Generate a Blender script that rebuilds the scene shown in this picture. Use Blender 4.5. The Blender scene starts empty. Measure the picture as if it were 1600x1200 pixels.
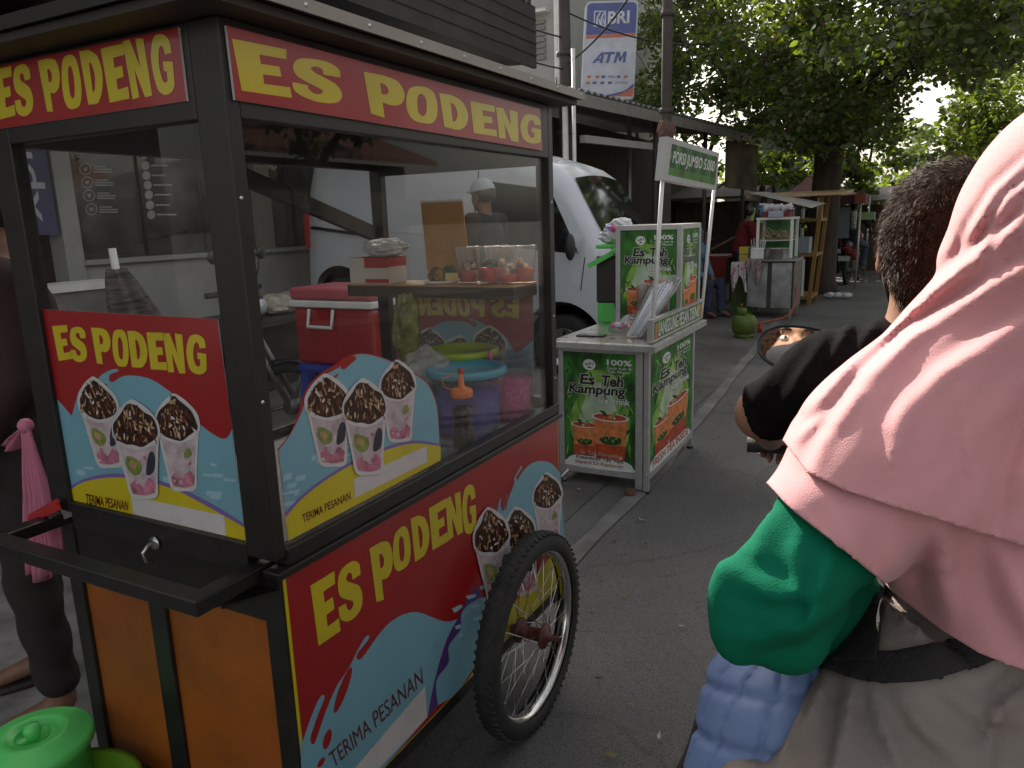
import bpy, bmesh, math, random
import numpy as np
from math import sin, cos, pi, radians
from mathutils import Vector, Matrix
from mathutils.geometry import tessellate_polygon
random.seed(7); RNG = np.random.default_rng(5)
S = bpy.context.scene; COL = S.collection

# ---------------------------------------------------------------- camera
YAW, PITCH, ROLL = radians(-28.288), radians(-12.275), radians(-1.839)
FPX = 1176.64                                   # focal length in pixels of a 1600 px wide picture
CAMP = np.array([0., 0., 1.5])
_f = np.array([sin(YAW)*cos(PITCH), cos(YAW)*cos(PITCH), sin(PITCH)])
_r = np.array([cos(YAW), -sin(YAW), 0.]); _u = np.cross(_r, _f)
_r, _u = cos(ROLL)*_r + sin(ROLL)*_u, -sin(ROLL)*_r + cos(ROLL)*_u
cd = bpy.data.cameras.new('camera'); cam = bpy.data.objects.new('camera', cd); COL.objects.link(cam)
cam.matrix_world = Matrix(((_r[0], _u[0], -_f[0], 0), (_r[1], _u[1], -_f[1], 0), (_r[2], _u[2], -_f[2], 1.5), (0, 0, 0, 1)))
cd.sensor_width = 36; cd.lens = FPX/1600*36; cd.clip_start = .02; cd.clip_end = 1000
S.camera = cam

# ---------------------------------------------------------------- sky, sun, exposure
SUN_AZ, SUN_EL = radians(-49.0), radians(34.5)  # azimuth from +Y towards +X
w = bpy.data.worlds.new('World'); S.world = w; w.use_nodes = True
nt = w.node_tree; bg = nt.nodes['Background']
sk = nt.nodes.new('ShaderNodeTexSky'); sk.sky_type = 'NISHITA'; sk.sun_disc = False
sk.sun_elevation = SUN_EL; sk.sun_rotation = SUN_AZ; sk.dust_density = 3.5; sk.air_density = 1.0; sk.ozone_density = 1.0
hs = nt.nodes.new('ShaderNodeHueSaturation'); hs.inputs['Saturation'].default_value = .40
wm = nt.nodes.new('ShaderNodeMix'); wm.data_type = 'RGBA'; wm.blend_type = 'MULTIPLY'; wm.inputs[0].default_value = 1
wm.inputs[7].default_value = (1.0, .955, .88, 1)
nt.links.new(sk.outputs[0], hs.inputs['Color']); nt.links.new(hs.outputs[0], wm.inputs[6]); nt.links.new(wm.outputs[2], bg.inputs[0])
bg.inputs[1].default_value = .10
sl = bpy.data.lights.new('sun', 'SUN'); sl.energy = 3.3; sl.angle = radians(.5); sl.color = (1, .93, .82)
so = bpy.data.objects.new('sun', sl); COL.objects.link(so)
SUND = Vector((sin(SUN_AZ)*cos(SUN_EL), cos(SUN_AZ)*cos(SUN_EL), sin(SUN_EL)))
so.rotation_euler = SUND.to_track_quat('Z', 'Y').to_euler(); so.location = (-6, 6, 8)
S.view_settings.view_transform = 'Standard'; S.view_settings.look = 'None'
S.view_settings.exposure = 1.50; S.view_settings.gamma = 1

S.cycles.transparent_max_bounces = 32; S.cycles.max_bounces = 10; S.cycles.transmission_bounces = 8

# ---------------------------------------------------------------- where a thing stands
def ray(px, py): return _f + _r*(px-800)/FPX - _u*(py-600)/FPX
def on(ax, v, px, py):
    d = ray(px, py); return CAMP + d*((v-CAMP[ax])/d[ax])
def dep(px, py, d): return CAMP + ray(px, py)*d
def V(*a): return Vector(a)

# ---------------------------------------------------------------- materials
MATS = {}
def M(name, col, rough=.6, metal=0., var=.12, scale=6., bump=0., bscale=80., spec=.5, coat=0., trans=0., stretch=None, dirt=0., dirtcol=(.05, .045, .04)):
    if name in MATS: return MATS[name]
    m = bpy.data.materials.new(name); m.use_nodes = True; n = m.node_tree; L = n.links
    b = n.nodes['Principled BSDF']; b.inputs['Roughness'].default_value = rough; b.inputs['Metallic'].default_value = metal
    b.inputs['Specular IOR Level'].default_value = spec; b.inputs['Coat Weight'].default_value = coat
    b.inputs['Coat Roughness'].default_value = .08
    if trans: b.inputs['Transmission Weight'].default_value = trans
    tc = n.nodes.new('ShaderNodeTexCoord'); src = tc.outputs['Object']
    if stretch:
        mp = n.nodes.new('ShaderNodeMapping'); mp.inputs['Scale'].default_value = stretch; L.new(src, mp.inputs[0]); src = mp.outputs[0]
    nz = n.nodes.new('ShaderNodeTexNoise'); nz.inputs['Scale'].default_value = scale; nz.inputs['Detail'].default_value = 6
    L.new(src, nz.inputs['Vector'])
    mx = n.nodes.new('ShaderNodeMix'); mx.data_type = 'RGBA'
    rp = n.nodes.new('ShaderNodeMapRange'); rp.inputs[1].default_value = .3; rp.inputs[2].default_value = .7
    L.new(nz.outputs[0], rp.inputs[0]); L.new(rp.outputs[0], mx.inputs[0])
    c = np.array(col[:3]); lo = np.clip(c*(1-var), 0, 1); hi = np.clip(c*(1+var), 0, 1)
    mx.inputs[6].default_value = (*lo, 1); mx.inputs[7].default_value = (*hi, 1)
    out = mx.outputs[2]
    if dirt:
        n2 = n.nodes.new('ShaderNodeTexNoise'); n2.inputs['Scale'].default_value = scale*2.3; n2.inputs['Detail'].default_value = 9; n2.inputs['Roughness'].default_value = .7
        L.new(tc.outputs['Object'], n2.inputs['Vector'])
        r2 = n.nodes.new('ShaderNodeMapRange'); r2.inputs[1].default_value = .5; r2.inputs[2].default_value = .75; r2.inputs[4].default_value = dirt
        L.new(n2.outputs[0], r2.inputs[0])
        m2 = n.nodes.new('ShaderNodeMix'); m2.data_type = 'RGBA'; L.new(r2.outputs[0], m2.inputs[0]); L.new(out, m2.inputs[6]); m2.inputs[7].default_value = (*dirtcol, 1)
        out = m2.outputs[2]
    L.new(out, b.inputs['Base Color'])
    rr = n.nodes.new('ShaderNodeMapRange'); rr.inputs[3].default_value = max(0, rough-.06); rr.inputs[4].default_value = min(1, rough+.08)
    L.new(nz.outputs[0], rr.inputs[0]); L.new(rr.outputs[0], b.inputs['Roughness'])
    if bump:
        nb = n.nodes.new('ShaderNodeTexNoise'); nb.inputs['Scale'].default_value = bscale; nb.inputs['Detail'].default_value = 5
        L.new(src, nb.inputs['Vector'])
        bp = n.nodes.new('ShaderNodeBump'); bp.inputs['Strength'].default_value = bump; bp.inputs['Distance'].default_value = .01
        L.new(nb.outputs[0], bp.inputs['Height']); L.new(bp.outputs[0], b.inputs['Normal'])
    MATS[name] = m; return m
def glass_mat(name, tint=(1, 1, 1), ior=1.5, haze=.02, rough=0.0):
    if name in MATS: return MATS[name]
    m = bpy.data.materials.new(name); m.use_nodes = True; n = m.node_tree; L = n.links
    for x in list(n.nodes): n.nodes.remove(x)
    o = n.nodes.new('ShaderNodeOutputMaterial'); t = n.nodes.new('ShaderNodeBsdfTransparent'); t.inputs[0].default_value = (*tint, 1)
    g = n.nodes.new('ShaderNodeBsdfGlossy'); g.inputs['Roughness'].default_value = rough
    d = n.nodes.new('ShaderNodeBsdfDiffuse'); d.inputs[0].default_value = (.6, .57, .53, 1)
    lw = n.nodes.new('ShaderNodeLayerWeight'); lw.inputs[0].default_value = .5
    pw = n.nodes.new('ShaderNodeMath'); pw.operation = 'POWER'; pw.inputs[1].default_value = 5; L.new(lw.outputs['Facing'], pw.inputs[0])
    fr = n.nodes.new('ShaderNodeMath'); fr.operation = 'MULTIPLY_ADD'; fr.inputs[1].default_value = .93; fr.inputs[2].default_value = ior-1.46; L.new(pw.outputs[0], fr.inputs[0])
    tc = n.nodes.new('ShaderNodeTexCoord'); nz = n.nodes.new('ShaderNodeTexNoise'); nz.inputs['Scale'].default_value = 5; nz.inputs['Detail'].default_value = 8
    L.new(tc.outputs['Object'], nz.inputs[0])
    mr = n.nodes.new('ShaderNodeMapRange'); mr.inputs[1].default_value = .35; mr.inputs[2].default_value = .75; mr.inputs[3].default_value = haze*.4; mr.inputs[4].default_value = haze*1.8
    L.new(nz.outputs[0], mr.inputs[0])
    a = n.nodes.new('ShaderNodeMixShader'); b = n.nodes.new('ShaderNodeMixShader')
    L.new(mr.outputs[0], a.inputs[0]); L.new(t.outputs[0], a.inputs[1]); L.new(d.outputs[0], a.inputs[2])
    L.new(fr.outputs[0], b.inputs[0]); L.new(a.outputs[0], b.inputs[1]); L.new(g.outputs[0], b.inputs[2]); L.new(b.outputs[0], o.inputs[0])
    MATS[name] = m; return m

# ---------------------------------------------------------------- mesh builder
class MB:
    def __init__(s): s.v = []; s.f = []; s.m = []; s.mats = []; s.sm = []
    def mi(s, m):
        if m not in s.mats: s.mats.append(m)
        return s.mats.index(m)
    def add(s, vs, fs, m, smooth=False):
        o = len(s.v); s.v += [tuple(map(float, v)) for v in vs]; i = s.mi(m)
        for f in fs: s.f.append([k+o for k in f]); s.m.append(i); s.sm.append(smooth)
        return s
    def box(s, lo, hi, m, rot=0, piv=None):
        x0, y0, z0 = lo; x1, y1, z1 = hi
        vs = [(x0, y0, z0), (x1, y0, z0), (x1, y1, z0), (x0, y1, z0), (x0, y0, z1), (x1, y0, z1), (x1, y1, z1), (x0, y1, z1)]
        if rot:
            p = piv or ((x0+x1)/2, (y0+y1)/2); c_, s_ = cos(rot), sin(rot)
            vs = [(p[0]+(x-p[0])*c_-(y-p[1])*s_, p[1]+(x-p[0])*s_+(y-p[1])*c_, z) for x, y, z in vs]
        return s.add(vs, [(0, 3, 2, 1), (4, 5, 6, 7), (0, 1, 5, 4), (1, 2, 6, 5), (2, 3, 7, 6), (3, 0, 4, 7)], m)
    def bar(s, a, b, wx, m, wy=None, up=(0, 0, 1)):
        a = Vector(a); b = Vector(b); d = (b-a).normalized(); u = Vector(up)
        if abs(d.dot(u)) > .95: u = Vector((0, 1, 0))
        x = d.cross(u).normalized(); y = x.cross(d).normalized(); wy = wy or wx
        vs = [p + x*sx*wx/2 + y*sy*wy/2 for p in (a, b) for sx, sy in ((-1, -1), (1, -1), (1, 1), (-1, 1))]
        return s.add(vs, [(0, 1, 2, 3), (7, 6, 5, 4), (0, 4, 5, 1), (1, 5, 6, 2), (2, 6, 7, 3), (3, 7, 4, 0)], m)
    def tube(s, pts, rad, m, n=10, cap=True, closed=False):
        pts = [Vector(p) for p in pts]; k = len(pts)
        if not hasattr(rad, '__len__'): rad = [rad]*k
        vs = []; u = None
        for i, p in enumerate(pts):
            if closed: d = pts[(i+1) % k]-pts[i-1]
            else: d = pts[min(i+1, k-1)]-pts[max(i-1, 0)]
            d = d.normalized() if d.length > 1e-9 else Vector((0, 0, 1))
            if u is None:
                u = Vector((0, 0, 1)) if abs(d.z) < .9 else Vector((1, 0, 0))
            u = (u - d*u.dot(d)).normalized(); q = d.cross(u)
            vs += [p + (u*cos(2*pi*j/n) + q*sin(2*pi*j/n))*rad[i] for j in range(n)]
        fs = []
        for i in range(k if closed else k-1):
            a = i*n; b = ((i+1) % k)*n
            fs += [(a+j, a+(j+1) % n, b+(j+1) % n, b+j) for j in range(n)]
        s.add(vs, fs, m, True)
        if cap and not closed:
            o = len(s.v)-k*n; i = s.mi(m)
            s.f += [[o+j for j in range(n)][::-1], [o+(k-1)*n+j for j in range(n)]]; s.m += [i, i]; s.sm += [False, False]
        return s
    def lathe(s, prof, m, c=(0, 0, 0), axis=(0, 0, 1), n=24, smooth=True, sx=1, arc=1.0):
        ax = Vector(axis).normalized(); u = Vector((1, 0, 0)) if abs(ax.x) < .9 else Vector((0, 1, 0))
        u = (u-ax*u.dot(ax)).normalized(); w_ = ax.cross(u); c = Vector(c); vs = []; k = len(prof)
        for r, h in prof: vs += [c + ax*h + (u*cos(2*pi*j/n)*sx + w_*sin(2*pi*j/n))*r for j in range(n)]
        fs = [(i*n+j, i*n+(j+1) % n, (i+1)*n+(j+1) % n, (i+1)*n+j) for i in range(k-1) for j in range(int(n*arc))]
        return s.add(vs, fs, m, smooth)
    def ball(s, c, r, m, n=14, sc=(1, 1, 1)):
        k = max(5, n//2); pr = [(max(1e-4, sin(pi*i/k)), -cos(pi*i/k)) for i in range(k+1)]
        vs = []
        for a, h in pr: vs += [(c[0]+a*cos(2*pi*j/n)*r*sc[0], c[1]+a*sin(2*pi*j/n)*r*sc[1], c[2]+h*r*sc[2]) for j in range(n)]
        return s.add(vs, [(i*n+j, i*n+(j+1) % n, (i+1)*n+(j+1) % n, (i+1)*n+j) for i in range(k) for j in range(n)], m, True)
    def prism(s, poly, d, m, smooth=False):
        """poly: list of 3D points (planar); d: offset vector"""
        poly = [Vector(p) for p in poly]; d = Vector(d); n = len(poly)
        t = tessellate_polygon([poly]); vs = poly+[p+d for p in poly]
        fs = [tuple(x) for x in t] + [tuple(i+n for i in x)[::-1] for x in t] + [(i, (i+1) % n, (i+1) % n+n, i+n) for i in range(n)]
        return s.add(vs, fs, m, smooth)
    def grid(s, fn, nu, nv, m, closed=False, smooth=True):
        vs = [fn(i/(nu-1) if not closed else i/nu, j/(nv-1)) for j in range(nv) for i in range(nu)]
        fs = [(j*nu+i, j*nu+(i+1) % nu, (j+1)*nu+(i+1) % nu, (j+1)*nu+i) for j in range(nv-1) for i in range(nu if closed else nu-1)]
        return s.add(vs, fs, m, smooth)
    def arr(s, vs, fs, m, smooth=True):
        return s.add(vs.tolist() if hasattr(vs, 'tolist') else vs, fs.tolist() if hasattr(fs, 'tolist') else fs, m, smooth)
    def build(s, name, parent=None, bevel=0, seg=2, fixn=True, weld=False, solid=0, sub=0):
        me = bpy.data.meshes.new(name); me.from_pydata(s.v, [], s.f)
        for m in s.mats: me.materials.append(m)
        me.polygons.foreach_set('material_index', s.m); me.polygons.foreach_set('use_smooth', s.sm)
        if fixn or weld:
            b = bmesh.new(); b.from_mesh(me)
            if weld: bmesh.ops.remove_doubles(b, verts=b.verts, dist=1e-5)
            if fixn: bmesh.ops.recalc_face_normals(b, faces=b.faces)
            b.to_mesh(me); b.free()
        me.update(); o = bpy.data.objects.new(name, me); COL.objects.link(o)
        if parent is not None:
            o.parent = parent; o.matrix_parent_inverse = parent.matrix_world.inverted() if parent.type == 'MESH' else Matrix.Translation(-parent.location)
        if solid:
            k = o.modifiers.new('solid', 'SOLIDIFY'); k.thickness = solid; k.offset = 0
        if sub:
            k = o.modifiers.new('sub', 'SUBSURF'); k.levels = sub; k.render_levels = sub
        if bevel:
            k = o.modifiers.new('bevel', 'BEVEL'); k.width = bevel; k.segments = seg; k.limit_method = 'ANGLE'; k.angle_limit = radians(40)
        return o
def tag(o, label=None, cat=None, group=None, kind=None):
    for k, v in (('label', label), ('category', cat), ('group', group), ('kind', kind)):
        if v: o[k] = v
    return o
def thing(name, loc, label, cat, group=None):
    o = bpy.data.objects.new(name, None); COL.objects.link(o); o.location = loc; o.empty_display_size = .1
    return tag(o, label, cat, group)
def copy_tree(o, parent=None):
    c = o.copy(); COL.objects.link(c)
    if parent is not None: c.parent = parent
    for ch in list(o.children): copy_tree(ch, c)
    return c
def bez(pts, k=6, closed=True):
    """Catmull-Rom through 2D/3D points; a point with a trailing True is a sharp corner"""
    P_ = [np.array(p[:2] if isinstance(p[-1], bool) else p, float) for p in pts]; C = [isinstance(p[-1], bool) for p in pts]
    n = len(P_); out = []
    for i in range(n if closed else n-1):
        a, b = P_[i], P_[(i+1) % n]
        if closed: pa, nb = P_[i-1], P_[(i+2) % n]
        else: pa, nb = P_[max(i-1, 0)], P_[min(i+2, n-1)]
        if C[i]: pa = a
        if C[(i+1) % n]: nb = b
        if C[i] and C[(i+1) % n]: out.append(a); continue
        for j in range(k):
            t = j/k
            out.append(.5*((2*a)+(-pa+b)*t+(2*pa-5*a+4*b-nb)*t*t+(-pa+3*a-3*b+nb)*t**3))
    if not closed: out.append(P_[-1])
    return out

# ---------------------------------------------------------------- signed distance bodies -> one continuous surface
def nets(f, lo, hi, h):
    lo = np.array(lo, float); hi = np.array(hi, float); n = np.ceil((hi-lo)/h).astype(int)+1
    ax = [lo[i]+np.arange(n[i])*h for i in range(3)]
    c4 = 5; nc_ = [int(math.ceil((k-1)/c4))+1 for k in n]
    axc = [lo[i]+np.arange(nc_[i])*h*c4 for i in range(3)]; Gc = np.stack(np.meshgrid(*axc, indexing='ij'), -1); Dc = f(Gc.reshape(-1, 3)).reshape(nc_)
    near = np.abs(Dc) < h*c4*1.5+.012; D = np.kron(Dc, np.ones((c4, c4, c4)))
    nr_ = near.copy()                      # a block is refined when any of its corners is near the surface
    for sh in [(a, b, c) for a in (0, 1) for b in (0, 1) for c in (0, 1)]:
        m_ = near[sh[0]:, sh[1]:, sh[2]:]; nr_[:m_.shape[0], :m_.shape[1], :m_.shape[2]] |= m_
    R_ = np.kron(nr_, np.ones((c4, c4, c4), bool))[:n[0], :n[1], :n[2]].astype(bool); D = D[:n[0], :n[1], :n[2]].copy()
    ii = np.argwhere(R_); D[R_] = f(lo+ii*h)
    sg = D < 0; c = [slice(None, -1), slice(1, None)]
    acc = np.zeros((*(n-1), 3)); cnt = np.zeros(n-1)
    cor = [(i, j, k) for i in (0, 1) for j in (0, 1) for k in (0, 1)]
    for a in cor:
        for ax_ in range(3):
            if a[ax_]: continue
            b = list(a); b[ax_] = 1
            da = D[c[a[0]], c[a[1]], c[a[2]]]; db = D[c[b[0]], c[b[1]], c[b[2]]]
            m = (da < 0) != (db < 0); t = np.where(m, da/np.where(m, da-db, 1), 0)
            off = np.array(a, float)[None, None, None]+np.zeros((*m.shape, 3)); off[..., ax_] += t
            acc += off*m[..., None]; cnt += m
    use = cnt > 0; idx = -np.ones(n-1, int); idx[use] = np.arange(use.sum())
    base = np.stack(np.meshgrid(*[np.arange(k-1) for k in n], indexing='ij'), -1)[use]
    vs = lo+(base+acc[use]/cnt[use][:, None])*h; F = []
    for ax_ in range(3):
        o1, o2 = (ax_+1) % 3, (ax_+2) % 3
        sa = [slice(1, -1)]*3; sa[ax_] = slice(None, -1); sb = list(sa); sb[ax_] = slice(1, None)
        A, B = sg[tuple(sa)], sg[tuple(sb)]; w_ = np.argwhere(A != B)
        if not len(w_): continue
        dirn = A[tuple(w_.T)]; q = w_.copy(); q[:, o1] += 1; q[:, o2] += 1
        def cell(d1, d2):
            r = q.copy(); r[:, o1] -= d1; r[:, o2] -= d2; return idx[tuple(r.T)]
        quad = np.stack([cell(0, 0), cell(1, 0), cell(1, 1), cell(0, 1)], 1)
        quad[~dirn] = quad[~dirn][:, ::-1]; F.append(quad)
    F = np.concatenate(F); F = F[(F >= 0).all(1)]
    return vs, F
def clip(vs, F, g):
    """cut a quad/triangle surface along g = 0, keeping g < 0, with a clean edge"""
    T3 = np.concatenate([F[:, [0, 1, 2]], F[:, [0, 2, 3]]]) if F.shape[1] == 4 else F
    G_ = g(vs); ins = G_ < 0; k = ins[T3].sum(1); keep = T3[k == 3]; out = [keep]; V_ = [vs]; base = len(vs); new = []; cache = {}
    def cutp(a, b):
        nonlocal base
        key = (a, b) if a < b else (b, a)
        if key not in cache:
            t = G_[a]/(G_[a]-G_[b]); new.append(vs[a]*(1-t)+vs[b]*t); cache[key] = base; base += 1
        return cache[key]
    ex_ = []
    for t in T3[(k > 0) & (k < 3)]:
        t = list(t); kk = int(ins[t].sum())
        while not (ins[t[0]] == (kk == 1) and ins[t[1]] == (kk == 2) and ins[t[2]] == (kk == 2)): t = t[1:]+t[:1]
        a, b, c = t; p, q = cutp(a, b), cutp(a, c)
        ex_ += [(a, p, q)] if kk == 1 else [(p, b, c), (p, c, q)]
    if new: V_.append(np.array(new)); out.append(np.array(ex_))
    V_ = np.concatenate(V_); T3 = np.concatenate(out); us_, inv = np.unique(T3, return_inverse=True)
    return V_[us_], inv.reshape(-1, 3)
def relax(vs, F, it=2, w=.5):
    e = np.concatenate([F[:, [i, (i+1) % F.shape[1]]] for i in range(F.shape[1])]); 
    for _ in range(it):
        s_ = np.zeros_like(vs); c_ = np.zeros(len(vs)); np.add.at(s_, e[:, 0], vs[e[:, 1]]); np.add.at(s_, e[:, 1], vs[e[:, 0]]); np.add.at(c_, e[:, 0], 1); np.add.at(c_, e[:, 1], 1)
        vs = vs*(1-w)+s_/np.maximum(c_, 1)[:, None]*w
    return vs
def smooth_rim(vs, F, it=8, w=.5):
    e = np.sort(np.concatenate([F[:, [0, 1]], F[:, [1, 2]], F[:, [2, 0]]]), 1); u_, c_ = np.unique(e, axis=0, return_counts=True); b = u_[c_ == 1]
    for _ in range(it):
        s_ = np.zeros_like(vs); n_ = np.zeros(len(vs)); np.add.at(s_, b[:, 0], vs[b[:, 1]]); np.add.at(s_, b[:, 1], vs[b[:, 0]]); np.add.at(n_, b[:, 0], 1); np.add.at(n_, b[:, 1], 1)
        m = n_ == 2; vs = vs.copy(); vs[m] = vs[m]*(1-w)+s_[m]/2*w
    return vs
def cap_(p, a, b, ra, rb):
    a = np.array(a, float); b = np.array(b, float); d = b-a; t = np.clip((p-a)@d/max(d@d, 1e-12), 0, 1)
    return np.linalg.norm(p-(a+t[:, None]*d), axis=1)-(ra+(rb-ra)*t)
def ell_(p, c, r):
    q = (p-np.array(c, float)); r = np.array(r, float); k0 = np.linalg.norm(q/r, axis=1); k1 = np.linalg.norm(q/r**2, axis=1)+1e-9
    return k0*(k0-1)/k1
def smin(*a, k=.03):
    r = a[0]
    for b in a[1:]:
        h = np.clip(.5+.5*(b-r)/k, 0, 1); r = b*(1-h)+r*h-k*h*(1-h)
    return r
def smax(a, b, k=.02): return -smin(-a, -b, k=k)
def march(f, o, d, t0=.2, t1=4, n=80):
    o = np.array(o, float); d = np.array(d, float); d = d/np.linalg.norm(d); t = t0
    for i in range(n):
        s_ = float(f((o+d*t)[None])[0])
        if s_ < 3e-4: break
        t += s_*.8
        if t > t1: return None
    return o+d*t
def march_many(f, o, d, t, n=60):
    """o,d arrays; walk inwards from t along d"""
    t = t.copy()
    for i in range(n): t += np.clip(f(o+d*t[:, None]), -.02, .05)*.7
    return o+d*t[:, None]
# ---------------------------------------------------------------- lettering and printed art (flat, on real panels)
GL = {}
T = True
GL['E'] = [[(.06, 0, T), (1, .03, T), (.98, .24, T), (.5, .21, T), (.5, .4, T), (.84, .42, T), (.82, .62, T), (.48, .6, T), (.47, .78, T), (.96, .8, T), (.98, 1, T), (0, .98, T)]]
GL['S'] = [[(.97, .70, T), (.95, .88), (.75, .99), (.45, 1), (.13, .92), (.02, .7), (.1, .5), (.35, .39), (.58, .31), (.6, .23), (.48, .17), (.35, .22), (.31, .33, T), (0, .32, T), (.04, .12), (.28, .01), (.6, 0), (.9, .1), (1, .3), (.9, .5), (.66, .61), (.44, .69), (.38, .77), (.48, .83), (.6, .8), (.64, .68, T)]]
GL['P'] = [[(0, .98, T), (.5, 1, T), (.85, .94), (1, .69), (.9, .44), (.66, .34), (.42, .36, T), (.44, 0, T), (.1, .02, T)], [(.40, .8, T), (.52, .79), (.6, .68), (.54, .57), (.41, .55, T)]]
GL['O'] = [[(.5, 1), (.14, .92), (0, .6), (.02, .25), (.2, .04), (.52, 0), (.84, .06), (.99, .32), (.97, .68), (.82, .93)], [(.5, .8), (.62, .68), (.65, .45), (.6, .25), (.5, .19), (.38, .27), (.35, .5), (.38, .72)]]
GL['D'] = [[(0, .98, T), (.42, 1, T), (.8, .88), (1, .55), (.93, .22), (.7, .03), (.5, 0, T), (.08, .01, T)], [(.38, .77, T), (.52, .72), (.61, .5), (.54, .27), (.42, .22, T)]]
GL['N'] = [[(0, .98, T), (.33, 1, T), (.64, .5, T), (.6, 1, T), (.97, .98, T), (1, .01, T), (.66, 0, T), (.35, .5, T), (.38, .02, T), (.06, 0, T)]]
GL['G'] = [[(.99, .68, T), (.92, .9), (.62, 1), (.25, .95), (.03, .68), (0, .4), (.12, .1), (.45, 0), (.8, .03), (.99, .14, T), (1, .53, T), (.54, .55, T), (.54, .39, T), (.67, .38, T), (.66, .22, T), (.48, .2), (.37, .32), (.34, .52), (.41, .73), (.53, .81), (.64, .76), (.67, .66, T)]]
def qmap(q):
    q = [np.array(a, float) for a in q]           # TL, TR, BR, BL
    return lambda u, v: (q[3]*(1-u)+q[2]*u)*(1-v)+(q[0]*(1-u)+q[1]*u)*v
class Art:
    """writes flat shapes on a plane; to3(px,py)->3D point, n = outward normal"""
    def __init__(s, mb, to3, n, step=.00025): s.mb = mb; s.to3 = to3; s.n = np.array(n, float); s.step = step
    def poly(s, loops, m, layer):
        if not isinstance(loops[0], list): loops = [loops]
        L3 = [[Vector(s.to3(*p[:2])+s.n*(layer*s.step)) for p in lp] for lp in loops]
        # tessellate in a local 2D frame
        o = L3[0][0]; nn = Vector(s.n); ex = (nn.orthogonal()).normalized(); ey = nn.cross(ex)
        L2 = [[Vector(((p-o).dot(ex), (p-o).dot(ey), 0)) for p in lp] for lp in L3]
        t = tessellate_polygon(L2); vs = [p for lp in L3 for p in lp]; fs = []
        for a, b, c in t:
            nrm = (vs[b]-vs[a]).cross(vs[c]-vs[a])
            fs.append((a, b, c) if nrm.dot(nn) > 0 else (a, c, b))
        s.mb.add(vs, fs, m)
    def sp(s, pts, m, layer, k=6, closed=True): s.poly([tuple(p) for p in bez(pts, k, closed)], m, layer)
    def glyph(s, ch, q, m, layer):
        mp = qmap(q); s.poly([[tuple(mp(*p)) for p in bez(lp, 5)] for lp in GL[ch]], m, layer)
    def word(s, quads, m, layer, word='ESPODENG'):
        for ch, q in zip(word, quads): s.glyph(ch, q, m, layer)
    def unit(s, q, loops, m, layer, smooth=True):
        mp = qmap(q)
        s.poly([[tuple(mp(*p)) for p in (bez(lp, 4) if smooth else lp)] for lp in loops], m, layer)
    def text(s, txt, q, m, layer, bold=.0, outline=None, ow=.03, shear=0):
        mp = qmap(q)
        if outline:
            v, f, bb = font_mesh(txt, bold+ow, shear); s._t(v, f, bb0(txt, bold, shear), mp, outline, layer)
        v, f, bb = font_mesh(txt, bold, shear); s._t(v, f, bb, mp, m, layer+1)
    def _t(s, v, f, bb, mp, m, layer):
        vs = []
        for x, y in v:
            p = mp((x-bb[0])/(bb[2]-bb[0]), (y-bb[1])/(bb[3]-bb[1])); vs.append(Vector(s.to3(*p)+s.n*(layer*s.step)))
        fs = []; nn = Vector(s.n)
        for t in f:
            nrm = (vs[t[1]]-vs[t[0]]).cross(vs[t[2]]-vs[t[0]]); fs.append(t if nrm.dot(nn) > 0 else t[::-1])
        s.mb.add(vs, fs, m)
FC = {}
def font_mesh(txt, bold=0., shear=0.):
    k = (txt, bold, shear)
    if k in FC: return FC[k]
    c = bpy.data.curves.new('t', 'FONT'); c.body = txt; c.offset = bold; c.shear = shear; c.resolution_u = 3; c.align_x = 'CENTER'; c.space_line = .9
    o = bpy.data.objects.new('t', c); COL.objects.link(o); bpy.context.view_layer.update()
    me = o.to_mesh(); v = [(a.co.x, a.co.y) for a in me.vertices]; f = [tuple(p.vertices) for p in me.polygons]; o.to_mesh_clear()
    bpy.data.objects.remove(o); bpy.data.curves.remove(c)
    bb = (min(a[0] for a in v), min(a[1] for a in v), max(a[0] for a in v), max(a[1] for a in v))
    FC[k] = (v, f, bb); return FC[k]
def bb0(txt, bold, shear): return font_mesh(txt, bold, shear)[2]
def zq(ox, oy, sc):
    """a function that turns quads read off an enlargement into picture coordinates"""
    def f(*pts): return [(ox+p[0]/sc, oy+p[1]/sc) + ((T,) if len(p) > 2 else ()) for p in pts]
    return f
def pal(k=1., add=0.):
    """printed ink colours; a washed set for the sticker's back"""
    t = '' if k == 1 else '_back'
    def c(*a): return tuple(x*k*(.80 if k == 1 else 1)+add for x in a)
    g = dict(rough=.32, coat=.25, var=.08, scale=3, dirt=.22, dirtcol=(.07, .055, .045))
    return dict(red=M('ink_red'+t, c(.36, .006, .008), **g), yel=M('ink_yellow'+t, c(.66, .53, .012), **g), blue=M('ink_blue'+t, c(.20, .43, .52), **g),
                lb=M('ink_ice'+t, c(.36, .58, .68), **g), pur=M('ink_purple'+t, c(.085, .03, .20), **g), lil=M('ink_lilac'+t, c(.22, .14, .42), **g),
                wh=M('ink_white'+t, c(.68, .64, .62), **g), cup=M('ink_cup'+t, c(.55, .44, .46), rough=.35, var=.25, scale=40), pink=M('ink_pink'+t, c(.50, .17, .24), rough=.35, var=.45, scale=60),
                ch=M('ink_chocolate'+t, c(.03, .009, .006), rough=.35, var=.4, scale=90), ch2=M('ink_caramel'+t, c(.16, .055, .025), rough=.35, var=.4, scale=90),
                nut=M('ink_nut'+t, c(.50, .31, .15), rough=.35, var=.2, scale=60), grn=M('ink_green'+t, c(.22, .28, .06), rough=.35, var=.35, scale=60), dk=M('ink_dark'+t, c(.03, .03, .05), rough=.35, var=.3, scale=60),
                txt=M('ink_maroon'+t, c(.13, .006, .006), **g))
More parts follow.
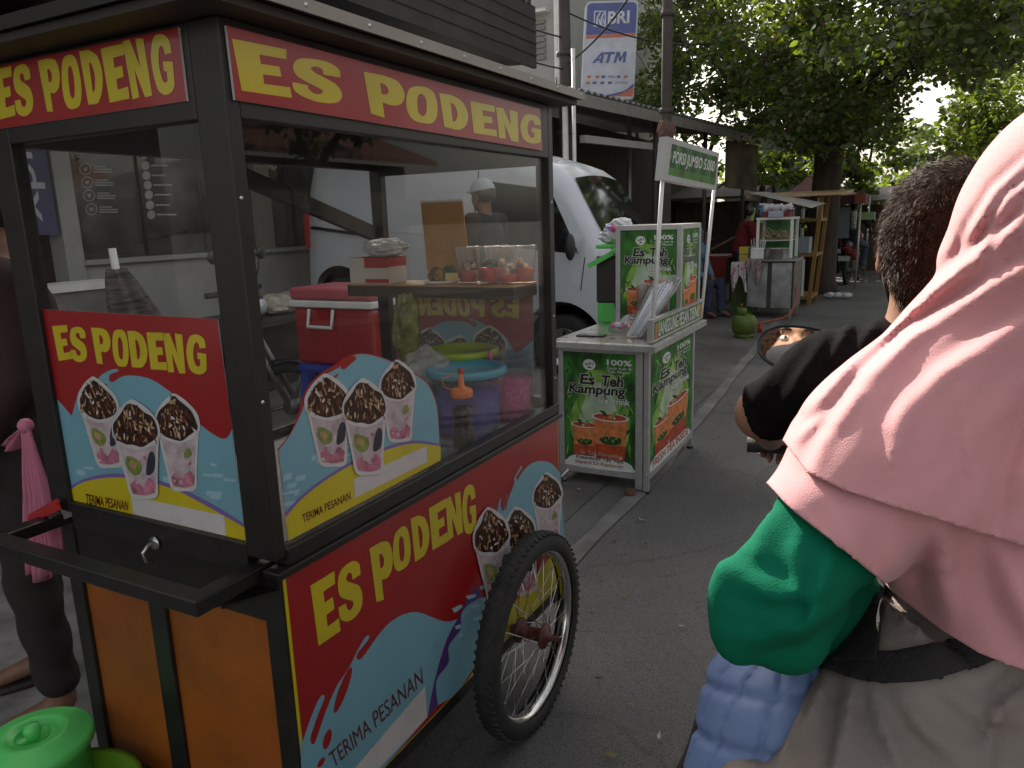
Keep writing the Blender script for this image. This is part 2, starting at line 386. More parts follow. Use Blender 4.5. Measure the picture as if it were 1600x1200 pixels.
def cup_art(a, q, L, P_, seed=0):
    R = random.Random(seed); mp = qmap(q)
    a.unit(q, [[(.2, -.01), (.5, -.035), (.8, -.01), (.86, .2), (.98, .58), (1.03, .64), (1.0, .8), (.8, .93), (.55, 1.02), (.42, 1.01), (.2, .92), (.0, .78), (-.03, .64), (.02, .57), (.12, .2)]], P_['wh'], L)
    a.unit(q, [[(.24, .02, T), (.5, -.005), (.76, .02, T), (.93, .6, T), (.07, .6, T)]], P_['cup'], L+1)
    a.unit(q, [[(.24, .03, T), (.5, .005), (.76, .03, T), (.8, .13, T), (.66, .19), (.5, .1), (.36, .17), (.21, .12, T)]], P_['pink'], L+2)
    for i in range(16):
        u, v = R.uniform(.26, .74), R.uniform(.05, .42); r = R.uniform(.015, .045)
        a.unit(q, [[(u+r*cos(t)*R.uniform(.7, 1.4), v+r*.5*sin(t)*R.uniform(.7, 1.4)) for t in np.linspace(0, 5.5, 6)]], P_[R.choice(['wh', 'pink', 'cup', 'cup'])], L+2.2+i*.055)
    if seed % 3 != 2:
        a.unit(q, [[(.2, .3), (.34, .22), (.5, .25), (.53, .34), (.4, .4), (.22, .42)]], P_['grn'], L+3.2)
        a.unit(q, [[(.62, .22), (.8, .26), (.86, .42), (.78, .47), (.68, .38)]], P_['dk'], L+3.2)
        a.unit(q, [[(.25, .34), (.36, .28), (.42, .33), (.32, .38)]], P_['nut'], L+3.4)
    else:
        a.unit(q, [[(.6, .32), (.78, .36), (.72, .44), (.62, .4)]], P_['grn'], L+3.2)
    a.unit(q, [[(.03, .6), (.1, .545), (.5, .49), (.9, .545), (.97, .6), (.93, .66), (.5, .56), (.07, .66)]], P_['wh'], L+3.7)
    out = [(.05, .64), (.2, .57), (.42, .53), (.6, .53), (.8, .57), (.95, .64), (.96, .74), (.88, .83), (.74, .9), (.62, .96), (.5, .99), (.4, .96), (.26, .89), (.12, .82), (.04, .74)]
    out = [(x+R.uniform(-.02, .02), y+R.uniform(-.015, .012)) for x, y in out]
    a.unit(q, [out], P_['ch'], L+4)
    def inside():
        while True:
            u = R.uniform(.05, .95); v = R.uniform(.55, .97)
            if abs(u-.5)/.47+max(0, v-.72)/.30*1.0 < 1.0 and v > .56+abs(u-.5)*.1: return u, v
    for i in range(70):      # drizzle strands
        u, v = inside(); th = R.uniform(-.5, .5)+(.5-u)*1.2; l = R.uniform(.03, .09); w_ = R.uniform(.006, .014)
        du, dv = sin(th)*l, cos(th)*l*.7; nx, ny = cos(th)*w_, -sin(th)*w_
        a.unit(q, [[(u-du-nx, v-dv-ny), (u-du+nx, v-dv+ny), (u+du+nx, v+dv+ny), (u+du-nx, v+dv-ny)]], P_[R.choice(['ch2', 'ch2', 'nut', 'ch', 'txt'])], L+4.6+i*.03, False)
    for i in range(26):      # nuts
        u, v = inside(); th = R.uniform(0, 3); ra, rb = R.uniform(.03, .055), R.uniform(.014, .024)
        a.unit(q, [[(u+ra*cos(t)*cos(th)-rb*sin(t)*sin(th), v+(ra*cos(t)*sin(th)+rb*sin(t)*cos(th))*.7) for t in np.linspace(0, 5.6, 8)]], P_[R.choice(['nut', 'nut', 'nut', 'wh'])], L+7+i*.03)
    for i in range(30):
        u, v = inside(); l = R.uniform(.01, .04); th = R.uniform(0, 3); du, dv = sin(th)*l, cos(th)*l; nx, ny = cos(th)*.006, -sin(th)*.006
        a.unit(q, [[(u-du-nx, v-dv-ny), (u-du+nx, v-dv+ny), (u+du+nx, v+dv+ny), (u+du-nx, v+dv-ny)]], P_['ch'], L+8+i*.03, False)
Z4 = zq(0, 460, 2.727); Z6 = zq(420, 540, 3.2); Z7 = zq(420, 820, 3.158); Z2 = zq(340, 0, 2.857); Z1 = zq(0, 0, 2.4)
def end_art(a, P_):
    """the printed sheet on the short sides"""
    a.poly(Z4((150, 62), (928, 105), (1052, 1078), (300, 900)), P_['blue'], 0)
    a.sp(Z4((150, 62, T), (926, 105, T), (990, 572, T), (965, 612), (925, 605), (850, 550), (790, 470), (720, 410), (640, 360), (560, 345), (515, 352), (485, 372), (466, 366), (470, 340), (503, 328), (498, 318), (470, 322), (430, 345), (405, 375), (345, 400), (325, 450), (306, 518, T), (215, 412, T)), P_['red'], 1)
    a.sp(Z4((445, 380), (458, 384), (452, 396), (440, 392)), P_['red'], 1.2)
    R = random.Random(3)
    for i in range(26):
        x = R.uniform(300, 980); y = R.uniform(620, 760)+max(0, x-600)*.28
        if y > 1000: continue
        w_, h_ = R.uniform(20, 70), R.uniform(12, 34)
        a.poly(Z4((x, y), (x+w_, y+h_*.3), (x+w_*.9, y+h_), (x-w_*.1, y+h_*.8)), P_['lb'], 1.3+i*.02)
    a.sp(Z4((293, 822, T), (350, 790), (430, 768), (520, 764), (640, 782), (760, 822), (900, 890), (1038, 975, T), (1042, 992, T), (900, 912), (760, 838), (640, 800), (520, 780), (430, 784), (350, 802), (296, 838, T)), P_['lil'], 2)
    a.sp(Z4((296, 838, T), (350, 802), (430, 784), (520, 780), (640, 800), (760, 838), (900, 912), (1042, 992, T), (1052, 1078, T), (300, 900, T)), P_['yel'], 2.4)
    a.word([Z4(*q) for q in [((222, 132), (288, 130), (310, 278), (248, 284)), ((295, 135), (366, 142), (375, 290), (305, 284)), ((388, 138), (468, 148), (480, 300), (408, 296)), ((475, 148), (545, 150), (553, 312), (488, 304)), ((543, 152), (624, 160), (634, 312), (558, 312)), ((625, 158), (700, 163), (716, 328), (640, 318)), ((695, 163), (780, 168), (792, 338), (715, 332)), ((790, 168), (877, 174), (884, 344), (803, 336))]], P_['yel'], 3)
    cup_art(a, Z4((318, 352), (484, 366), (552, 722), (388, 728)), 5, P_, 0)
    cup_art(a, Z4((652, 430), (838, 434), (872, 822), (700, 826)), 5, P_, 2)
    cup_art(a, Z4((470, 456), (668, 456), (712, 852), (530, 858)), 13, P_, 1)
    a.text('TERIMA PESANAN', Z4((366, 848), (548, 880), (548, 922), (368, 890)), P_['txt'], 4, bold=.012)
    a.poly(Z4((560, 858), (957, 942), (966, 1028), (570, 935)), P_['wh'], 4)
# ---------------------------------------------------------------- common materials
BLK = M('black_paint', (.012, .010, .009), rough=.38, var=.3, scale=12, dirt=.35, dirtcol=(.035, .03, .027))
ORG = M('orange_board', (.27, .070, .006), rough=.45, var=.22, scale=4, dirt=.6, dirtcol=(.11, .035, .012), bump=.1, bscale=30)
STL = M('steel', (.55, .54, .52), rough=.28, metal=.9, var=.15, scale=20)
CHR = M('chrome', (.7, .69, .66), rough=.14, metal=1, var=.15, scale=30, dirt=.5, dirtcol=(.15, .13, .11))
ALU = M('aluminium', (.50, .49, .47), rough=.4, metal=.55, var=.1, scale=20)
RUB = M('rubber', (.022, .021, .02), rough=.75, var=.35, scale=18, bump=.3, bscale=150, dirt=.6, dirtcol=(.06, .055, .05))
RUST = M('rusty_paint', (.10, .022, .016), rough=.55, var=.5, scale=60, dirt=.6, dirtcol=(.05, .03, .02))
GLS = glass_mat('pane_glass', (.965, .965, .95), haze=.006, ior=1.474)
CLR = glass_mat('clear_plastic', (.96, .96, .96), haze=.12, ior=1.49)
CLRB = glass_mat('clear_tub', (.94, .95, .97), haze=.04, ior=1.48)
BTL = glass_mat('bottle_plastic', (.96, .94, .92), haze=.01, ior=1.48)
def pm(name, col, rough=.4, **k): return M(name, col, rough=rough, **k)
WHT = pm('white_plastic', (.72, .70, .67)); PINKP = pm('pink_plastic', (.62, .10, .25)); REDP = pm('red_plastic', (.40, .02, .02)); BLUP = pm('blue_plastic', (.03, .05, .33))
GRNP = pm('lime_plastic', (.13, .62, .12)); OGRP = pm('olive_lid_plastic', (.32, .42, .03)); TEAL = pm('teal_lid_plastic', (.06, .30, .42)); ORP = pm('orange_plastic', (.75, .17, .02))
GREYM = M('grey_laminate', (.32, .31, .30), rough=.4, var=.15, scale=9)
P1 = pal()
P2 = pal(.62, .10)

# ================================================================ the dessert cart in front
X0, X1, Y0, Y1 = -1.0, -1.68, .918, 2.168      # upper case
cart = thing('food_cart', ((X0+X1)/2, (Y0+Y1)/2, 0), 'black framed glass dessert cart with red and yellow ES PODENG panels and a spoked wheel', 'food cart')
f = MB(); b = f.box
# uprights and rails of the glazed case
for x in (X0, X1):
    s_ = -1 if x == X0 else 1
    xa, xb = sorted((x, x+s_*.070)); b((xa, Y0, .90), (xb, Y0+.030, 1.83), BLK)
    xa, xb = sorted((x, x+s_*.045)); b((xa, Y1-.032, .895), (xb, Y1, 1.83), BLK)
    b((min(x, x+s_*.028), Y0+.030, 1.678), (max(x, x+s_*.028), Y1-.032, 1.83), BLK)
b((X1+.07, Y0, 1.678), (X0-.07, Y0+.03, 1.83), BLK); b((X1+.045, Y1-.03, 1.66), (X0-.045, Y1, 1.83), BLK)
b((X1+.07, Y0, .865), (X0-.07, Y0+.03, .925), BLK); b((X1+.045, Y1-.03, .895), (X0-.045, Y1, .935), BLK)
# sill that divides case and body (slightly proud, two steps)
b((X0-.03, Y0+.03, .880), (X0+.004, Y1+.004, .914), BLK); b((X0-.03, Y0-.004, .865), (X0+.012, Y1+.010, .880), BLK)
b((X1-.004, Y0+.03, .880), (X1+.03, Y1+.004, .914), BLK)
f.build('case_frame', cart, bevel=.0025)
# lower body frame
f = MB(); b = f.box
LX = X0-.004
for (xa, xb) in ((LX-.05, LX), (X1, X1+.045)):
    b((xa, Y0+.012, .22), (xb, Y0+.05, .865), BLK); b((xa, Y1-.045, .22), (xb, Y1, .865), BLK)
    b((xa, Y0+.05, .835), (xb, Y1-.045, .865), BLK); b((xa, Y0+.05, .235), (xb, Y1-.045, .275), BLK)
b((X1+.045, Y0+.016, .235), (LX-.05, Y0+.04, .275), BLK); b((X1+.045, Y0+.016, .76), (LX-.05, Y0+.04, .865), BLK)
b((-1.405, Y0+.012, .275), (-1.352, Y0+.036, .76), BLK)
b((X1+.045, Y1-.04, .235), (LX-.05, Y1-.005, .275), BLK); b((X1+.045, Y1-.04, .80), (LX-.05, Y1-.005, .865), BLK)
f.build('body_frame', cart, bevel=.0025)
f = MB(); f.box((X1+.02, Y0+.05, .868), (X0-.03, Y1-.03, .884), GREYM); f.build('counter_board', cart)
f = MB(); f.box((X1+.045, Y0+.06, .24), (LX-.06, Y1-.05, .255), BLK); f.build('bottom_board', cart)
for xa, xb in ((-1.645, -1.405), (-1.352, -1.054)):
    f = MB(); f.box((xa, Y0+.022, .275), (xb, Y0+.034, .76), ORG); f.build('orange_panel', cart)
f = MB(); f.box((X1+.05, Y1-.028, .27), (LX-.052, Y1-.016, .80), BLK); f.box((X1+.004, Y0+.05, .27), (X1+.014, Y1-.05, .835), M('red_board', (.30, .01, .01), rough=.4))
f.build('back_panel', cart)
# roof
f = MB(); RF = M('roof_edge_metal', (.28, .25, .22), rough=.5, metal=.3, var=.12)
f.box((X1-.11, Y0-.09, 1.848), (X0+.075, Y1+.06, 1.866), BLK)
f.build('roof', cart, bevel=.002)
f = MB(); f.box((X0+.077, Y0-.09, 1.846), (X0+.081, Y1+.06, 1.868), RF); f.box((X1-.11, Y0-.094, 1.846), (X0+.081, Y0-.092, 1.868), BLK)
f.box((X1-.10, Y0-.08, 1.832), (X0+.06, Y1+.05, 1.846), M('roof_lining', (.035, .028, .024), rough=.6)); f.build('roof_trim', cart)
for yy in np.linspace(Y0-.05, Y1+.03, 9): f = MB(); f.lathe([(0, .0025), (.003, .002), (.004, 0)], STL, c=(X0+.081, yy, 1.857), axis=(1, 0, 0), n=8); f.build('rivet', cart)
for yy, zz in ((Y0+.01, .87), (Y0+.012, 1.2), (Y0+.012, 1.55), (Y1-.016, 1.2), (Y1-.016, 1.55), (Y1-.016, 1.0)): f = MB(); f.lathe([(0, .002), (.003, .0015), (.004, 0)], STL, c=(X0, yy, zz), axis=(1, 0, 0), n=8); f.build('rivet', cart)
# banners
toF = lambda px, py: tuple(on(0, X0+.007, px, py)); toE = lambda px, py: tuple(on(1, Y0-.005, px, py))
RED2 = P1['red']; YEL = P1['yel']
f = MB(); a = Art(f, toF, (1, 0, 0)); q = Z2((40, 113), (1440, 487), (1450, 672), (80, 445))
f.prism([np.array(toF(*p))-np.array([.0005, 0, 0]) for p in q], (-.005, 0, 0), P1['wh']); a.poly(q, RED2, 0)
a.word([Z2(*k) for k in [((62, 168), (312, 222), (332, 444), (92, 402)), ((330, 243), (552, 290), (556, 482), (334, 424)), ((650, 316), (828, 358), (846, 552), (666, 506)), ((838, 378), (980, 395), (982, 562), (846, 536)), ((988, 412), (1114, 440), (1120, 590), (1002, 566)), ((1126, 448), (1240, 474), (1248, 614), (1136, 592)), ((1242, 476), (1341, 498), (1343, 637), (1250, 614)), ((1349, 504), (1443, 518), (1443, 648), (1354, 630))]], YEL, 2)
f.build('side_banner', cart, fixn=False)
f = MB(); a = Art(f, toE, (0, -1, 0)); zl = on(2, 1.709, 0, 200)
q = [(x, z) for x, z in ((-1.675, 1.822), (-1.085, 1.822), (-1.085, 1.709), (-1.675, 1.709))]
# end banner rectangle in metres
f.prism([(x, Y0-.0045, z) for x, z in q], (0, .0045, 0), P1['wh'])
f.add([(x, Y0-.005, z) for x, z in q], [(0, 3, 2, 1)], RED2)
a.word([Z1(*k) for k in [((-25, 258), (44, 248), (60, 438), (-6, 450)), ((45, 247), (112, 238), (131, 428), (62, 440)), ((141, 224), (220, 214), (236, 412), (172, 424)), ((226, 208), (294, 202), (314, 402), (242, 414)), ((297, 188), (380, 186), (391, 384), (328, 396)), ((378, 178), (466, 162), (488, 376), (408, 386)), ((460, 152), (540, 140), (572, 360), (494, 374)), ((554, 132), (638, 126), (660, 350), (588, 360))]], YEL, 2)
f.build('end_banner', cart, fixn=False)
# panes
f = MB(); f.box((X0-.018, Y0+.030, .914), (X0-.014, Y1-.032, 1.678), GLS); f.build('side_pane', cart)
f = MB(); f.box((X1+.07, Y0+.012, .925), (X0-.07, Y0+.016, 1.678), GLS); f.build('end_pane', cart)
f = MB(); f.box((X1+.045, Y1-.018, .935), (X0-.045, Y1-.014, 1.66), GLS); f.build('far_end_pane', cart)
# end sheet on the near pane
toE2 = lambda px, py: tuple(on(1, Y0+.0105, px, py))
f = MB(); a = Art(f, toE2, (0, -1, 0)); f.prism([np.array(toE2(*p))+np.array([0, .0003, 0]) for p in Z4((150, 62), (928, 105), (1052, 1078), (300, 900))], (0, .0008, 0), P1['wh'])
end_art(a, P1); f.build('end_sticker', cart, fixn=False)
# the same sheet on the far end, seen from its back through the glass
xc = (X0+X1)/2
def toB(px, py):
    p = on(1, Y0, px, py); return (2*xc-p[0]-.005, Y1-.021, p[2]-.055)
f = MB(); a = Art(f, toB, (0, -1, 0)); end_art(a, P2)
f.build('far_end_sticker', cart, fixn=False)
# window sheet with an arched top
toW = lambda px, py: tuple(on(0, X0-.0125, px, py))
f = MB(); a = Art(f, toW, (1, 0, 0))
a.sp(Z6((98, 977, T), (44, 520, T), (110, 430), (150, 330), (170, 255), (205, 190), (270, 130), (330, 95), (385, 55), (440, 38), (510, 42), (600, 70), (700, 120), (765, 160), (800, 195), (835, 270), (850, 370), (860, 575, T)), P1['red'], 0)
a.sp(Z6((98, 977, T), (48, 525, T), (112, 436), (165, 330), (185, 262), (215, 205), (285, 145), (345, 112), (395, 68), (440, 45), (505, 47), (600, 76), (700, 128), (765, 168), (798, 202), (831, 274), (846, 370), (857, 574, T)), P1['blue'], 1)
a.sp(Z6((425, 52), (435, 68), (405, 95), (378, 118), (360, 112), (362, 92), (385, 68)), P1['red'], 2); a.sp(Z6((346, 138), (338, 158), (300, 190), (312, 165)), P1['red'], 2)
R = random.Random(9)
for i in range(34):
    x = R.uniform(60, 820); yb = 900-x*.55; y = R.uniform(yb-230, yb-30)
    if y < 370: continue
    w_, h_ = R.uniform(20, 60), R.uniform(10, 34)
    a.poly(Z6((x, y), (x+w_, y-h_*.4), (x+w_*.9, y+h_*.6), (x-w_*.1, y+h_)), P1['lb'], 2.1+i*.03)
a.sp(Z6((78, 835, T), (160, 750), (270, 665), (400, 585), (520, 530), (640, 490), (740, 474), (856, 490, T), (857, 503, T), (740, 489), (640, 505), (520, 547), (400, 602), (270, 682), (160, 770), (82, 858, T)), P1['lil'], 3.2)
a.sp(Z6((82, 858, T), (160, 770), (270, 682), (400, 602), (520, 547), (640, 505), (740, 489), (857, 503, T), (858, 573, T), (98, 975, T)), P1['yel'], 3.6)
cup_art(a, Z6((168, 160), (390, 142), (424, 588), (214, 592)), 5, P1, 0)
cup_art(a, Z6((548, 92), (724, 68), (744, 462), (566, 474)), 5, P1, 2)
cup_art(a, Z6((356, 186), (568, 162), (604, 622), (388, 638)), 15, P1, 1)
a.poly(Z6((423, 668), (787, 500), (790, 580), (428, 762)), P1['wh'], 5)
a.text('TERIMA PESANAN', Z6((162, 846), (404, 728), (407, 768), (168, 886)), P1['txt'], 5, bold=.012)
f.build('window_sticker', cart, fixn=False)
# printed side panel
XP = X0+.001
toP = lambda px, py: tuple(on(0, XP, px, py))
f = MB(); a = Art(f, toP, (1, 0, 0)); yA, yB, zA, zB = .936, Y1-.002, .866, .276
f.box((LX, yA, zB), (XP-.0004, yB, zA), P1['yel'])
f.add([(XP, yA+.004, zB+.003), (XP, yB-.003, zB+.003), (XP, yB-.003, zA-.003), (XP, yA+.004, zA-.003)], [(0, 1, 2, 3)], RED2)
yz = lambda y, z: tuple(pr2((XP, y, z)))
def pr2(p):
    p = np.array(p)-CAMP; return (800+FPX*(p@_r)/(p@_f), 600-FPX*(p@_u)/(p@_f))
a.sp(Z7((150, 1000, T), (160, 1090, T), (195, 985), (232, 890), (258, 845), (272, 842), (272, 862), (245, 930), (210, 1030), (206, 1070), (222, 1082), (240, 1040), (285, 910), (335, 795), (395, 705), (440, 615), (478, 552), (494, 548), (488, 570), (440, 630), (432, 655), (448, 665), (480, 630), (540, 545), (600, 480), (670, 440), (740, 432), (820, 462), (880, 478), (930, 466, T), (880, 560), (835, 700), (800, 850), (785, 945, T)) + [yz(1.16, zB+.004), yz(yA+.006, zB+.004)], P1['blue'], 1)
for c_, r1, r2, th in (((365, 815), 120, 20, -1.22), ((288, 1058), 52, 18, -1.3), ((258, 1172), 30, 12, -1.0)):
    a.sp(Z7(*[(c_[0]+r1*cos(t)*cos(th)-r2*sin(t)*sin(th), c_[1]+r1*cos(t)*sin(th)+r2*sin(t)*cos(th)) for t in np.linspace(0, 2*pi, 13)[:-1]]), RED2, 2)
a.sp(Z7((1025, 300, T), (1048, 355, T), (985, 395), (950, 440), (945, 515), (887, 600), (887, 680), (827, 770), (834, 892, T), (785, 948, T), (805, 830), (840, 690), (885, 555), (930, 465), (975, 375)), P1['pur'], 2)
R = random.Random(4)
bl = Z7((1048, 352, T), (1110, 480, T), (1100, 600, T)) + [yz(1.75, .36), yz(1.52, zB+.004)] + Z7((834, 892, T), (827, 770), (887, 680), (887, 600), (945, 515), (950, 440), (985, 395))
a.sp(bl, P1['blue'], 1.5)
for i in range(16):
    x = R.uniform(870, 1080); y = 1230-x+R.uniform(80, 320)*.9
    w_ = R.uniform(20, 50); a.poly(Z7((x, y), (x+w_, y-12), (x+w_*1.1, y+4), (x+w_*.3, y+16)), P1['lb'], 2.5+i*.05)
a.poly([yz(1.55, zB+.004), yz(2.15, zB+.004), yz(2.15, .42), yz(1.75, .36)], P1['yel'], 3)
a.sp(Z6((1140, 830, T), (1150, 780), (1160, 760, T), (1158, 800), (1172, 826), (1190, 745), (1225, 665), (1258, 604), (1264, 612), (1238, 655), (1244, 672), (1262, 640), (1310, 590), (1370, 577), (1420, 595), (1458, 640, T), (1480, 1000, T), (1340, 1060, T), (1180, 900, T)), P1['blue'], 2)
a.sp(Z6((1222, 672), (1226, 690), (1196, 770), (1184, 822), (1180, 800), (1198, 720)), RED2, 3)
cup_art(a, Z6((1312, 662), (1456, 624), (1480, 968), (1334, 1008)), 5, P1, 2)
cup_art(a, Z6((1152, 836), (1312, 792), (1372, 1196), (1212, 1256)), 5, P1, 4)
cup_art(a, Z6((1002, 842), (1178, 796), (1236, 1236), (1062, 1300)), 15, P1, 3)
a.word([Z7(*k) for k in [((203, 294), (325, 226), (354, 532), (237, 602)), ((332, 222), (450, 160), (466, 436), (348, 496))]] + [Z7((495, 112), (602, 60), (626, 340), (520, 392))] + [Z6(*k) for k in [((616, 940), (698, 880), (714, 1090), (624, 1146)), ((707, 862), (795, 832), (806, 1030), (724, 1088)), ((798, 810), (886, 762), (896, 984), (812, 1026)), ((882, 766), (958, 724), (970, 934), (892, 978)), ((960, 716), (1030, 682), (1038, 922), (974, 958))]], YEL, 3)
a.text('TERIMA PESANAN', Z7((292, 1130), (752, 700), (760, 782), (318, 1200)), P1['txt'], 3, bold=.0)
a.poly([yz(.995, .338)]+[Z7((770, 795))[0], Z7((780, 950))[0]]+[yz(.99, zB+.012)], P1['wh'], 3)
f.build('side_panel', cart, fixn=False)
# push bar
f = MB(); hz = .872
f.box((-1.70, .770, hz-.016), (-1.035, .808, hz+.014), BLK); f.box((-1.075, .808, hz-.018), (-1.037, .960, hz+.012), BLK); f.box((-1.70, .808, hz-.016), (-1.66, .93, hz+.012), BLK)
f.build('push_bar', cart, bevel=.003)
f = MB(); f.prism([(-1.06, .84, .838), (-1.01, .93, .838), (-1.10, .93, .838)], (0, 0, -.006), BLK); f.build('bracket', cart)
f = MB(); f.tube([(-1.33, .905, .885), (-1.33, .885, .87), (-1.33, .89, .85), (-1.33, .905, .845)], .004, STL); f.lathe([(.0, 0), (.014, 0), (.014, .004), (0, .004)], STL, c=(-1.33, .916, .88), axis=(0, -1, 0), n=14); f.build('latch', cart)
# raised brace of the back hatch, shelf
f = MB(); f.bar((X1+.012, 1.52, 1.655), (X1+.012, 2.12, 1.47), .03, BLK, .045); f.build('brace', cart)
f = MB(); f.box((X1+.0, 1.98, 1.268), (X0-.05, 2.136, 1.303), M('shelf_wood', (.05, .035, .025), rough=.5)); f.box((X1+.0, 1.978, 1.3035), (X0-.05, 2.138, 1.309), M('shelf_top', (.42, .24, .12), rough=.45, var=.2, scale=10, stretch=(1, 8, 1)))
f.build('shelf', cart)
# wheels: near one in front of the panel, the other on the far side
def wheel(name, parent, c, R=.302, tw=.066, side=1, n=64, spokes=36):
    cx, cy, cz = c
    f = MB(); pr = []
    for i in range(17):
        t = pi*i/16; pr.append((R-.050+.050*sin(t)**.62, -tw/2*cos(t)))
    pr = [(R-.056, -tw/2+.008)] + pr + [(R-.056, tw/2-.008)]
    f.lathe(pr, RUB, c=c, axis=(1, 0, 0), n=96)
    for i in range(72):      # tread blocks
        for s_ in (-1, 1):
            t = 2*pi*(i+.5*(s_ > 0))/72; t2 = t+.05
            rr = R-.0015; p1 = Vector((cx+s_*.004, cy+rr*cos(t), cz+rr*sin(t))); p2 = Vector((cx+s_*.026, cy+(rr-.006)*cos(t2), cz+(rr-.006)*sin(t2)))
            f.bar(p1, p2, .011, RUB, .006, up=(0, cos(t), sin(t)))
    t_ = f.build('tyre', parent)
    f = MB(); f.lathe([(R-.052, -.024), (R-.045, -.022), (R-.060, -.010), (R-.064, 0), (R-.060, .010), (R-.045, .022), (R-.052, .024), (R-.066, .014), (R-.070, 0), (R-.066, -.014), (R-.052, -.024)], CHR, c=c, axis=(1, 0, 0), n=72)
    f.build('rim', parent)
    f = MB(); f.lathe([(.0, -.06), (.012, -.06), (.012, -.05), (.036, -.045), (.038, -.038), (.020, -.033), (.018, 0), (.020, .033), (.038, .038), (.036, .045), (.012, .05), (.012, .062), (0, .064)], RUST, c=c, axis=(1, 0, 0), n=24)
    f.lathe([(.0, .06), (.009, .061), (.009, .085), (0, .086)], RUST, c=c, axis=(1, 0, 0), n=6, smooth=False)
    f.build('hub', parent)
    f = MB()
    for i in range(spokes):
        t = 2*pi*i/spokes; s_ = 1 if i % 2 else -1; t2 = t+(.55 if (i//2) % 2 else -.55)
        f.tube([(cx+s_*.040, cy+.034*cos(t2), cz+.034*sin(t2)), (cx+s_*.004, cy+(R-.065)*cos(t), cz+(R-.065)*sin(t))], .0013, CHR, n=5)
    f.build('spokes', parent)
WC = (-.928, 1.80, .302)
for cxx, sd in ((-.928, 1), (-1.752, -1)):
    w0 = bpy.data.objects.new('wheel', None); COL.objects.link(w0); w0.parent = cart; w0.location = (0, 0, 0); w0.matrix_parent_inverse = Matrix.Translation(-cart.location)
    wheel('wheel', w0, (cxx, WC[1], WC[2]), side=sd)
f = MB(); f.tube([(-1.72, WC[1], WC[2]), (-.95, WC[1], WC[2])], .013, RUST); f.bar((-1.1, WC[1], WC[2]), (-1.1, WC[1], .24), .03, BLK); f.bar((-1.58, WC[1], WC[2]), (-1.58, WC[1], .24), .03, BLK); f.build('axle', cart)

# ---------------------------------------------------------------- things inside the case
def jar(name, label, cat, c, r, h, wall, fill, fillh, lid, lidr, lidh=.02, handle=None, group=None, taper=.9):
    o = thing(name, c, label, cat, group)
    f = MB(); f.lathe([(r*taper-.002, .002), (r*taper, .004), (r, h-.03), (r+.006, h-.028), (r+.006, h-.008), (r+.002, h-.006), (r-.003, h-.006), (r*taper-.004, .006)], wall, c=c, n=40); f.build('tub', o)
    if fillh:
        f = MB(); f.lathe([(0, .006), (r*taper-.006, .006), (r*(taper+(1-taper)*fillh/h)-.006, fillh-.004), (r*.6, fillh), (0, fillh+.004)], fill, c=c, n=36); f.build('filling', o)
    f = MB(); f.lathe([(0, h+lidh*.55), (lidr*.8, h+lidh*.55), (lidr*.84, h+lidh), (lidr*.97, h+lidh), (lidr, h+lidh*.7), (lidr, h), (lidr*.97, h-.002)], lid, c=c, n=44); f.build('lid', o)
    return o
zc = .884
BF = M('violet_syrup', (.16, .14, .50), rough=.5, var=.35, scale=20); PF = M('pink_jelly', (.75, .07, .28), rough=.35, var=.5, scale=90, bump=.5, bscale=120)
jar('storage_tub', 'round clear tub of violet filling under a blue lid in the cart', 'tub', (-1.150, 1.855, zc), .108, .180, CLRB, BF, .14, TEAL, .120)
pj = jar('storage_tub', 'round clear tub of pink jelly with a clear rim and pink spoon handle', 'tub', (-1.118, 2.045, zc), .086, .185, CLRB, PF, .13, CLRB, .090)
f = MB(); f.tube([(-1.135, 1.995, zc+.12), (-1.14, 1.985, zc+.20), (-1.142, 1.983, zc+.225)], [.005, .006, .007], PINKP); f.build('spoon', pj)
jar('storage_tub', 'tub of pale filling behind the pink one, covered by an olive green lid', 'tub', (-1.27, 2.03, zc), .10, .20, CLRB, M('pale_filling', (.45, .40, .36)), .12, OGRP, .118)
# chocolate syrup bottle
c = (-1.075, 1.705, zc); o = thing('squeeze_bottle', c, 'tall squeeze bottle of dark chocolate syrup with an orange nozzle cap', 'bottle')
f = MB(); f.lathe([(0, .001), (.030, .001), (.032, .006), (.032, .03), (.027, .06), (.0265, .09), (.030, .13), (.0285, .15), (.024, .158)], BTL, c=c, n=28); f.build('bottle_body', o)
f = MB(); f.lathe([(0, .003), (.028, .004), (.0295, .01), (.0295, .03), (.0245, .06), (.024, .09), (.0275, .118), (0, .120)], M('chocolate_syrup', (.016, .007, .006), rough=.2), c=c, n=28); f.build('syrup', o)
f = MB(); f.lathe([(.030, .148), (.031, .150), (.031, .166), (.022, .172), (.009, .176), (.007, .20), (.005, .212), (0, .213)], ORP, c=c, n=28)
f.tube([(c[0]-.02, c[1]-.02, c[2]+.17), (c[0]-.035, c[1]-.035, c[2]+.18), (c[0]-.03, c[1]-.045, c[2]+.205), (c[0]-.01, c[1]-.01, c[2]+.215)], .0016, ORP, n=6)
f.ball((c[0], c[1], c[2]+.219), .009, REDP, n=10); f.build('nozzle_cap', o)
f = MB(); f.add([(c[0]+.0335*cos(t), c[1]+.0335*sin(t), c[2]+z_) for t in (-.45, -.25, -.05, .15) for z_ in (.006, .014)], [(0, 2, 3, 1), (2, 4, 5, 3), (4, 6, 7, 5)], WHT); f.build('price_label', o)
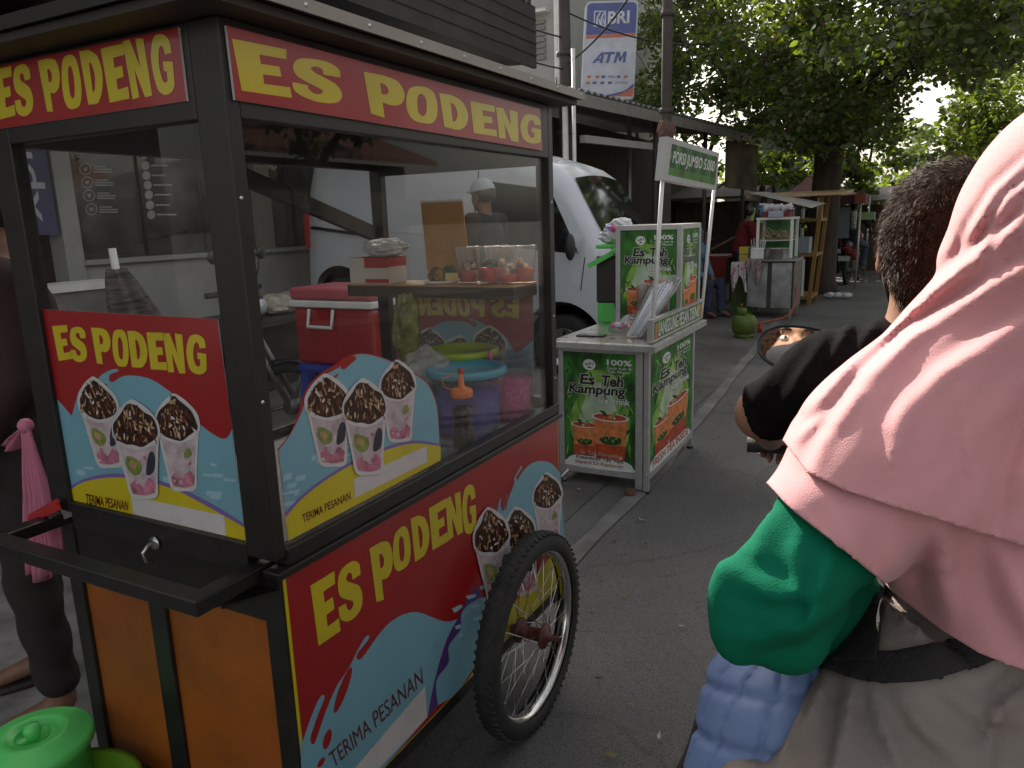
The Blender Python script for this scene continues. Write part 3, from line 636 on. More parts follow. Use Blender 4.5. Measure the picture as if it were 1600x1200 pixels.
# steel plate edge behind the sticker, green basket, tongs and bags
c = (-1.12, 1.60, zc); o = MB().lathe([(0, .004), (.06, .004), (.078, .014), (.08, .013), (.062, .001), (0, .001)], STL, c=c, n=36).build('steel_plate'); tag(o, 'small shiny steel plate on the cart counter beside the syrup bottle', 'plate')
c = (-1.30, 1.86, zc)
f = MB(); GN = M('green_basket', (.03, .22, .09), rough=.4)
f.lathe([(0, .003), (.085, .003), (.11, .09), (.118, .115), (.122, .115), (.114, .088), (.088, 0), (0, 0)], GN, c=c, n=32)
for j in range(5):
    f.tube([(c[0]+(.092+.005*j)*cos(t), c[1]+(.092+.005*j)*sin(t), c[2]+.02+.018*j) for t in np.linspace(0, 2*pi, 25)[:-1]], .0022, GN, n=5, closed=True)
tag(f.build('green_basket'), 'green plastic basket holding bags inside the cart', 'basket')
f = MB(); R = random.Random(2)
def crumple(cn, rr, mat_, seed, n=22, amp=.35, sc=(1, 1, 1), name=None, label=None, cat=None, parent=None):
    rs = np.random.RandomState(seed); k = 16; A_ = rs.normal(size=(k, 3)); ph = rs.uniform(0, 6.3, k); fr = rs.uniform(2, 8, k); f = MB(); A_ /= np.linalg.norm(A_, axis=1)[:, None]
    def fn(u, v):
        t = 2*pi*u; p_ = pi*v; d = np.array([sin(p_)*cos(t), sin(p_)*sin(t), cos(p_)])
        r_ = 1+amp*sum(abs(sin(fr[i]*(d@A_[i])+ph[i]))-.6 for i in range(k))/k*3
        return tuple(np.array(cn)+d*np.array(sc)*rr*r_)
    f.grid(fn, n*2, n, mat_, closed=True, smooth=False); o = f.build(name, parent)
    if label: tag(o, label, cat)
    return o
BAG = glass_mat('clear_bag', (.86, .86, .88), haze=.35, rough=.1)
WBAG = M('white_bag', (.62, .62, .64), rough=.35, var=.15, scale=15)
crumple((-1.30, 1.86, zc+.16), .075, BAG, 1, sc=(1, 1, 1.1), name='clear_bag', label='crumpled clear plastic bag standing up out of the green basket', cat='bag')
crumple((-1.36, 1.86, zc+.30), .055, M('wrapped_herbs', (.16, .17, .05), rough=.4, var=.5, scale=30), 4, sc=(.7, .7, 1.9), name='herb_bundle', label='wrapped bundle of green and white leaves hanging behind the shelf edge', cat='bundle')
f = MB(); f.lathe([(0, 0), (.022, 0), (.024, .05), (.02, .11), (.009, .13), (.009, .15), (0, .152)], REDP, c=(-1.42, 1.93, zc), n=20); tag(f.build('sauce_bottle'), 'red sauce bottle beside the green basket in the cart', 'bottle')
f = MB(); f.lathe([(0, 0), (.026, 0), (.026, .12), (.02, .13), (.02, .145), (0, .146)], WHT, c=(-1.22, 1.93, zc+.0), n=20); tag(f.build('milk_tin'), 'slim white bottle between the basket and blue lidded tub', 'bottle')
# ---- on the shelf
zs = 1.309
def cup(c, label, lvl=.045, layers=True, seed=0):
    o = thing('drink_cup', c, label, 'cup', 'plastic cups on the cart shelf')
    f = MB(); f.lathe([(0, .001), (.028, .001), (.029, .004), (.040, .108), (.043, .111), (.0435, .114), (.0415, .115), (.0395, .111), (.0275, .006), (0, .004)], CLR, c=c, n=28); f.build('cup_wall', o)
    f = MB(); f.lathe([(0, .006), (.0265, .006), (.0265+.011*lvl/.11, lvl), (0, lvl+.002)], M('red_syrup', (.62, .035, .02), rough=.3, var=.3, scale=50), c=c, n=24); f.build('syrup', o)
    f = MB(); rs = random.Random(seed)
    for i in range(9):
        f.ball((c[0]+rs.uniform(-.018, .018), c[1]+rs.uniform(-.018, .018), c[2]+lvl+rs.uniform(.0, .024)), rs.uniform(.006, .013), M(*rs.choice([('bean_black', (.03, .02, .02)), ('coconut', (.65, .5, .38)), ('coconut2', (.55, .33, .22)), ('leaf_jelly', (.05, .09, .03))])), n=8)
    f.build('topping', o); return o
for i, (px, py, lb) in enumerate([(732, 428, 'leftmost clear plastic cup on the shelf, half hidden, with pink syrup'), (764, 430, 'front left clear cup with red syrup and dark beans on the cart shelf'), (795, 430, 'front right clear cup nearly empty with grey beans on the cart shelf'), (778, 423, 'back clear cup seen between the two front cups on the shelf'), (826, 425, 'rightmost clear cup with red syrup against the far glass')]):
    y_ = 2.045 if i != 3 else 2.09; y_ = 2.075 if i == 4 else y_
    p = on(1, y_, px, py); p[0] = min(p[0], -1.063); cup((p[0], y_, zs), lb, [.04, .05, .03, .045, .045][i], seed=i)
# tissue box
p = on(1, 2.02, 600, 424); c = (-1.585, 2.035, zs); o = thing('tissue_box', c, 'white and red cardboard box with a white bag pulled from its top', 'box')
f = MB(); f.box((c[0]-.085, c[1]-.05, zs), (c[0]+.075, c[1]+.05, zs+.085), M('box_card', (.55, .50, .44), rough=.6)); f.build('carton', o, bevel=.002)
f = MB(); f.box((c[0]+.0755, c[1]-.0505, zs+.055), (c[0]+.076, c[1]+.0505, zs+.0855), REDP); f.box((c[0]-.02, c[1]-.0512, zs+.052), (c[0]+.0755, c[1]-.0503, zs+.0852), REDP); f.box((c[0]-.02, c[1]-.0512, zs+.004), (c[0]+.0755, c[1]-.0503, zs+.016), REDP); f.box((c[0]-.085, c[1]-.05, zs+.0853), (c[0]+.075, c[1]+.05, zs+.0863), M('dark_print', (.08, .03, .03))); f.build('red_band', o)
crumple((c[0]+.03, c[1], zs+.115), .055, WBAG, 8, sc=(1.5, .8, .55), name='tissue', parent=o)
# yellow board leaning on the glass
p0 = on(1, 2.11, 697, 405); 
f = MB(); f.prism([on(1, 2.10, 657, 316), on(1, 2.10, 722, 313), on(1, 2.10, 734, 424), on(1, 2.10, 668, 424)], (0, .004, 0), M('amber_board', (.42, .20, .03), rough=.5, var=.2, scale=12))
q_ = [on(1, 2.0985, *k) for k in ((657, 314), (723, 311), (723.6, 314.5), (657, 317))]; f.prism(q_, (0, .006, 0), WHT); tag(f.build('amber_board'), 'upright amber coloured board standing on the cart shelf', 'board')
p = on(1, 2.03, 690, 425); c = (p[0], 2.03, zs); o = thing('snack_plate', c, 'white plate of wrapped greens and snacks beside the cups on the shelf', 'plate')
MB().lathe([(0, .003), (.045, .003), (.062, .012), (.063, .0105), (.046, 0), (0, 0)], WHT, c=c, n=30).build('plate', o)
for i, (dx, dy, r_, m_) in enumerate([(-.02, 0, .026, (.16, .08, .03)), (.022, .01, .028, (.05, .08, .025)), (.0, -.01, .02, (.30, .18, .05))]):
    crumple((c[0]+dx, c[1]+dy, c[2]+.026), r_, M('snack%d' % i, m_, rough=.6, var=.5, scale=60), i+20, n=10, name='snack', parent=o)
f = MB(); f.box((c[0]+.035, c[1]-.03, zs+.012), (c[0]+.075, c[1]-.027, zs+.036), M('snack_tag', (.55, .38, .12)), rot=.5); f.build('paper_tag', o)

# red cooler on a blue stool behind the cart
cx_, cy_ = -2.64, 3.14
o = thing('plastic_stool', (cx_, cy_, .0), 'blue plastic stool carrying the red cooler behind the cart', 'stool')
f = MB(); f.box((cx_-.24, cy_-.20, .745), (cx_+.24, cy_+.20, .785), BLUP); f.build('seat', o, bevel=.012)
for sx in (-1, 1):
    for sy in (-1, 1): f = MB(); f.bar((cx_+sx*.20, cy_+sy*.16, .745), (cx_+sx*.24, cy_+sy*.22, .02), .055, BLUP); f.build('leg', o)
    f = MB(); f.bar((cx_+sx*.22, cy_-.19, .4), (cx_+sx*.22, cy_+.19, .4), .03, BLUP); f.build('crossbar', o)
REDC = M('cooler_red', (.34, .012, .018), rough=.35, coat=.3, var=.15, scale=5)
o = thing('cooler_box', (cx_, cy_, .785), 'red cooler box with white rim and handle on the blue stool', 'cooler')
f = MB(); f.box((cx_-.26, cy_-.17, .786), (cx_+.26, cy_+.17, 1.085), REDC); f.build('body', o, bevel=.02)
f = MB(); f.box((cx_-.275, cy_-.185, 1.088), (cx_+.275, cy_+.185, 1.125), WHT); f.build('rim', o, bevel=.008)
f = MB(); f.box((cx_-.27, cy_-.18, 1.127), (cx_+.27, cy_+.18, 1.19), M('cooler_lid', (.45, .10, .12), rough=.4)); f.build('lid', o, bevel=.015)
f = MB(); f.tube([(cx_+.262, cy_-.10, 1.08), (cx_+.285, cy_-.10, 1.0), (cx_+.285, cy_+.02, 1.0), (cx_+.262, cy_+.02, 1.08)], .010, WHT, n=8); f.build('handle', o)
f = MB(); f.tube([(cx_-.14, cy_-.178, 1.08), (cx_-.14, cy_-.20, .99), (cx_+.02, cy_-.20, .99), (cx_+.02, cy_-.178, 1.08)], .010, WHT, n=8); f.build('handle', o)
f = MB(); f.box((cx_+.262, cy_+.06, .90), (cx_+.264, cy_+.13, 1.0), WHT); f.lathe([(0, 0), (.045, .001), (.045, .004), (0, .005)], WHT, c=(cx_+.262, cy_+.09, 1.0), axis=(1, 0, 0), n=20); f.build('round_label', o)
# pink cloth tied on the push bar, with a red peg
o = thing('pink_cloth', (-1.66, .86, .9), 'pink cloth tied in a knot and hanging at the left end of the push bar', 'cloth')
PKC = M('pink_cotton', (.50, .16, .24), rough=.85, var=.1, scale=6)
kn = on(1, .93, 40, 665); f = MB(); f.ball(kn, .016, PKC, n=12)
for (a_, b_, wd) in (((38, 668), (58, 905), .062), ((36, 668), (12, 700), .022), ((42, 664), (80, 870), .040)):
    A_, B_ = on(1, .93, *a_), on(1, .93, *b_)
    def cl(u, v, A_=A_, B_=B_, wd=wd): 
        c_ = A_*(1-v)+B_*v; w_ = wd*(.25+.75*min(1, v*1.5)); return (c_[0]+(u-.5)*w_*1.2, c_[1]+.014*sin(u*19+v*3)*(.3+v)+.01*v, c_[2]+.01*sin(u*9)*v)
    f.grid(cl, 22, 14, PKC)
f.build('cloth', o, solid=.002)
f = MB(); a_, b_ = on(1, .90, 48, 812), on(1, .90, 92, 792); f.bar(a_, b_, .008, REDP, .014); f.bar(a_+(0, 0, .008), b_+(0, 0, .014), .006, REDP, .01); f.build('red_peg', o)
# lime green lid and bowl at the bottom left
c = tuple(on(2, .42, 52, 1150)); LG = M('lime_lid', (.10, .60, .13), rough=.38, var=.08)
o = thing('green_bucket', (c[0], c[1], .02), 'lime green bucket with a domed lid at the bottom left of the picture', 'bucket')
cb = (c[0], c[1], .02)
f = MB(); f.lathe([(0, 0), (.085, 0), (.105, .36), (.112, .365), (.112, .375), (.102, .375), (.082, .01), (0, .01)], LG, c=cb, n=40); f.build('tub', o)
f = MB(); f.lathe([(.035, .402), (.045, .398), (.050, .410), (.072, .408), (.078, .402), (.098, .400), (.104, .394), (.112, .394), (.117, .388), (.118, .372), (.115, .370), (.112, .386)], LG, c=cb, n=48); f.lathe([(0, .392), (.034, .392), (.036, .404)], LG, c=cb, n=30); f.lathe([(0, .43), (.014, .428), (.018, .415), (.012, .392)], LG, c=cb, n=20); f.build('lid', o)
c2 = (c[0]+.13, c[1]-.04, .02); o2 = thing('green_crate', c2, 'olive green basin on the paving beside the lime bucket', 'basin'); f = MB(); f.lathe([(0, 0), (.12, 0), (.15, .30), (.165, .305), (.165, .315), (.148, .312), (.118, .01), (0, .01)], M('olive_basin', (.10, .22, .01), rough=.4), c=c2, n=40); f.build('basin', o2)
# ================================================================ ground
def sstep(a, b, x): t = min(1, max(0, (x-a)/(b-a))); return t*t*(3-2*t)
def gz(x, y):
    w_ = sstep(2.5, 4.2, y)*(1-sstep(8.2, 9.6, y))
    if x > -1.95: z = 0
    elif x > -2.51: z = .15*sstep(-1.95, -2.51, x)+.0
    else: z = .15+.1265*(-2.51-max(x, -5.5))
    return z*w_
ASP = M('asphalt', (.155, .149, .142), rough=.85, var=.22, scale=.9, bump=.9, bscale=190, dirt=.45, dirtcol=(.14, .132, .122))
def speckle(m, amt=.5, sc=260):
    n = m.node_tree; b = n.nodes['Principled BSDF']; L = n.links; src = b.inputs['Base Color'].links[0].from_socket
    tc = n.nodes.new('ShaderNodeTexCoord'); v = n.nodes.new('ShaderNodeTexVoronoi'); v.inputs['Scale'].default_value = sc; L.new(tc.outputs['Object'], v.inputs[0])
    mr = n.nodes.new('ShaderNodeMapRange'); mr.inputs[1].default_value = 0; mr.inputs[2].default_value = .9; mr.inputs[3].default_value = 1+amt; mr.inputs[4].default_value = 1-amt
    L.new(v.outputs['Distance'], mr.inputs[0]); mx = n.nodes.new('ShaderNodeMix'); mx.data_type = 'RGBA'; mx.blend_type = 'MULTIPLY'; mx.inputs[0].default_value = 1
    L.new(src, mx.inputs[6]); L.new(mr.outputs[0], mx.inputs[7]); L.new(mx.outputs[2], b.inputs['Base Color'])
speckle(ASP)
f = MB(); f.add([(-300, -300, 0), (300, -300, 0), (300, 500, 0), (-300, 500, 0)], [(0, 1, 2, 3)], ASP); tag(f.build('road'), kind='structure')
CON = M('worn_concrete', (.135, .127, .118), rough=.9, var=.3, scale=1.5, bump=.7, bscale=90, dirt=.5, dirtcol=(.06, .057, .053))
speckle(CON, .35, 180)
f = MB(); xs = np.linspace(-12, -1.47, 60); ys = np.linspace(-6, 40, 150)
f.add([(x if i < 59 else -1.47+.01*sin(y*3), y, gz(x, y)+.006) for y in ys for i, x in enumerate(xs)], [(j*60+i, j*60+i+1, (j+1)*60+i+1, (j+1)*60+i) for j in range(149) for i in range(59)], CON, True)
tag(f.build('pavement'), kind='structure')
# worn pale edge strip of the road
STRIP = M('worn_edge_paint', (.165, .16, .15), rough=.85, var=.4, scale=3, bump=.4, bscale=120, dirt=1., dirtcol=(.10, .095, .09))
f = MB(); ys = np.linspace(-4, 40, 240); vs = []
for y in ys:
    xc_ = -1.30 - .055*max(0, y-4.4)*(1 if y < 8 else 1) if y > 4.4 else -1.275
    xc_ = max(xc_, -1.9); w_ = .045
    vs += [(xc_-w_-.004*sin(y*9)-.005*sin(y*23), y, .004+.004), (xc_+w_+.004*sin(y*7+1)+.005*sin(y*31), y, .008)]
f.add(vs, [(2*i, 2*i+1, 2*i+3, 2*i+2) for i in range(239)], STRIP); tag(f.build('road_edge_strip'), kind='structure')
# stone paving by the left wall
STN = M('rough_stone_paving', (.20, .185, .175), rough=.9, var=.4, scale=5, bump=1., bscale=22, dirt=.5, dirtcol=(.09, .08, .075))
f = MB(); n_ = 60
f.add([(-4.0+2.15*i/n_, -1+3.6*j/n_, .013+.006*sin(i*1.3+j*.7)*cos(j*.9)) for j in range(n_+1) for i in range(n_+1)], [(j*(n_+1)+i, j*(n_+1)+i+1, (j+1)*(n_+1)+i+1, (j+1)*(n_+1)+i) for j in range(n_) for i in range(n_)], STN, True)
tag(f.build('stone_paving'), kind='structure')
# fallen leaves and litter, one by one
LFM = [M('dry_leaf', (.22, .17, .07), rough=.8, var=.3), M('paper_scrap', (.32, .30, .27), rough=.8), M('dark_leaf', (.07, .05, .025), rough=.8)]
R = random.Random(11)
spots = [(1065, 978, 1), (1003, 812, 1), (975, 930, 0), (1020, 735, 2), (960, 842, 0), (1118, 600, 0), (1105, 560, 1), (1130, 555, 0), (905, 765, 1), (1092, 612, 2), (985, 1100, 0), (935, 1060, 2), (1045, 895, 0), (915, 980, 0), (1075, 800, 0), (1150, 545, 1), (1008, 850, 2), (1030, 1150, 1), (955, 1180, 0), (1320, 470, 1), (1095, 590, 0), (1140, 530, 2)]
for i, (px, py, k) in enumerate(spots):
    p = on(2, .012, px, py); s_ = R.uniform(.010, .022)*(1.0 if k == 1 else 1); th = R.uniform(0, 6.3); f = MB()
    z0 = gz(p[0], p[1])+.011
    v = [(-1, 0, .1), (-.4, .35, .3), (.3, .38, .15), (1, 0, .5), (.3, -.3, .05), (-.4, -.33, .25), (0, 0, 0)]
    f.add([(p[0]+s_*(a*cos(th)-b*sin(th)), p[1]+s_*(a*sin(th)+b*cos(th)), z0+c*s_) for a, b, c in v], [(6, 0, 1), (6, 1, 2), (6, 2, 3), (6, 3, 4), (6, 4, 5), (6, 5, 0)], LFM[k])
    tag(f.build('fallen_leaf' if k != 1 else 'paper_scrap'), 'small curled dry leaf lying on the road' if k == 0 else ('torn pale paper scrap lying on the road' if k == 1 else 'small dark dead leaf lying on the road'), 'leaf' if k != 1 else 'litter', ['dry leaves on the road', 'paper scraps on the road', 'dark leaves on the road'][k])

# grit on the asphalt near the camera
rs = np.random.default_rng(12); f = MB(); GRT = M('grit', (.16, .15, .14), rough=.9, var=.5, scale=50)
for i in range(2600):
    y = rs.uniform(.6, 7); x = rs.uniform(-1.25, .9) if i % 3 else -1.2+abs(rs.normal())*.15
    s_ = rs.uniform(.0015, .0045)*(1.5 if i % 23 == 0 else 1); a = rs.uniform(0, 3); c_, q_ = cos(a)*s_, sin(a)*s_
    f.add([(x+c_, y+q_, .002), (x-q_, y+c_*.8, .002), (x-c_*.9, y-q_, .002), (x+q_, y-c_, .002), (x, y, .002+s_*.9)], [(0, 1, 4), (1, 2, 4), (2, 3, 4), (3, 0, 4)], GRT)
tag(f.build('grit', fixn=False), 'fine grit and small stones scattered over the asphalt', 'grit', kind='stuff')
# cracks and tar repairs in the road surface
def crackify(m):
    n = m.node_tree; b = n.nodes['Principled BSDF']; L = n.links; src = b.inputs['Base Color'].links[0].from_socket
    tc = n.nodes.new('ShaderNodeTexCoord'); wn = n.nodes.new('ShaderNodeTexNoise'); wn.inputs['Scale'].default_value = 3; wn.inputs['Detail'].default_value = 6; L.new(tc.outputs['Object'], wn.inputs[0])
    ad = n.nodes.new('ShaderNodeVectorMath'); ad.operation = 'MULTIPLY_ADD'; ad.inputs[1].default_value = (.5, .5, .5); L.new(wn.outputs['Color'], ad.inputs[0]); L.new(tc.outputs['Object'], ad.inputs[2])
    v = n.nodes.new('ShaderNodeTexVoronoi'); v.feature = 'DISTANCE_TO_EDGE'; v.inputs['Scale'].default_value = .8; L.new(ad.outputs[0], v.inputs[0])
    r = n.nodes.new('ShaderNodeMapRange'); r.inputs[1].default_value = .003; r.inputs[2].default_value = .014; r.inputs[3].default_value = .80; r.inputs[4].default_value = 1; L.new(v.outputs['Distance'], r.inputs[0])
    pn = n.nodes.new('ShaderNodeTexNoise'); pn.inputs['Scale'].default_value = .55; pn.inputs['Detail'].default_value = 3; L.new(tc.outputs['Object'], pn.inputs[0])
    r2 = n.nodes.new('ShaderNodeMapRange'); r2.inputs[1].default_value = .42; r2.inputs[2].default_value = .60; r2.inputs[3].default_value = .80; r2.inputs[4].default_value = 1.18; L.new(pn.outputs[0], r2.inputs[0])
    mu = n.nodes.new('ShaderNodeMath'); mu.operation = 'MULTIPLY'; L.new(r.outputs[0], mu.inputs[0]); L.new(r2.outputs[0], mu.inputs[1])
    mx = n.nodes.new('ShaderNodeMix'); mx.data_type = 'RGBA'; mx.blend_type = 'MULTIPLY'; mx.inputs[0].default_value = 1; L.new(src, mx.inputs[6]); L.new(mu.outputs[0], mx.inputs[7]); L.new(mx.outputs[2], b.inputs['Base Color'])
crackify(ASP); crackify(CON)
# ================================================================ buildings on the left
WALL = M('beige_render', (.26, .235, .21), rough=.85, var=.15, scale=1.5, bump=.2, dirt=.4, dirtcol=(.13, .115, .10))
PIL = M('pillar_paint', (.42, .41, .39), rough=.6, var=.1, scale=3, dirt=.3, dirtcol=(.25, .23, .21))
DKM = M('dark_brown_metal', (.045, .036, .032), rough=.65, var=.3, scale=4)
DIM = M('dim_interior', (.10, .085, .072), rough=.9, var=.3, scale=1.2)
ZNC = M('zinc_sheet', (.33, .33, .33), rough=.4, metal=.6, var=.2, scale=3, dirt=.4, dirtcol=(.12, .08, .05))
SG = glass_mat('shop_glass', (.55, .52, .50), haze=.10, ior=1.52)
shop = thing('shop_building', (-6.2, 3, .5), 'shop front with tall windows, round white stickers and a grey corner pillar behind the cart', 'building')
f = MB()
f.box((-9.6, -3, .0), (-9.4, 8.0, 3.4), WALL); f.box((-9.4, 7.8, 0), (-6.2, 8.0, 3.4), WALL); f.box((-6.35, -3, 0), (-6.2, 3.4, 3.4), WALL)
f.box((-6.32, 3.95, .5), (-6.18, 7.8, 1.24), PIL); f.box((-9.4, -2.8, .3), (-6.35, 7.8, .5), DIM); f.box((-6.34, 3.95, 2.85), (-6.2, 7.8, 3.4), WALL)
f.box((-6.33, 5.95, 1.24), (-6.17, 6.15, 2.85), WALL); f.box((-6.33, 7.0, .5), (-6.16, 7.25, 2.85), PIL)
f.build('wall', shop, bevel=.004)
f = MB(); f.box((-6.24, 3.95, 1.24), (-6.10, 7.0, 1.285), PIL); f.build('window_sill', shop, bevel=.004)
f = MB(); f.box((-6.33, 3.80, .0), (-6.14, 3.955, 3.2), PIL); f.build('pillar', shop, bevel=.004)
for y0, y1 in ((3.96, 5.94), (6.16, 6.99)):
    w_ = MB(); w_.box((-6.262, y0, 1.286), (-6.252, y1, 2.849), SG); w_ = w_.build('window', shop)
    f = MB()
    for yy in np.linspace(y0, y1, 4)[:-1]: f.box((-6.27, yy, 1.286), (-6.245, yy+.025, 2.849), DKM)
    f.box((-6.27, y0+.025, 2.80), (-6.2455, y1, 2.848), DKM); f.build('frame', w_)
# sun canopy with dark fascia along the street
f = MB(); R = random.Random(5)
f.prism([(-3.80, -3, 3.10), (-3.80, 7.86, 3.10), (-3.80, 7.86, 3.72), (-3.80, -3, 3.72)], (-.04, 0, 0), DKM)
yv = -3
while yv < 7.8:
    f.box((-3.815, yv, 3.715), (-3.785, yv+.05, 3.745+R.uniform(-.01, .012)), DKM); yv += .12
for z_ in (3.22, 3.34, 3.46, 3.58): f.box((-3.797, -3, z_), (-3.790, 7.86, z_+.012), M('fascia_rib', (.03, .024, .02)))
f.build('fascia', shop)
f = MB(); f.prism([(-3.84, -3, 3.15), (-3.84, 7.86, 3.15), (-9.6, 7.86, 3.42), (-9.6, -3, 3.42)], (0, 0, .03), DKM); f.build('canopy', shop)
for yy in (.2, 7.6): f = MB(); f.tube([(-4.1, yy, gz(-4.1, yy)), (-4.1, yy, 3.14)], .04, DKM, n=10); f.build('canopy_post', shop)
# interior furniture seen through the glass
f = MB(); f.box((-7.6, 4.2, .5), (-7.2, 5.2, 1.25), M('counter_wood', (.20, .15, .11))); f.box((-7.65, 4.15, 1.25), (-7.15, 5.25, 1.28), WALL); tag(f.build('shop_counter'), 'plain wooden counter inside the shop behind the glass', 'counter')
# stickers on the glass: rows of round icons with short lines of text
STK = M('sticker_white', (.50, .48, .46), rough=.6)
GX = -6.249; gS = lambda px, py: tuple(on(0, GX, px, py))
Zs = zq(0, 200, 4.0)
def ring(a, c, r, m, lay):
    cx, cy = c; mp = lambda rr: [(cx+rr*cos(t), cy+rr*sin(t)) for t in np.linspace(0, 2*pi, 19)[:-1]]
    a.poly([mp(r), mp(r*.84)], m, lay)
f = MB(); a = Art(f, gS, (1, 0, 0), .001)
for cx, cy in ((533, 257), (545, 340), (557, 422), (571, 508)):
    c = Zs((cx, cy))[0]; ring(a, c, 9.5, STK, 0)
    a.poly([(c[0]-3, c[1]-2), (c[0]+3, c[1]-3), (c[0]+2.5, c[1]+2.5), (c[0]-2, c[1]+3)], STK, 0)
    for k in range(3): a.poly(Zs((cx+50, cy-18+k*16), (cx+130+((k*37) % 40), cy-18+k*16), (cx+130+((k*37) % 40), cy-11+k*16), (cx+50, cy-11+k*16)), STK, 0)
for i, cy in enumerate((105, 165, 235, 297, 357, 418, 482, 542)):
    cx = 893+i*7.5; c = Zs((cx, cy))[0]; a.poly([(c[0]+6.5*cos(t), c[1]+7*sin(t)) for t in np.linspace(0, 2*pi, 15)[:-1]], STK, 0)
    a.poly(Zs((cx+35, cy-6), (cx+120+(i*31 % 45), cy-6), (cx+120+(i*31 % 45), cy+4), (cx+35, cy+4)), STK, 0)
a.text('Beauty & Solusi', Zs((500, 140), (705, 142), (705, 168), (500, 168)), STK, 1)
tag(f.build('glass_sticker', fixn=False), 'columns of round white icons and short text lines stuck on the shop window', 'sticker')
PUR = M('sign_violet', (.10, .10, .19), rough=.5)
f = MB(); gP = lambda px, py: tuple(on(0, -6.13, px, py)); a = Art(f, gP, (1, 0, 0), .002)
f.box((-6.19, 3.46, 1.50), (-6.134, 3.765, 3.0), PUR)
# word runs upwards: map the word's left-right axis to the board's height
a.text('xpress', [on_ for on_ in [pr2((-6.13, 3.52, 1.60)), pr2((-6.13, 3.52, 2.75)), pr2((-6.13, 3.71, 2.75)), pr2((-6.13, 3.71, 1.60))]], M('sign_letter', (.55, .56, .62), rough=.5), 1, bold=.01)
tag(f.build('shop_sign', fixn=False), 'upright violet board with pale letters xpress beside the grey pillar', 'sign')
# low stone wall with white capping and the pole leaning in front
f = MB(); f.box((-3.72, 1.0, 0), (-3.52, 2.44, 1.235), M('stone_wall', (.22, .20, .185), rough=.9, var=.4, scale=4, bump=.5, bscale=30)); f.box((-3.74, 1.0, 1.236), (-3.50, 2.46, 1.27), WHT)
tag(f.build('stone_wall'), 'low mottled stone wall with a white top edge behind the cart', 'wall')
UM = thing('folded_parasol', (-3.1, 2.25, 0), 'folded striped parasol on a white pole leaning behind the cart', 'parasol')
pa, pb = on(0, -3.1, 196, 500), on(0, -3.1, 175, 388); d_ = pb-pa; base = pa-d_*(pa[2]/d_[2])
f = MB(); f.tube([base, pb], .016, WHT, n=12); f.build('pole', UM)
c1 = pa+d_*.72; f = MB()
def cn(u, v):
    p = c1+np.array([.02, .05, 0])*v*2-d_/np.linalg.norm(d_)*v*.55; r_ = (.035+.12*v**.8)*(1+.22*sin(u*2*pi*7)); return tuple(p+np.array([cos(2*pi*u)*r_, sin(2*pi*u)*r_, .0]))
f.grid(cn, 56, 12, M('grey_canvas', (.11, .09, .09), rough=.8, var=.8, scale=9, stretch=(1, 1, 8)), closed=True); f.build('canopy', UM)
# goods on the ground behind
f = MB(); f.box((-4.6, 3.5, .35), (-4.1, 4.6, .80), DKM); f.box((-4.7, 3.4, .82), (-4.0, 4.7, .86), DKM); tag(f.build('dark_table'), 'low dark table under the shop window seen through the cart glass', 'table')
crumple((-4.3, 4.3, .93), .17, M('rice_bag', (.42, .38, .30), rough=.7, var=.5, scale=12), 31, sc=(1, 1.6, .45), name='goods_bag', label='pale yellowish bag of goods lying on the low dark table', cat='bag')

# ---- pale house behind, poles and wires
HB = thing('pale_house', (-9, 17, 0), 'pale grey tall house with shutters partly hidden behind the roof and wires', 'building')
HW = M('pale_house_wall', (.40, .38, .36), rough=.85, var=.12, scale=.8, dirt=.4, dirtcol=(.28, .25, .22))
f = MB(); f.box((-13, 14.5, 0), (-6.6, 22, 7.5), HW); f.build('wall', HB)
for k, (xa, z_) in enumerate(((-12.2, 4.6), (-10.6, 4.6), (-9.0, 4.6), (-7.6, 4.6), (-12.2, 6.1), (-10.6, 6.1), (-9.0, 6.1))):
    w_ = MB()
    for q in range(7): w_.box((xa, 14.46, z_+q*.11), (xa+.8, 14.50, z_+.07+q*.11), M('shutter_grey', (.22, .21, .20)))
    w_.build('window', HB)
    f = MB(); f.box((xa-.1, 14.3, z_+.84), (xa+.9, 14.52, z_+.9), WHT); f.build('window_hood', HB)
f = MB(); f.prism([(-13.4, 14.1, 7.5), (-6.2, 14.1, 7.5), (-6.2, 22.4, 7.5), (-13.4, 22.4, 7.5)], (0, 0, .18), PIL); f.build('roof', HB)
f = MB(); f.tube([(-6.5, 14.4, 0), (-6.5, 14.4, 7.4)], .07, WHT); f.build('drain_pipe', HB)
# warung: long open shed with a zinc roof
WR = thing('warung', (-5, 12, 0), 'long dark open shed of brown boards under a zinc roof along the street', 'shed')
E1, E2 = np.array([-3.56, 8.3, 2.93]), np.array([-2.75, 15.6, 2.93])
ROOF0 = np.array([-3.76, 6.6, 2.93])
f = MB(); B1, B2 = np.array([-7.6, 8.3, 3.45]), np.array([-7.6, 15.8, 3.45]); n_ = 90
def rf(u, v):
    p = (E1*(1-v)+E2*v)*(1-u)+(B1*(1-v)+B2*v)*u; p = p.copy(); p[2] += .018*sin(v*2*pi*46); return tuple(p)
f.grid(rf, 6, 420, ZNC); f.build('roof', WR, solid=.004)
f = MB(); f.prism([E1+(0, 0, -.03), E2+(0, 0, -.03), E2+(0, 0, -.17), E1+(0, 0, -.17)], (-.03, 0, 0), M('eave_board', (.30, .28, .26), rough=.6, metal=.2, dirt=.4)); f.build('eave_board', WR)
BRN = M('brown_boards', (.075, .050, .038), rough=.8, var=.45, scale=3, stretch=(8, 8, .6))
f = MB(); R = random.Random(8)
yv = 8.35
while yv < 21.5:
    f.box((-5.05-R.uniform(0, .01), yv, 0), (-5.01, yv+.21, 3.0), BRN); yv += .215
f.build('back_wall', WR)
f = MB(); xv = -4.99
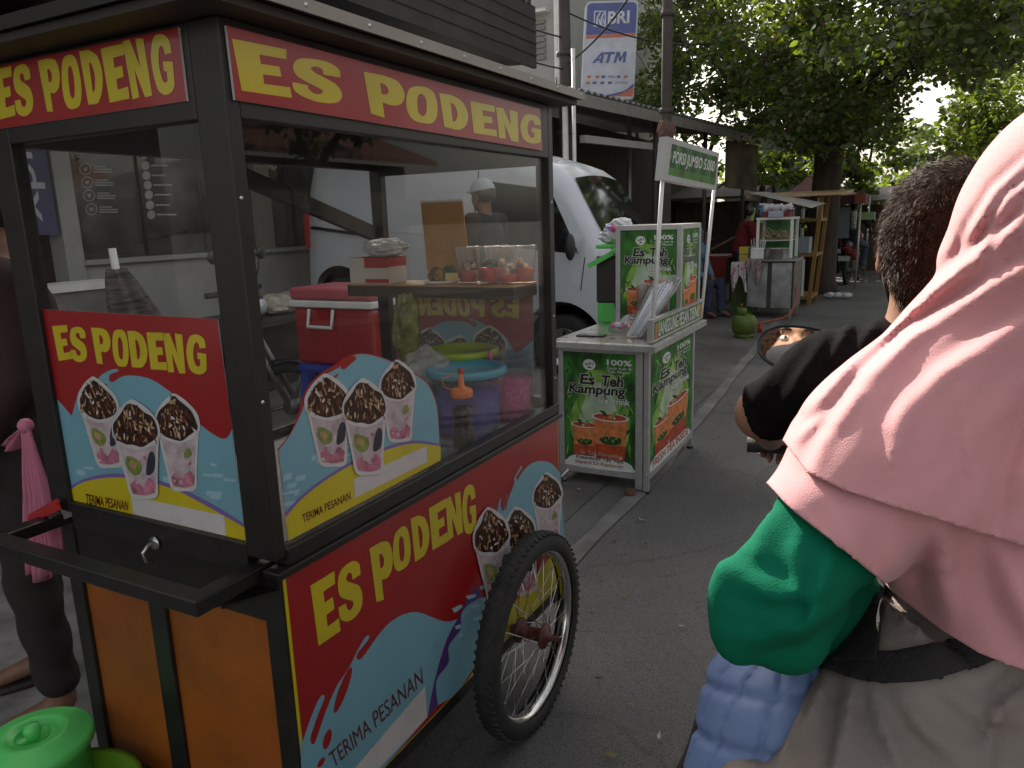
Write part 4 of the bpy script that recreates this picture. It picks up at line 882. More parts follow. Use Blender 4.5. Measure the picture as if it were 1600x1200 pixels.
while xv < -4.2: f.box((xv, 8.5+R.uniform(0, .01), 0), (xv+.20, 8.54, 3.0+.1*(-xv-3.5)), BRN); xv += .205
f.build('side_wall', WR)
for k, (px_, py_, m_) in enumerate(((-3.72, 8.42, WHT), (-3.42, 10.9, DKM), (-3.2, 12.9, BRN), (-3.0, 15.0, BRN))):
    f = MB(); f.tube([(px_, py_, 0), (px_, py_, 2.9)], .035, m_, n=10); f.build('post', WR)
f = MB(); f.bar((-3.75, 9.0, 2.45), (-3.35, 11.8, 2.47), .07, PIL, .09); f.build('beam', WR)
f = MB(); f.prism([(-3.1, 14.0, 2.75), (-2.85, 15.6, 2.75), (-2.85, 15.6, 1.9), (-3.1, 14.0, 1.95)], (-.02, 0, 0), M('old_banner', (.10, .075, .035), rough=.8, var=.7, scale=2.5)); f.build('banner', WR)
# shelves and clutter inside the shed, real and dim
CL = [M('clutter%d' % i, c, rough=.6) for i, c in enumerate([(.30, .03, .03), (.04, .08, .25), (.35, .30, .10), (.05, .16, .07), (.30, .28, .26), (.18, .10, .05)])]
def table(name, x0, y0, x1, y1, h, m, label, z0=0):
    o = thing(name, ((x0+x1)/2, (y0+y1)/2, z0), label, 'table')
    f = MB(); f.box((x0, y0, h-.04), (x1, y1, h), m); f.build('table_top', o, bevel=.004)
    for a_ in (x0+.04, x1-.04):
        for b_ in (y0+.04, y1-.04):
            f = MB(); f.box((a_-.025, b_-.025, z0), (a_+.025, b_+.025, h-.041), DKM); f.build('leg', o)
    return o
REDT = M('red_table', (.22, .018, .015), rough=.5)
tb = table('market_table', -3.9, 12.6, -2.75, 13.3, .82, REDT, 'red market table with loose timber on it behind the seated woman')
f = MB(); f.box((-3.9, 12.58, .30), (-2.75, 12.60, .779), REDT); f.build('apron_board', tb)
R = random.Random(12)
for k in range(7):
    a_ = np.array([R.uniform(-3.9, -3.1), R.uniform(12.65, 13.2), .84]); b_ = a_+np.array([R.uniform(-.1, .7), R.uniform(-.1, .2), R.uniform(.02, .4)])
    f = MB(); f.bar(a_, b_, .05, M('timber', (.20, .14, .09), rough=.8), .03); tag(f.build('timber_offcut'), 'loose brown timber piece lying on the red table in the shed', 'timber', 'timber pieces on the red table')
tb2 = table('market_table', -4.95, 9.6, -4.0, 10.3, .80, M('brown_table', (.12, .08, .05)), 'brown table under the shed roof behind the white van')
for k, (x_, y_, z_) in enumerate([(-4.8, 9.9, .8), (-4.55, 10.0, .8), (-4.3, 9.9, .8), (-4.15, 10.1, .8)]):
    f = MB(); f.box((x_-.11, y_-.1, z_), (x_+.11, y_+.1, z_+.12+.06*(k % 3)), CL[k % 6]); f.box((x_-.115, y_-.105, z_+.12+.06*(k % 3)), (x_+.115, y_+.105, z_+.135+.06*(k % 3)), WHT)
    tag(f.build('lidded_box'), ['red', 'blue', 'yellow', 'green'][k]+' lidded box on the brown table under the shed roof', 'box', 'lidded boxes on the brown table')
table('market_table', -4.9, 11.2, -4.1, 11.9, .78, M('pale_table', (.2, .19, .18)), 'pale table deep inside the shed behind the drink booth')
# utility poles
PO = M('pole_steel', (.060, .048, .042), rough=.7, var=.3, scale=5)
def pole(px, pyt, pyb, d, r, m, label, top=9.):
    a_ = dep(px, 200, d); f = MB(); f.tube([(a_[0], a_[1], 0), (a_[0], a_[1], 3.0), (a_[0], a_[1], top)], [r*1.15, r, r*.8], m, n=14)
    for z_ in (2.1, 2.5, 3.4): f.tube([(a_[0], a_[1], z_), (a_[0], a_[1], z_+.05)], r*1.35, m, n=14)
    return a_, tag(f.build('utility_pole'), label, 'pole')
pA, _ = pole(884, 0, 0, 9.2, .075, PO, 'brown utility pole carrying wires left of the bank sign')
pB, _ = pole(1041, 0, 0, 7.6, .052, PO, 'dark slim steel pole rising behind the drink booth sign')
f = MB(); pw_ = dep(897, 200, 8.6); f.tube([(pw_[0], pw_[1], 0), (pw_[0], pw_[1], 3.35)], .022, WHT, n=10); tag(f.build('white_pipe'), 'thin white pipe standing beside the brown utility pole', 'pipe')
crumple(tuple(np.array([pB[0], pB[1], 2.33])), .085, M('rag', (.14, .08, .06), rough=.9), 6, sc=(1, 1, 1.3), name='tied_rag', label='brown rag tied round the dark slim pole', cat='rag')
WIRE = M('wire_black', (.02, .02, .02), rough=.6)
def wire(a, b, sag, r=.011, label='black cable sagging between poles above the shed roof'):
    a = np.array(a, float); b = np.array(b, float); f = MB(); f.tube([a*(1-t)+b*t-np.array([0, 0, sag*4*t*(1-t)]) for t in np.linspace(0, 1, 16)], r, WIRE, n=5); tag(f.build('cable'), label, 'cable', 'cables above the shed')
A3 = lambda z_: (pA[0], pA[1], z_)
wire(A3(3.25), (-3.9, 2.0, 3.9), .3); wire(A3(3.6), (-4.8, 2.5, 4.4), .25); wire(A3(3.9), (-2.3, 16, 5.2), .5)
wire(A3(3.30), (pB[0], pB[1], 4.15), .16); wire(A3(4.1), (-6.4, 14.3, 5.2), .2); wire(A3(3.05), (-6.5, 14.3, 4.2), .2)
# bank sign
SGN = thing('bank_sign', (-4.6, 12.1, 0), 'upright white and blue light box sign reading BRI ATM above the shed roof', 'sign')
D_ = 12.; toS0 = None
c0 = dep(953, 76, D_); ex = dep(1000, 76, D_)-dep(906, 78.5, D_); ex[2] = 0; ex /= np.linalg.norm(ex); ez = np.array([0, 0, 1.]); nn = np.cross(ex, ez)
def toS(px, py):   # intersect with the sign's own upright plane
    d = ray(px, py); t = ((c0-CAMP)@nn)/(d@nn); return tuple(CAMP+d*t)
SB = M('sign_blue', (.10, .12, .32), rough=.4); SO = M('sign_orange', (.62, .16, .07), rough=.4); SW = M('sign_white', (.55, .57, .63), rough=.35)
Zb = zq(880, 0, 4.444)
def rrect(pts, r=.0): return pts
out_ = Zb((160, 10), (525, 0), (490, 690), (125, 690)); q = qmap(out_)
def rr(u0, v0, u1, v1, r=.06, ry=.035): 
    P_ = []
    for cu, cv, a0 in ((u1-r, v1-ry, 0), (u0+r, v1-ry, 90), (u0+r, v0+ry, 180), (u1-r, v0+ry, 270)):
        for k in range(5): t = radians(a0+k*22.5); P_.append(tuple(q(cu+r*cos(t), cv+ry*sin(t))))
    return P_
f = MB(); f.prism([Vector(toS(*p))-Vector(nn)*.002 for p in rr(0, 0, 1, 1, .08, .045)], -Vector(nn)*.2, SW); f.build('case', SGN)
f = MB(); a = Art(f, toS, nn, .003)
a.poly(rr(.03, .02, .97, .98, .07, .04), SW, 0)
# blue head band
a.poly([tuple(q(*p)) for p in ((.03, .655), (.97, .672), (.97, .94), (.955, .965), (.9, .98), (.1, .98), (.045, .965), (.03, .94))], SB, 1)
a.poly([tuple(q(*p)) for p in ((.03, .62), (.97, .638), (.97, .668), (.03, .65))], SO, 2)
a.sp([tuple(q(*p))+((T,) if i in (0, 1, 6) else ()) for i, p in enumerate(((.035, .03), (.97, .03), (.97, .12), (.7, .055), (.45, .035), (.2, .045), (.03, .085)))], SO, 1)
a.sp([tuple(q(*p))+((T,) if i in (0, 5) else ()) for i, p in enumerate(((.03, .095), (.2, .055), (.45, .045), (.7, .07), (.85, .10), (.97, .16), (.97, .12), (.7, .05), (.45, .032), (.2, .04), (.03, .082)))], SB, 2)
SL = M('sign_letters_white', (.62, .63, .68), rough=.4)
lg = Zb((215, 75), (298, 75), (295, 185), (210, 185)); ql = qmap(lg)
a.poly([[tuple(ql(*p)) for p in ((0, 0), (1, 0), (1, 1), (0, 1))], [tuple(ql(*p)) for p in ((.09, .07), (.91, .07), (.91, .93), (.09, .93))]], SL, 2)
for off in (0, .36): a.poly([tuple(ql(*p)) for p in ((.2+off, .1), (.36+off, .1), (.32+off, .5), (.60+off, .9), (.44+off, .9), (.2+off, .56))], SL, 2); a.poly([tuple(ql(*p)) for p in ((.36+off, .5), (.5+off, .1), (.62+off, .1), (.46+off, .5))], SL, 2.3)
a.text('BRI', Zb((312, 80), (462, 72), (458, 160), (308, 170)), SL, 2, bold=.03)
for gq, gl in ((Zb((222, 364), (287, 362), (268, 437), (200, 438)), [[(0, 0), (.30, 0), (.42, .2), (.75, .2), (.78, 0), (1.05, 0), (1.0, 1), (.68, 1)], [(.52, .36), (.76, .36), (.78, .74)]]), (Zb((290, 362), (358, 360), (342, 436), (275, 437)), [[(.0, 1), (1.05, 1), (1.02, .78), (.68, .78), (.60, 0), (.30, 0), (.38, .78), (.0, .78)]]), (Zb((362, 360), (440, 358), (432, 434), (348, 436)), [[(0, 0), (.12, 1), (.40, 1), (.56, .45), (.78, 1), (1.02, 1), (.98, 0), (.76, 0), (.80, .62), (.60, .12), (.46, .12), (.30, .66), (.22, 0)]])):
    mq = qmap(gq); a.poly([[tuple(mq(*p)) for p in lp] for lp in gl], SB, 2)
R = random.Random(6)
for j, (yy, xs_) in enumerate(((533, (180, 238, 278, 332, 385, 435)), (575, (172, 218, 272, 325, 405)))):
    for k, x_ in enumerate(xs_):
        m_ = [SO, SO, SB, SB, SB, SO][(k+j) % 6] if k else SO
        if (j, k) == (0, 3): a.text('VISA', Zb((308, yy-9), (360, yy-9), (360, yy+9), (306, yy+9)), SB, 2, bold=.0); continue
        if (j, k) == (1, 4): a.text('prima', Zb((365, yy-10), (445, yy-10), (445, yy+10), (362, yy+10)), SB, 2); continue
        a.poly(Zb((x_-13, yy-8), (x_+13, yy-9), (x_+11, yy+8), (x_-14, yy+9)), m_, 2)
f.build('face', SGN, fixn=False)
f = MB(); pS = np.array(toS(985, 150)); pS = pS-nn*.1; f.tube([(pS[0], pS[1], 0), (pS[0], pS[1], pS[2]+.1)], .04, ZNC); f.build('post', SGN)
# far zinc houses glimpsed under the tree, and roof at the end of the street
f = MB(); Hc = M('pale_zinc_wall', (.42, .44, .46), rough=.6, var=.2, scale=3, stretch=(20, 20, 1))
p = dep(1205, 260, 20); f.box((p[0]-1.2, p[1], 0), (p[0]+.8, p[1]+3, 3.6), Hc); f.prism([(p[0]-1.4, p[1]-.3, 3.6), (p[0]+1.0, p[1]-.3, 3.6), (p[0]+1, p[1]+3.4, 4.0), (p[0]-1.4, p[1]+3.4, 4.0)], (0, 0, .05), ZNC)
tag(f.build('zinc_hut'), 'pale corrugated hut behind the shed and palm leaves', 'building')
f = MB(); p = dep(1400, 285, 45); f.box((p[0]-4, p[1], 0), (p[0]+6, p[1]+8, p[2]-.6), HW); f.prism([(p[0]-4.4, p[1]-.4, p[2]-.6), (p[0]+6.4, p[1]-.4, p[2]-.6), (p[0]+3, p[1]+4, p[2]+.5), (p[0]-1, p[1]+4, p[2]+.5)], (0, 0, .1), M('grey_tiles', (.22, .23, .25)))
tag(f.build('distant_house'), 'grey roofed house far down the street under the sky gap', 'building')
# houses across the street, seen only as reflections in the panes
OP = thing('opposite_house', (9, 6, 0), 'low house across the street with a dark door and tiled roof', 'building')
f = MB(); f.box((8.0, -6, 0), (12, 14, 2.7), M('dark_house_wall', (.07, .06, .055), rough=.9, var=.3)); f.build('wall', OP)
f = MB(); f.prism([(7.4, -6.4, 2.7), (7.4, 14.4, 2.7), (10, 14.4, 3.7), (10, -6.4, 3.7)], (0, 0, .1), M('roof_tile', (.14, .06, .04), bump=.5)); f.build('roof', OP)
for yy in (-3, 1.5, 6, 10.5): f = MB(); f.box((7.95, yy, .1), (8.0, yy+1.3, 2.2), DKM); f.build('door', OP)
# ================================================================ white microvan, nose to the street on the ramp
VW = M('van_white', (.64, .66, .70), rough=.28, coat=.5, var=.05, scale=2, dirt=.15, dirtcol=(.3, .3, .3)); VG = M('van_glass', (.012, .014, .015), rough=.08, coat=1, var=.1)
VT = M('van_trim', (.018, .018, .018), rough=.5)
van = thing('white_van', (-3.8, 6.6, .3), 'white microvan parked on the ramp with its nose to the street', 'van')
TH = math.atan(.1265)
def vp(u, v, h):   # u forward from the rear bumper, v across from the near side, h up; tilted nose down
    x = -5.52 + u*cos(TH) + h*sin(TH)*.6; z = .50-.01 - u*sin(TH) + h*cos(TH); return (x, 5.84+v, z)
LN, WD = 3.42, 1.56
def top(u):
    pts = [(0, 1.50), (.04, 1.74), (.16, 1.83), (.6, 1.87), (1.6, 1.88), (2.3, 1.86), (2.62, 1.80), (2.80, 1.70), (3.22, 1.12), (3.30, 1.02), (3.38, .90), (3.42, .70)]
    for (a_, za), (b_, zb) in zip(pts, pts[1:]):
        if u <= b_: t = (u-a_)/(b_-a_); return za+(zb-za)*t
    return .7
def bot(u):
    z = .24
    for cu in (.46, 2.88):
        d_ = abs(u-cu)
        if d_ < .37: z = max(z, .27+math.sqrt(.37**2-d_**2)*.98+.05)
    return z
def sidev(u, h):   # inset of the near side
    t = top(u); s_ = .012+.12*max(0, (h-.95)/.95)**1.5 + .05*max(0, (.45-h)/.3)**2
    e = max(0, 1-(t-h)/.16); s_ += .10*e**2.5
    s_ += .09*max(0, (u-2.95)/.47)**2 + .05*max(0, (.2-u)/.2)**2
    return s_
us = sorted(set(list(np.linspace(0, LN, 70))+[.09, .83, 2.51, 3.25])); hs = np.linspace(0, 1, 22)
f = MB(); nU = len(us)
for side in (0, 1):
    vs = []
    for h_ in hs:
        for u in us:
            b_ = bot(u); h = b_+(top(u)-b_)*h_; v = sidev(u, h); v = v if side == 0 else WD-v; vs.append(vp(u, v, h))
    f.add(vs, [(j*nU+i, j*nU+i+1, (j+1)*nU+i+1, (j+1)*nU+i) for j in range(21) for i in range(nU-1)], VW, True)
vs = []; NV = 12
for u in us:
    v0 = sidev(u, top(u))
    for k in range(NV): t = k/(NV-1); vs.append(vp(u+.0, v0+(WD-2*v0)*t, top(u)+.035*sin(pi*t)*(1 if u < 3 else .3)))
f.add(vs, [(i*NV+k, i*NV+k+1, (i+1)*NV+k+1, (i+1)*NV+k) for i in range(nU-1) for k in range(NV-1)], VW, True)
f.add([vp(0, v, h) for v, h in ((.05, .24), (WD-.05, .24), (WD-.15, 1.5), (.15, 1.5))], [(0, 1, 2, 3)], VW)
f.add([vp(LN, v, h) for v, h in ((.10, .24), (WD-.10, .24), (WD-.10, .7), (.10, .7))], [(0, 1, 2, 3)], VW)
f.build('body', van, weld=True)
def sidepatch(poly, m, name, off=.004, parent=van, n=9):
    f = MB(); q_ = qmap(poly)
    def fn(a, b):
        u, h = q_(a, b); return vp(u, sidev(u, h)-off, h)
    f.grid(fn, n, n, m); return f.build(name, parent)
sidepatch([(2.02, 1.62), (2.66, 1.60), (2.98, 1.10), (2.02, 1.07)], VG, 'side_window')
sidepatch([(.95, 1.62), (1.90, 1.64), (1.90, 1.10), (.95, 1.08)], VW, 'blank_panel', .008)
sidepatch([(.12, 1.60), (.80, 1.62), (.80, 1.12), (.08, 1.10)], VW, 'blank_panel', .008)
for poly in ([(1.945, 1.7), (1.955, 1.7), (1.965, .3), (1.955, .3)], [(2.60, .30), (2.61, .30), (2.61, .28), (2.60, .28)], [(.88, 1.7), (.888, 1.7), (.888, .3), (.88, .3)], [(3.03, 1.08), (3.038, 1.08), (3.02, .8), (3.012, .8)]):
    sidepatch(poly, VT, 'door_seam', .0035)
f = MB()
f.tube([vp(.10, -.012, 1.02), vp(1.0, -.012, 1.02)], .016, VT, n=8); f.build('door_rail', van)
sidepatch([(1.99, .98), (2.10, .98), (2.10, .93), (1.99, .93)], VT, 'door_handle', .02)
# windscreen on the sloping front
f = MB()
def ws(a, b):
    u = 2.80+.40*(1-b); v0 = sidev(u, top(u))+.045; t = a; return tuple(np.array(vp(u, v0+(WD-2*v0)*t, top(u)+.035*sin(pi*t)))+np.array([.012, 0, .008]))
f.grid(ws, 14, 10, VG); f.build('windscreen', van)
f = MB(); f.tube([vp(3.2, .5, 1.17), vp(2.95, .75, 1.52)], .008, VT, n=6); f.build('wiper', van)
f = MB(); c = vp(2.96, -.13, 1.16); f.ball(c, .11, VT, n=14, sc=(.35, .65, 1)); f.tube([c, vp(2.9, .07, 1.12)], .014, VT); f.build('side_mirror', van)
for cu in (.46, 2.88):
    for side in (0, 1):
        v_ = .10 if side == 0 else WD-.10; c = vp(cu, v_, .285)
        w_ = MB(); w_.lathe([(.16, -.085), (.24, -.088), (.278, -.07), (.285, 0), (.278, .07), (.24, .088), (.16, .085)], RUB, c=c, axis=(0, 1, 0), n=40); t_ = w_.build('wheel', van)
        w_ = MB(); s_ = -1 if side == 0 else 1
        w_.lathe([(0, s_*.06), (.03, s_*.075), (.09, s_*.055), (.15, s_*.05), (.163, s_*.088), (.168, s_*.086)], STL, c=c, axis=(0, 1, 0), n=40)
        for k in range(8):
            t = 2*pi*k/8; w_.ball((c[0]+.12*cos(t), c[1]+s_*.052, c[2]+.12*sin(t)), .018, VT, n=8, sc=(1, .4, 1))
        w_.build('rim', t_)
        f = MB(); f.lathe([(.02, s_*-.25), (.35, s_*-.25), (.36, s_*.03)], VT, c=c, axis=(0, 1, 0), n=30, arc=1); f.build('wheel_well', van)
for v_ in (.30, WD-.30):
    f = MB(); f.ball(vp(3.36, v_, .80), .12, M('lamp_glass', (.5, .5, .5), rough=.1, coat=1), sc=(.5, 1.1, .7)); f.build('headlight', van)
f = MB(); f.bar(vp(LN+.01, .08, .42), vp(LN+.01, WD-.08, .42), .10, VT, .16); f.build('bumper', van, bevel=.02)
f = MB(); f.box(tuple(np.array(vp(0, .03, .8))-(.02, 0, .0)), tuple(np.array(vp(0, .16, 1.15))+(.0, 0, .0)), REDP); f.build('tail_light', van)
# ================================================================ iced tea booth
G1 = M('poster_green', (.035, .16, .018), rough=.6, var=.75, scale=14, stretch=(1, 1, .5)); G2 = M('poster_lime', (.22, .40, .06), rough=.6, var=.4, scale=12)
G3 = M('poster_pale', (.42, .52, .36), rough=.6, var=.25, scale=8); G4 = M('poster_dark_green', (.010, .06, .012), rough=.6); TBK = M('letter_black', (.02, .012, .012), rough=.6)
TEA = M('tea_red', (.42, .06, .015), rough=.6, var=.4, scale=30); TEA2 = M('tea_orange', (.62, .20, .06), rough=.6, var=.3, scale=30); PWH = M('poster_white', (.68, .70, .66), rough=.6)
def tea_poster(a, q, L=0, seed=0, full=True):
    R = random.Random(seed); mp = qmap(q); U = lambda pts, m, l, s=True: a.unit(q, [pts], m, l, s)
    a.poly([tuple(mp(*p)) for p in ((0, 0), (1, 0), (1, 1), (0, 1))], G1, L)
    U([(.14, .2), (.08, .45), (.22, .66), (.3, .83), (.5, .86), (.72, .82), (.82, .64), (.92, .5), (.86, .2), (.5, .12)], G2, L+1)
    U([(.26, .2), (.2, .42), (.3, .6), (.42, .74), (.62, .74), (.72, .58), (.78, .4), (.72, .2)], G3, L+2)
    def blade(u, v, du, dv, w_, m, l): 
        n = math.hypot(du, dv); nx, ny = -dv/n*w_, du/n*w_
        U([(u, v), (u+du*.4+nx, v+dv*.4+ny), (u+du, v+dv), (u+du*.45-nx, v+dv*.45-ny)], m, l, False)
    for i in range(70):
        u = R.choice([R.uniform(0.02, .2), R.uniform(.8, .98), R.uniform(.02, .98)]); v = R.uniform(.70, .98) if .2 < u < .8 else R.uniform(.05, .95)
        du = R.uniform(-.12, .12); dv = -R.uniform(.05, .14); u2 = min(max(u+du, .01), .99)
        if v+dv < .01: continue
        blade(u, v, u2-u, dv, .012, R.choice([G4, G1, G2, G1]), L+3+i*.03)
    c = (.36, .9); U([(c[0]+.09*cos(t), c[1]+.047*sin(t)) for t in np.linspace(0, 5.9, 14)], PWH, L+6)
    for k, (p_, q2) in enumerate((((.30, .91), (.35, .895)), ((.35, .925), (.37, .89)), ((.385, .93), (.375, .895)), ((.42, .93), (.41, .893)), ((.33, .878), (.40, .878)))):
        blade(p_[0], p_[1], q2[0]-p_[0]+.001, q2[1]-p_[1]-.001, .008, TBK, L+7+k*.1)
    sq = lambda u0, v0, u1, v1: [tuple(mp(u0, v1)), tuple(mp(u1, v1)), tuple(mp(u1, v0)), tuple(mp(u0, v0))]
    a.text('100%', sq(.61, .905, .95, .955), PWH, L+6, bold=.03)
    a.text('Gula Asli &', sq(.61, .872, .95, .893), PWH, L+6, bold=.01); a.text('Teh Murni', sq(.61, .842, .93, .864), PWH, L+6, bold=.01)
    a.text('Es', sq(.22, .73, .44, .82), TBK, L+6, bold=.035, outline=PWH, ow=.03, shear=.1); a.text('Teh', sq(.53, .725, .84, .82), TBK, L+6, bold=.035, outline=PWH, ow=.03, shear=.1)
    a.text('Kampung', sq(.06, .625, .87, .735), TBK, L+6.5, bold=.035, outline=PWH, ow=.03, shear=.1)
    a.text('ice drink', sq(.50, .573, .93, .63), PWH, L+7.2, bold=.03, outline=TBK, ow=.035)
    U([(.0, .0), (.02, .05), (.1, .09), (.3, .12), (.6, .12), (.9, .08), (.98, .03), (.98, .0)], PWH, L+6)
    for i in range(18): u, v = R.uniform(.05, .9), R.uniform(.01, .09); blade(u, v, R.uniform(-.06, .08), R.uniform(-.01, .03), .012, R.choice([G3, M('poster_ice', (.5, .52, .68), rough=.35)]), L+6.3+i*.03)
    for (u0, u1, v0, v1, l) in ((.10, .46, .10, .42, L+7), (.40, .90, .09, .52, L+8)):
        w_ = u1-u0; h_ = v1-v0
        U([(u0+.10*w_, v0, ), (u1-.10*w_, v0), (u1-.01*w_, v0+.84*h_), (u0+.01*w_, v0+.84*h_)], TEA, l, False)
        U([(u0+.07*w_, v0+.3*h_), (u1-.07*w_, v0+.3*h_), (u1-.02*w_, v0+.84*h_), (u0+.02*w_, v0+.84*h_)], TEA2, l+.2, False)
        U([(u0+w_*(.5+.53*cos(t)), v0+h_*(.86+.085*sin(t))) for t in np.linspace(0, 5.9, 14)], PWH, l+.4)
        U([(u0+w_*(.5+.47*cos(t)), v0+h_*(.865+.065*sin(t))) for t in np.linspace(0, 5.9, 14)], TEA, l+.6)
        for k in range(6): u = u0+w_*R.uniform(.15, .8); blade(u, v0+h_*.85, w_*R.uniform(-.1, .2), h_*R.uniform(-.02, .06), .015, R.choice([TEA2, TEA, G3]), l+.7+k*.04)
        blade(u0+.45*w_, v0+.88*h_, -.25*w_, .12*h_, .02, G4, l+1); blade(u0+.5*w_, v0+.88*h_, .25*w_, .13*h_, .02, G2, l+1.1)
        for k in range(5): blade(u0+w_*(.25+k*.1), v0+h_*.42, w_*.06, h_*.06*(-1)**k, .012, G2, l+1.2+k*.04)
        U([(u0+.2*w_, v0+.42*h_), (u0+.45*w_, v0+.47*h_), (u0+.8*w_, v0+.46*h_), (u0+.75*w_, v0+.33*h_), (u0+.35*w_, v0+.31*h_)], G4, l+1.1)
    if full:
        a.text('Es Teh Kampung', sq(.22, .105, .82, .145), TEA, L+10, bold=.02, outline=PWH, ow=.03); a.text('Kesegaran Teh Nya', sq(.16, .062, .84, .10), TBK, L+10, bold=.02, outline=PWH, ow=.03); a.text('Seperti Di Kampung', sq(.14, .02, .84, .058), TEA, L+10, bold=.02, outline=PWH, ow=.03)
bx0, bx1, by0, by1 = -1.745, -1.215, 3.80, 4.74
booth = thing('drink_booth', (-1.48, 4.27, 0), 'aluminium framed iced tea booth covered in green Es Teh Kampung posters', 'drink booth')
for (x_, y_) in ((bx0, by0), (bx1-.03, by0), (bx0, by1-.03), (bx1-.03, by1-.03)):
    f = MB(); f.box((x_, y_, .0), (x_+.03, y_+.03, .80), ALU); f.box((x_-.004, y_-.004, .0), (x_+.034, y_+.034, .014), RUB); f.build('leg', booth, bevel=.002)
f = MB(); f.box((bx1-.075, by0-.001, .02), (bx1-.035, by0+.02, .80), ALU); f.box((bx0+.03, by0+.002, .075), (bx1-.075, by0+.022, .105), ALU); f.box((bx1-.026, by0+.03, .075), (bx1-.002, by1-.03, .105), ALU)
f.box((bx1-.026, by0+.03, .775), (bx1-.002, by1-.03, .80), ALU); f.box((bx0+.03, by0+.002, .775), (bx1-.075, by0+.022, .80), ALU); f.box((bx0+.003, by0+.03, .075), (bx0+.026, by1-.03, .105), ALU)
f.build('frame', booth)
f = MB(); f.box((-1.775, 3.745, .801), (-1.165, 4.83, .835), ALU); f.box((-1.765, 3.757, .8352), (-1.178, 4.82, .838), STL); f.build('counter_top', booth, bevel=.003)
for nm, axv in (('front_panel', 0), ('side_panel', 1), ('back_panel', 2)):
    f = MB()
    if axv == 0: f.box((bx0+.03, by0+.010, .105), (bx1-.075, by0+.016, .775), G4); a = Art(f, lambda x, z: (x, by0+.0095, z), (0, -1, 0)); tea_poster(a, [(bx0+.034, .771), (bx1-.079, .771), (bx1-.079, .109), (bx0+.034, .109)], 0, 1)
    elif axv == 1:
        f.box((bx1-.018, by0+.03, .105), (bx1-.010, by1-.03, .775), G4); a = Art(f, lambda y, z: (bx1-.0095, y, z), (1, 0, 0))
        tea_poster(a, [(by0+.034, .771), (by1-.034, .771), (by1-.034, .109), (by0+.034, .109)], 0, 2, False)
        a.text('FRESH TEA INSIDE', [(by0+.1, .165), (by1-.1, .165), (by1-.1, .120), (by0+.1, .120)], TEA, 10, bold=.02, outline=PWH, ow=.03)
    else: f.box((bx0+.002, by0+.03, .105), (bx0+.008, by1-.03, .775), G1)
    f.build(nm, booth, fixn=False)
# upper cabinet
ux0, ux1, uy0, uy1, uz0, uz1 = -1.61, -1.205, 4.36, 4.80, .839, 1.447
cab = MB()
for x_ in (ux0, ux1-.03):
    for y_ in (uy0, uy1-.03): cab.box((x_, y_, uz0), (x_+.03, y_+.03, uz1-.03), ALU)
cab.box((ux0, uy0, uz1-.03), (ux1, uy1, uz1), ALU); cab.box((ux0+.03, uy0+.003, uz0), (ux1-.03, uy0+.02, uz0+.02), ALU); cab.box((ux1-.025, uy0+.03, uz0), (ux1-.003, uy1-.03, uz0+.02), ALU)
cabo = cab.build('cabinet', booth, bevel=.002)
f = MB(); f.box((ux0+.03, uy0+.008, uz0+.02), (ux1-.03, uy0+.012, uz1-.03), G4); a = Art(f, lambda x, z: (x, uy0+.0075, z), (0, -1, 0)); tea_poster(a, [(ux0+.034, uz1-.034), (ux1-.034, uz1-.034), (ux1-.034, uz0+.024), (ux0+.034, uz0+.024)], 0, 3); f.build('cabinet_front_poster', booth, fixn=False)
f = MB(); f.box((ux1-.014, uy0+.03, uz0+.02), (ux1-.008, uy1-.03, uz1-.03), G4); a = Art(f, lambda y, z: (ux1-.0075, y, z), (1, 0, 0)); tea_poster(a, [(uy0+.034, uz1-.034), (uy1-.034, uz1-.034), (uy1-.034, uz0+.024), (uy0+.034, uz0+.024)], 0, 4); f.build('cabinet_side_poster', booth, fixn=False)
# board along the counter edge
XB = -1.198
oY = lambda px, py: tuple(on(0, XB, px, py)); ZA = zq(850, 440, 3.332)
f = MB(); qb = ZA((566, 186), (826, 90), (820, 192), (560, 300)); P4 = [np.array(oY(*p)) for p in qb]
y0b, y1b = P4[0][1], P4[1][1]; zt = .965; zb = .842
f.box((XB-.03, y0b, zb), (XB, y1b, zt), ALU); f.box((XB+.0002, y0b+.03, zb+.016), (XB+.001, y1b-.02, zt-.016), G1)
a = Art(f, lambda y, z: (XB+.0012, y, z), (1, 0, 0)); R = random.Random(3)
for i in range(14): y_ = y0b+.04+(y1b-y0b-.09)*i/14; a.poly([(y_, zb+.018), (y_+.03, zb+.018), (y_+.03, zt-.018), (y_, zt-.018)], [G4, G2][i % 2], .3)
a.text('LANGSUNG PESAN DISINI !', [(y0b+.10, zt-.022), (y1b-.08, zt-.022), (y1b-.08, zb+.022), (y0b+.10, zb+.022)], PWH, 2, bold=.02, outline=TBK, ow=.04)
for yy in (y0b+.04, y1b-.06): a.poly([(yy, zb+.02), (yy+.035, zb+.02), (yy+.04, zt-.025), (yy-.005, zt-.025)], TEA2, 3)
f.build('order_board', booth, fixn=False)
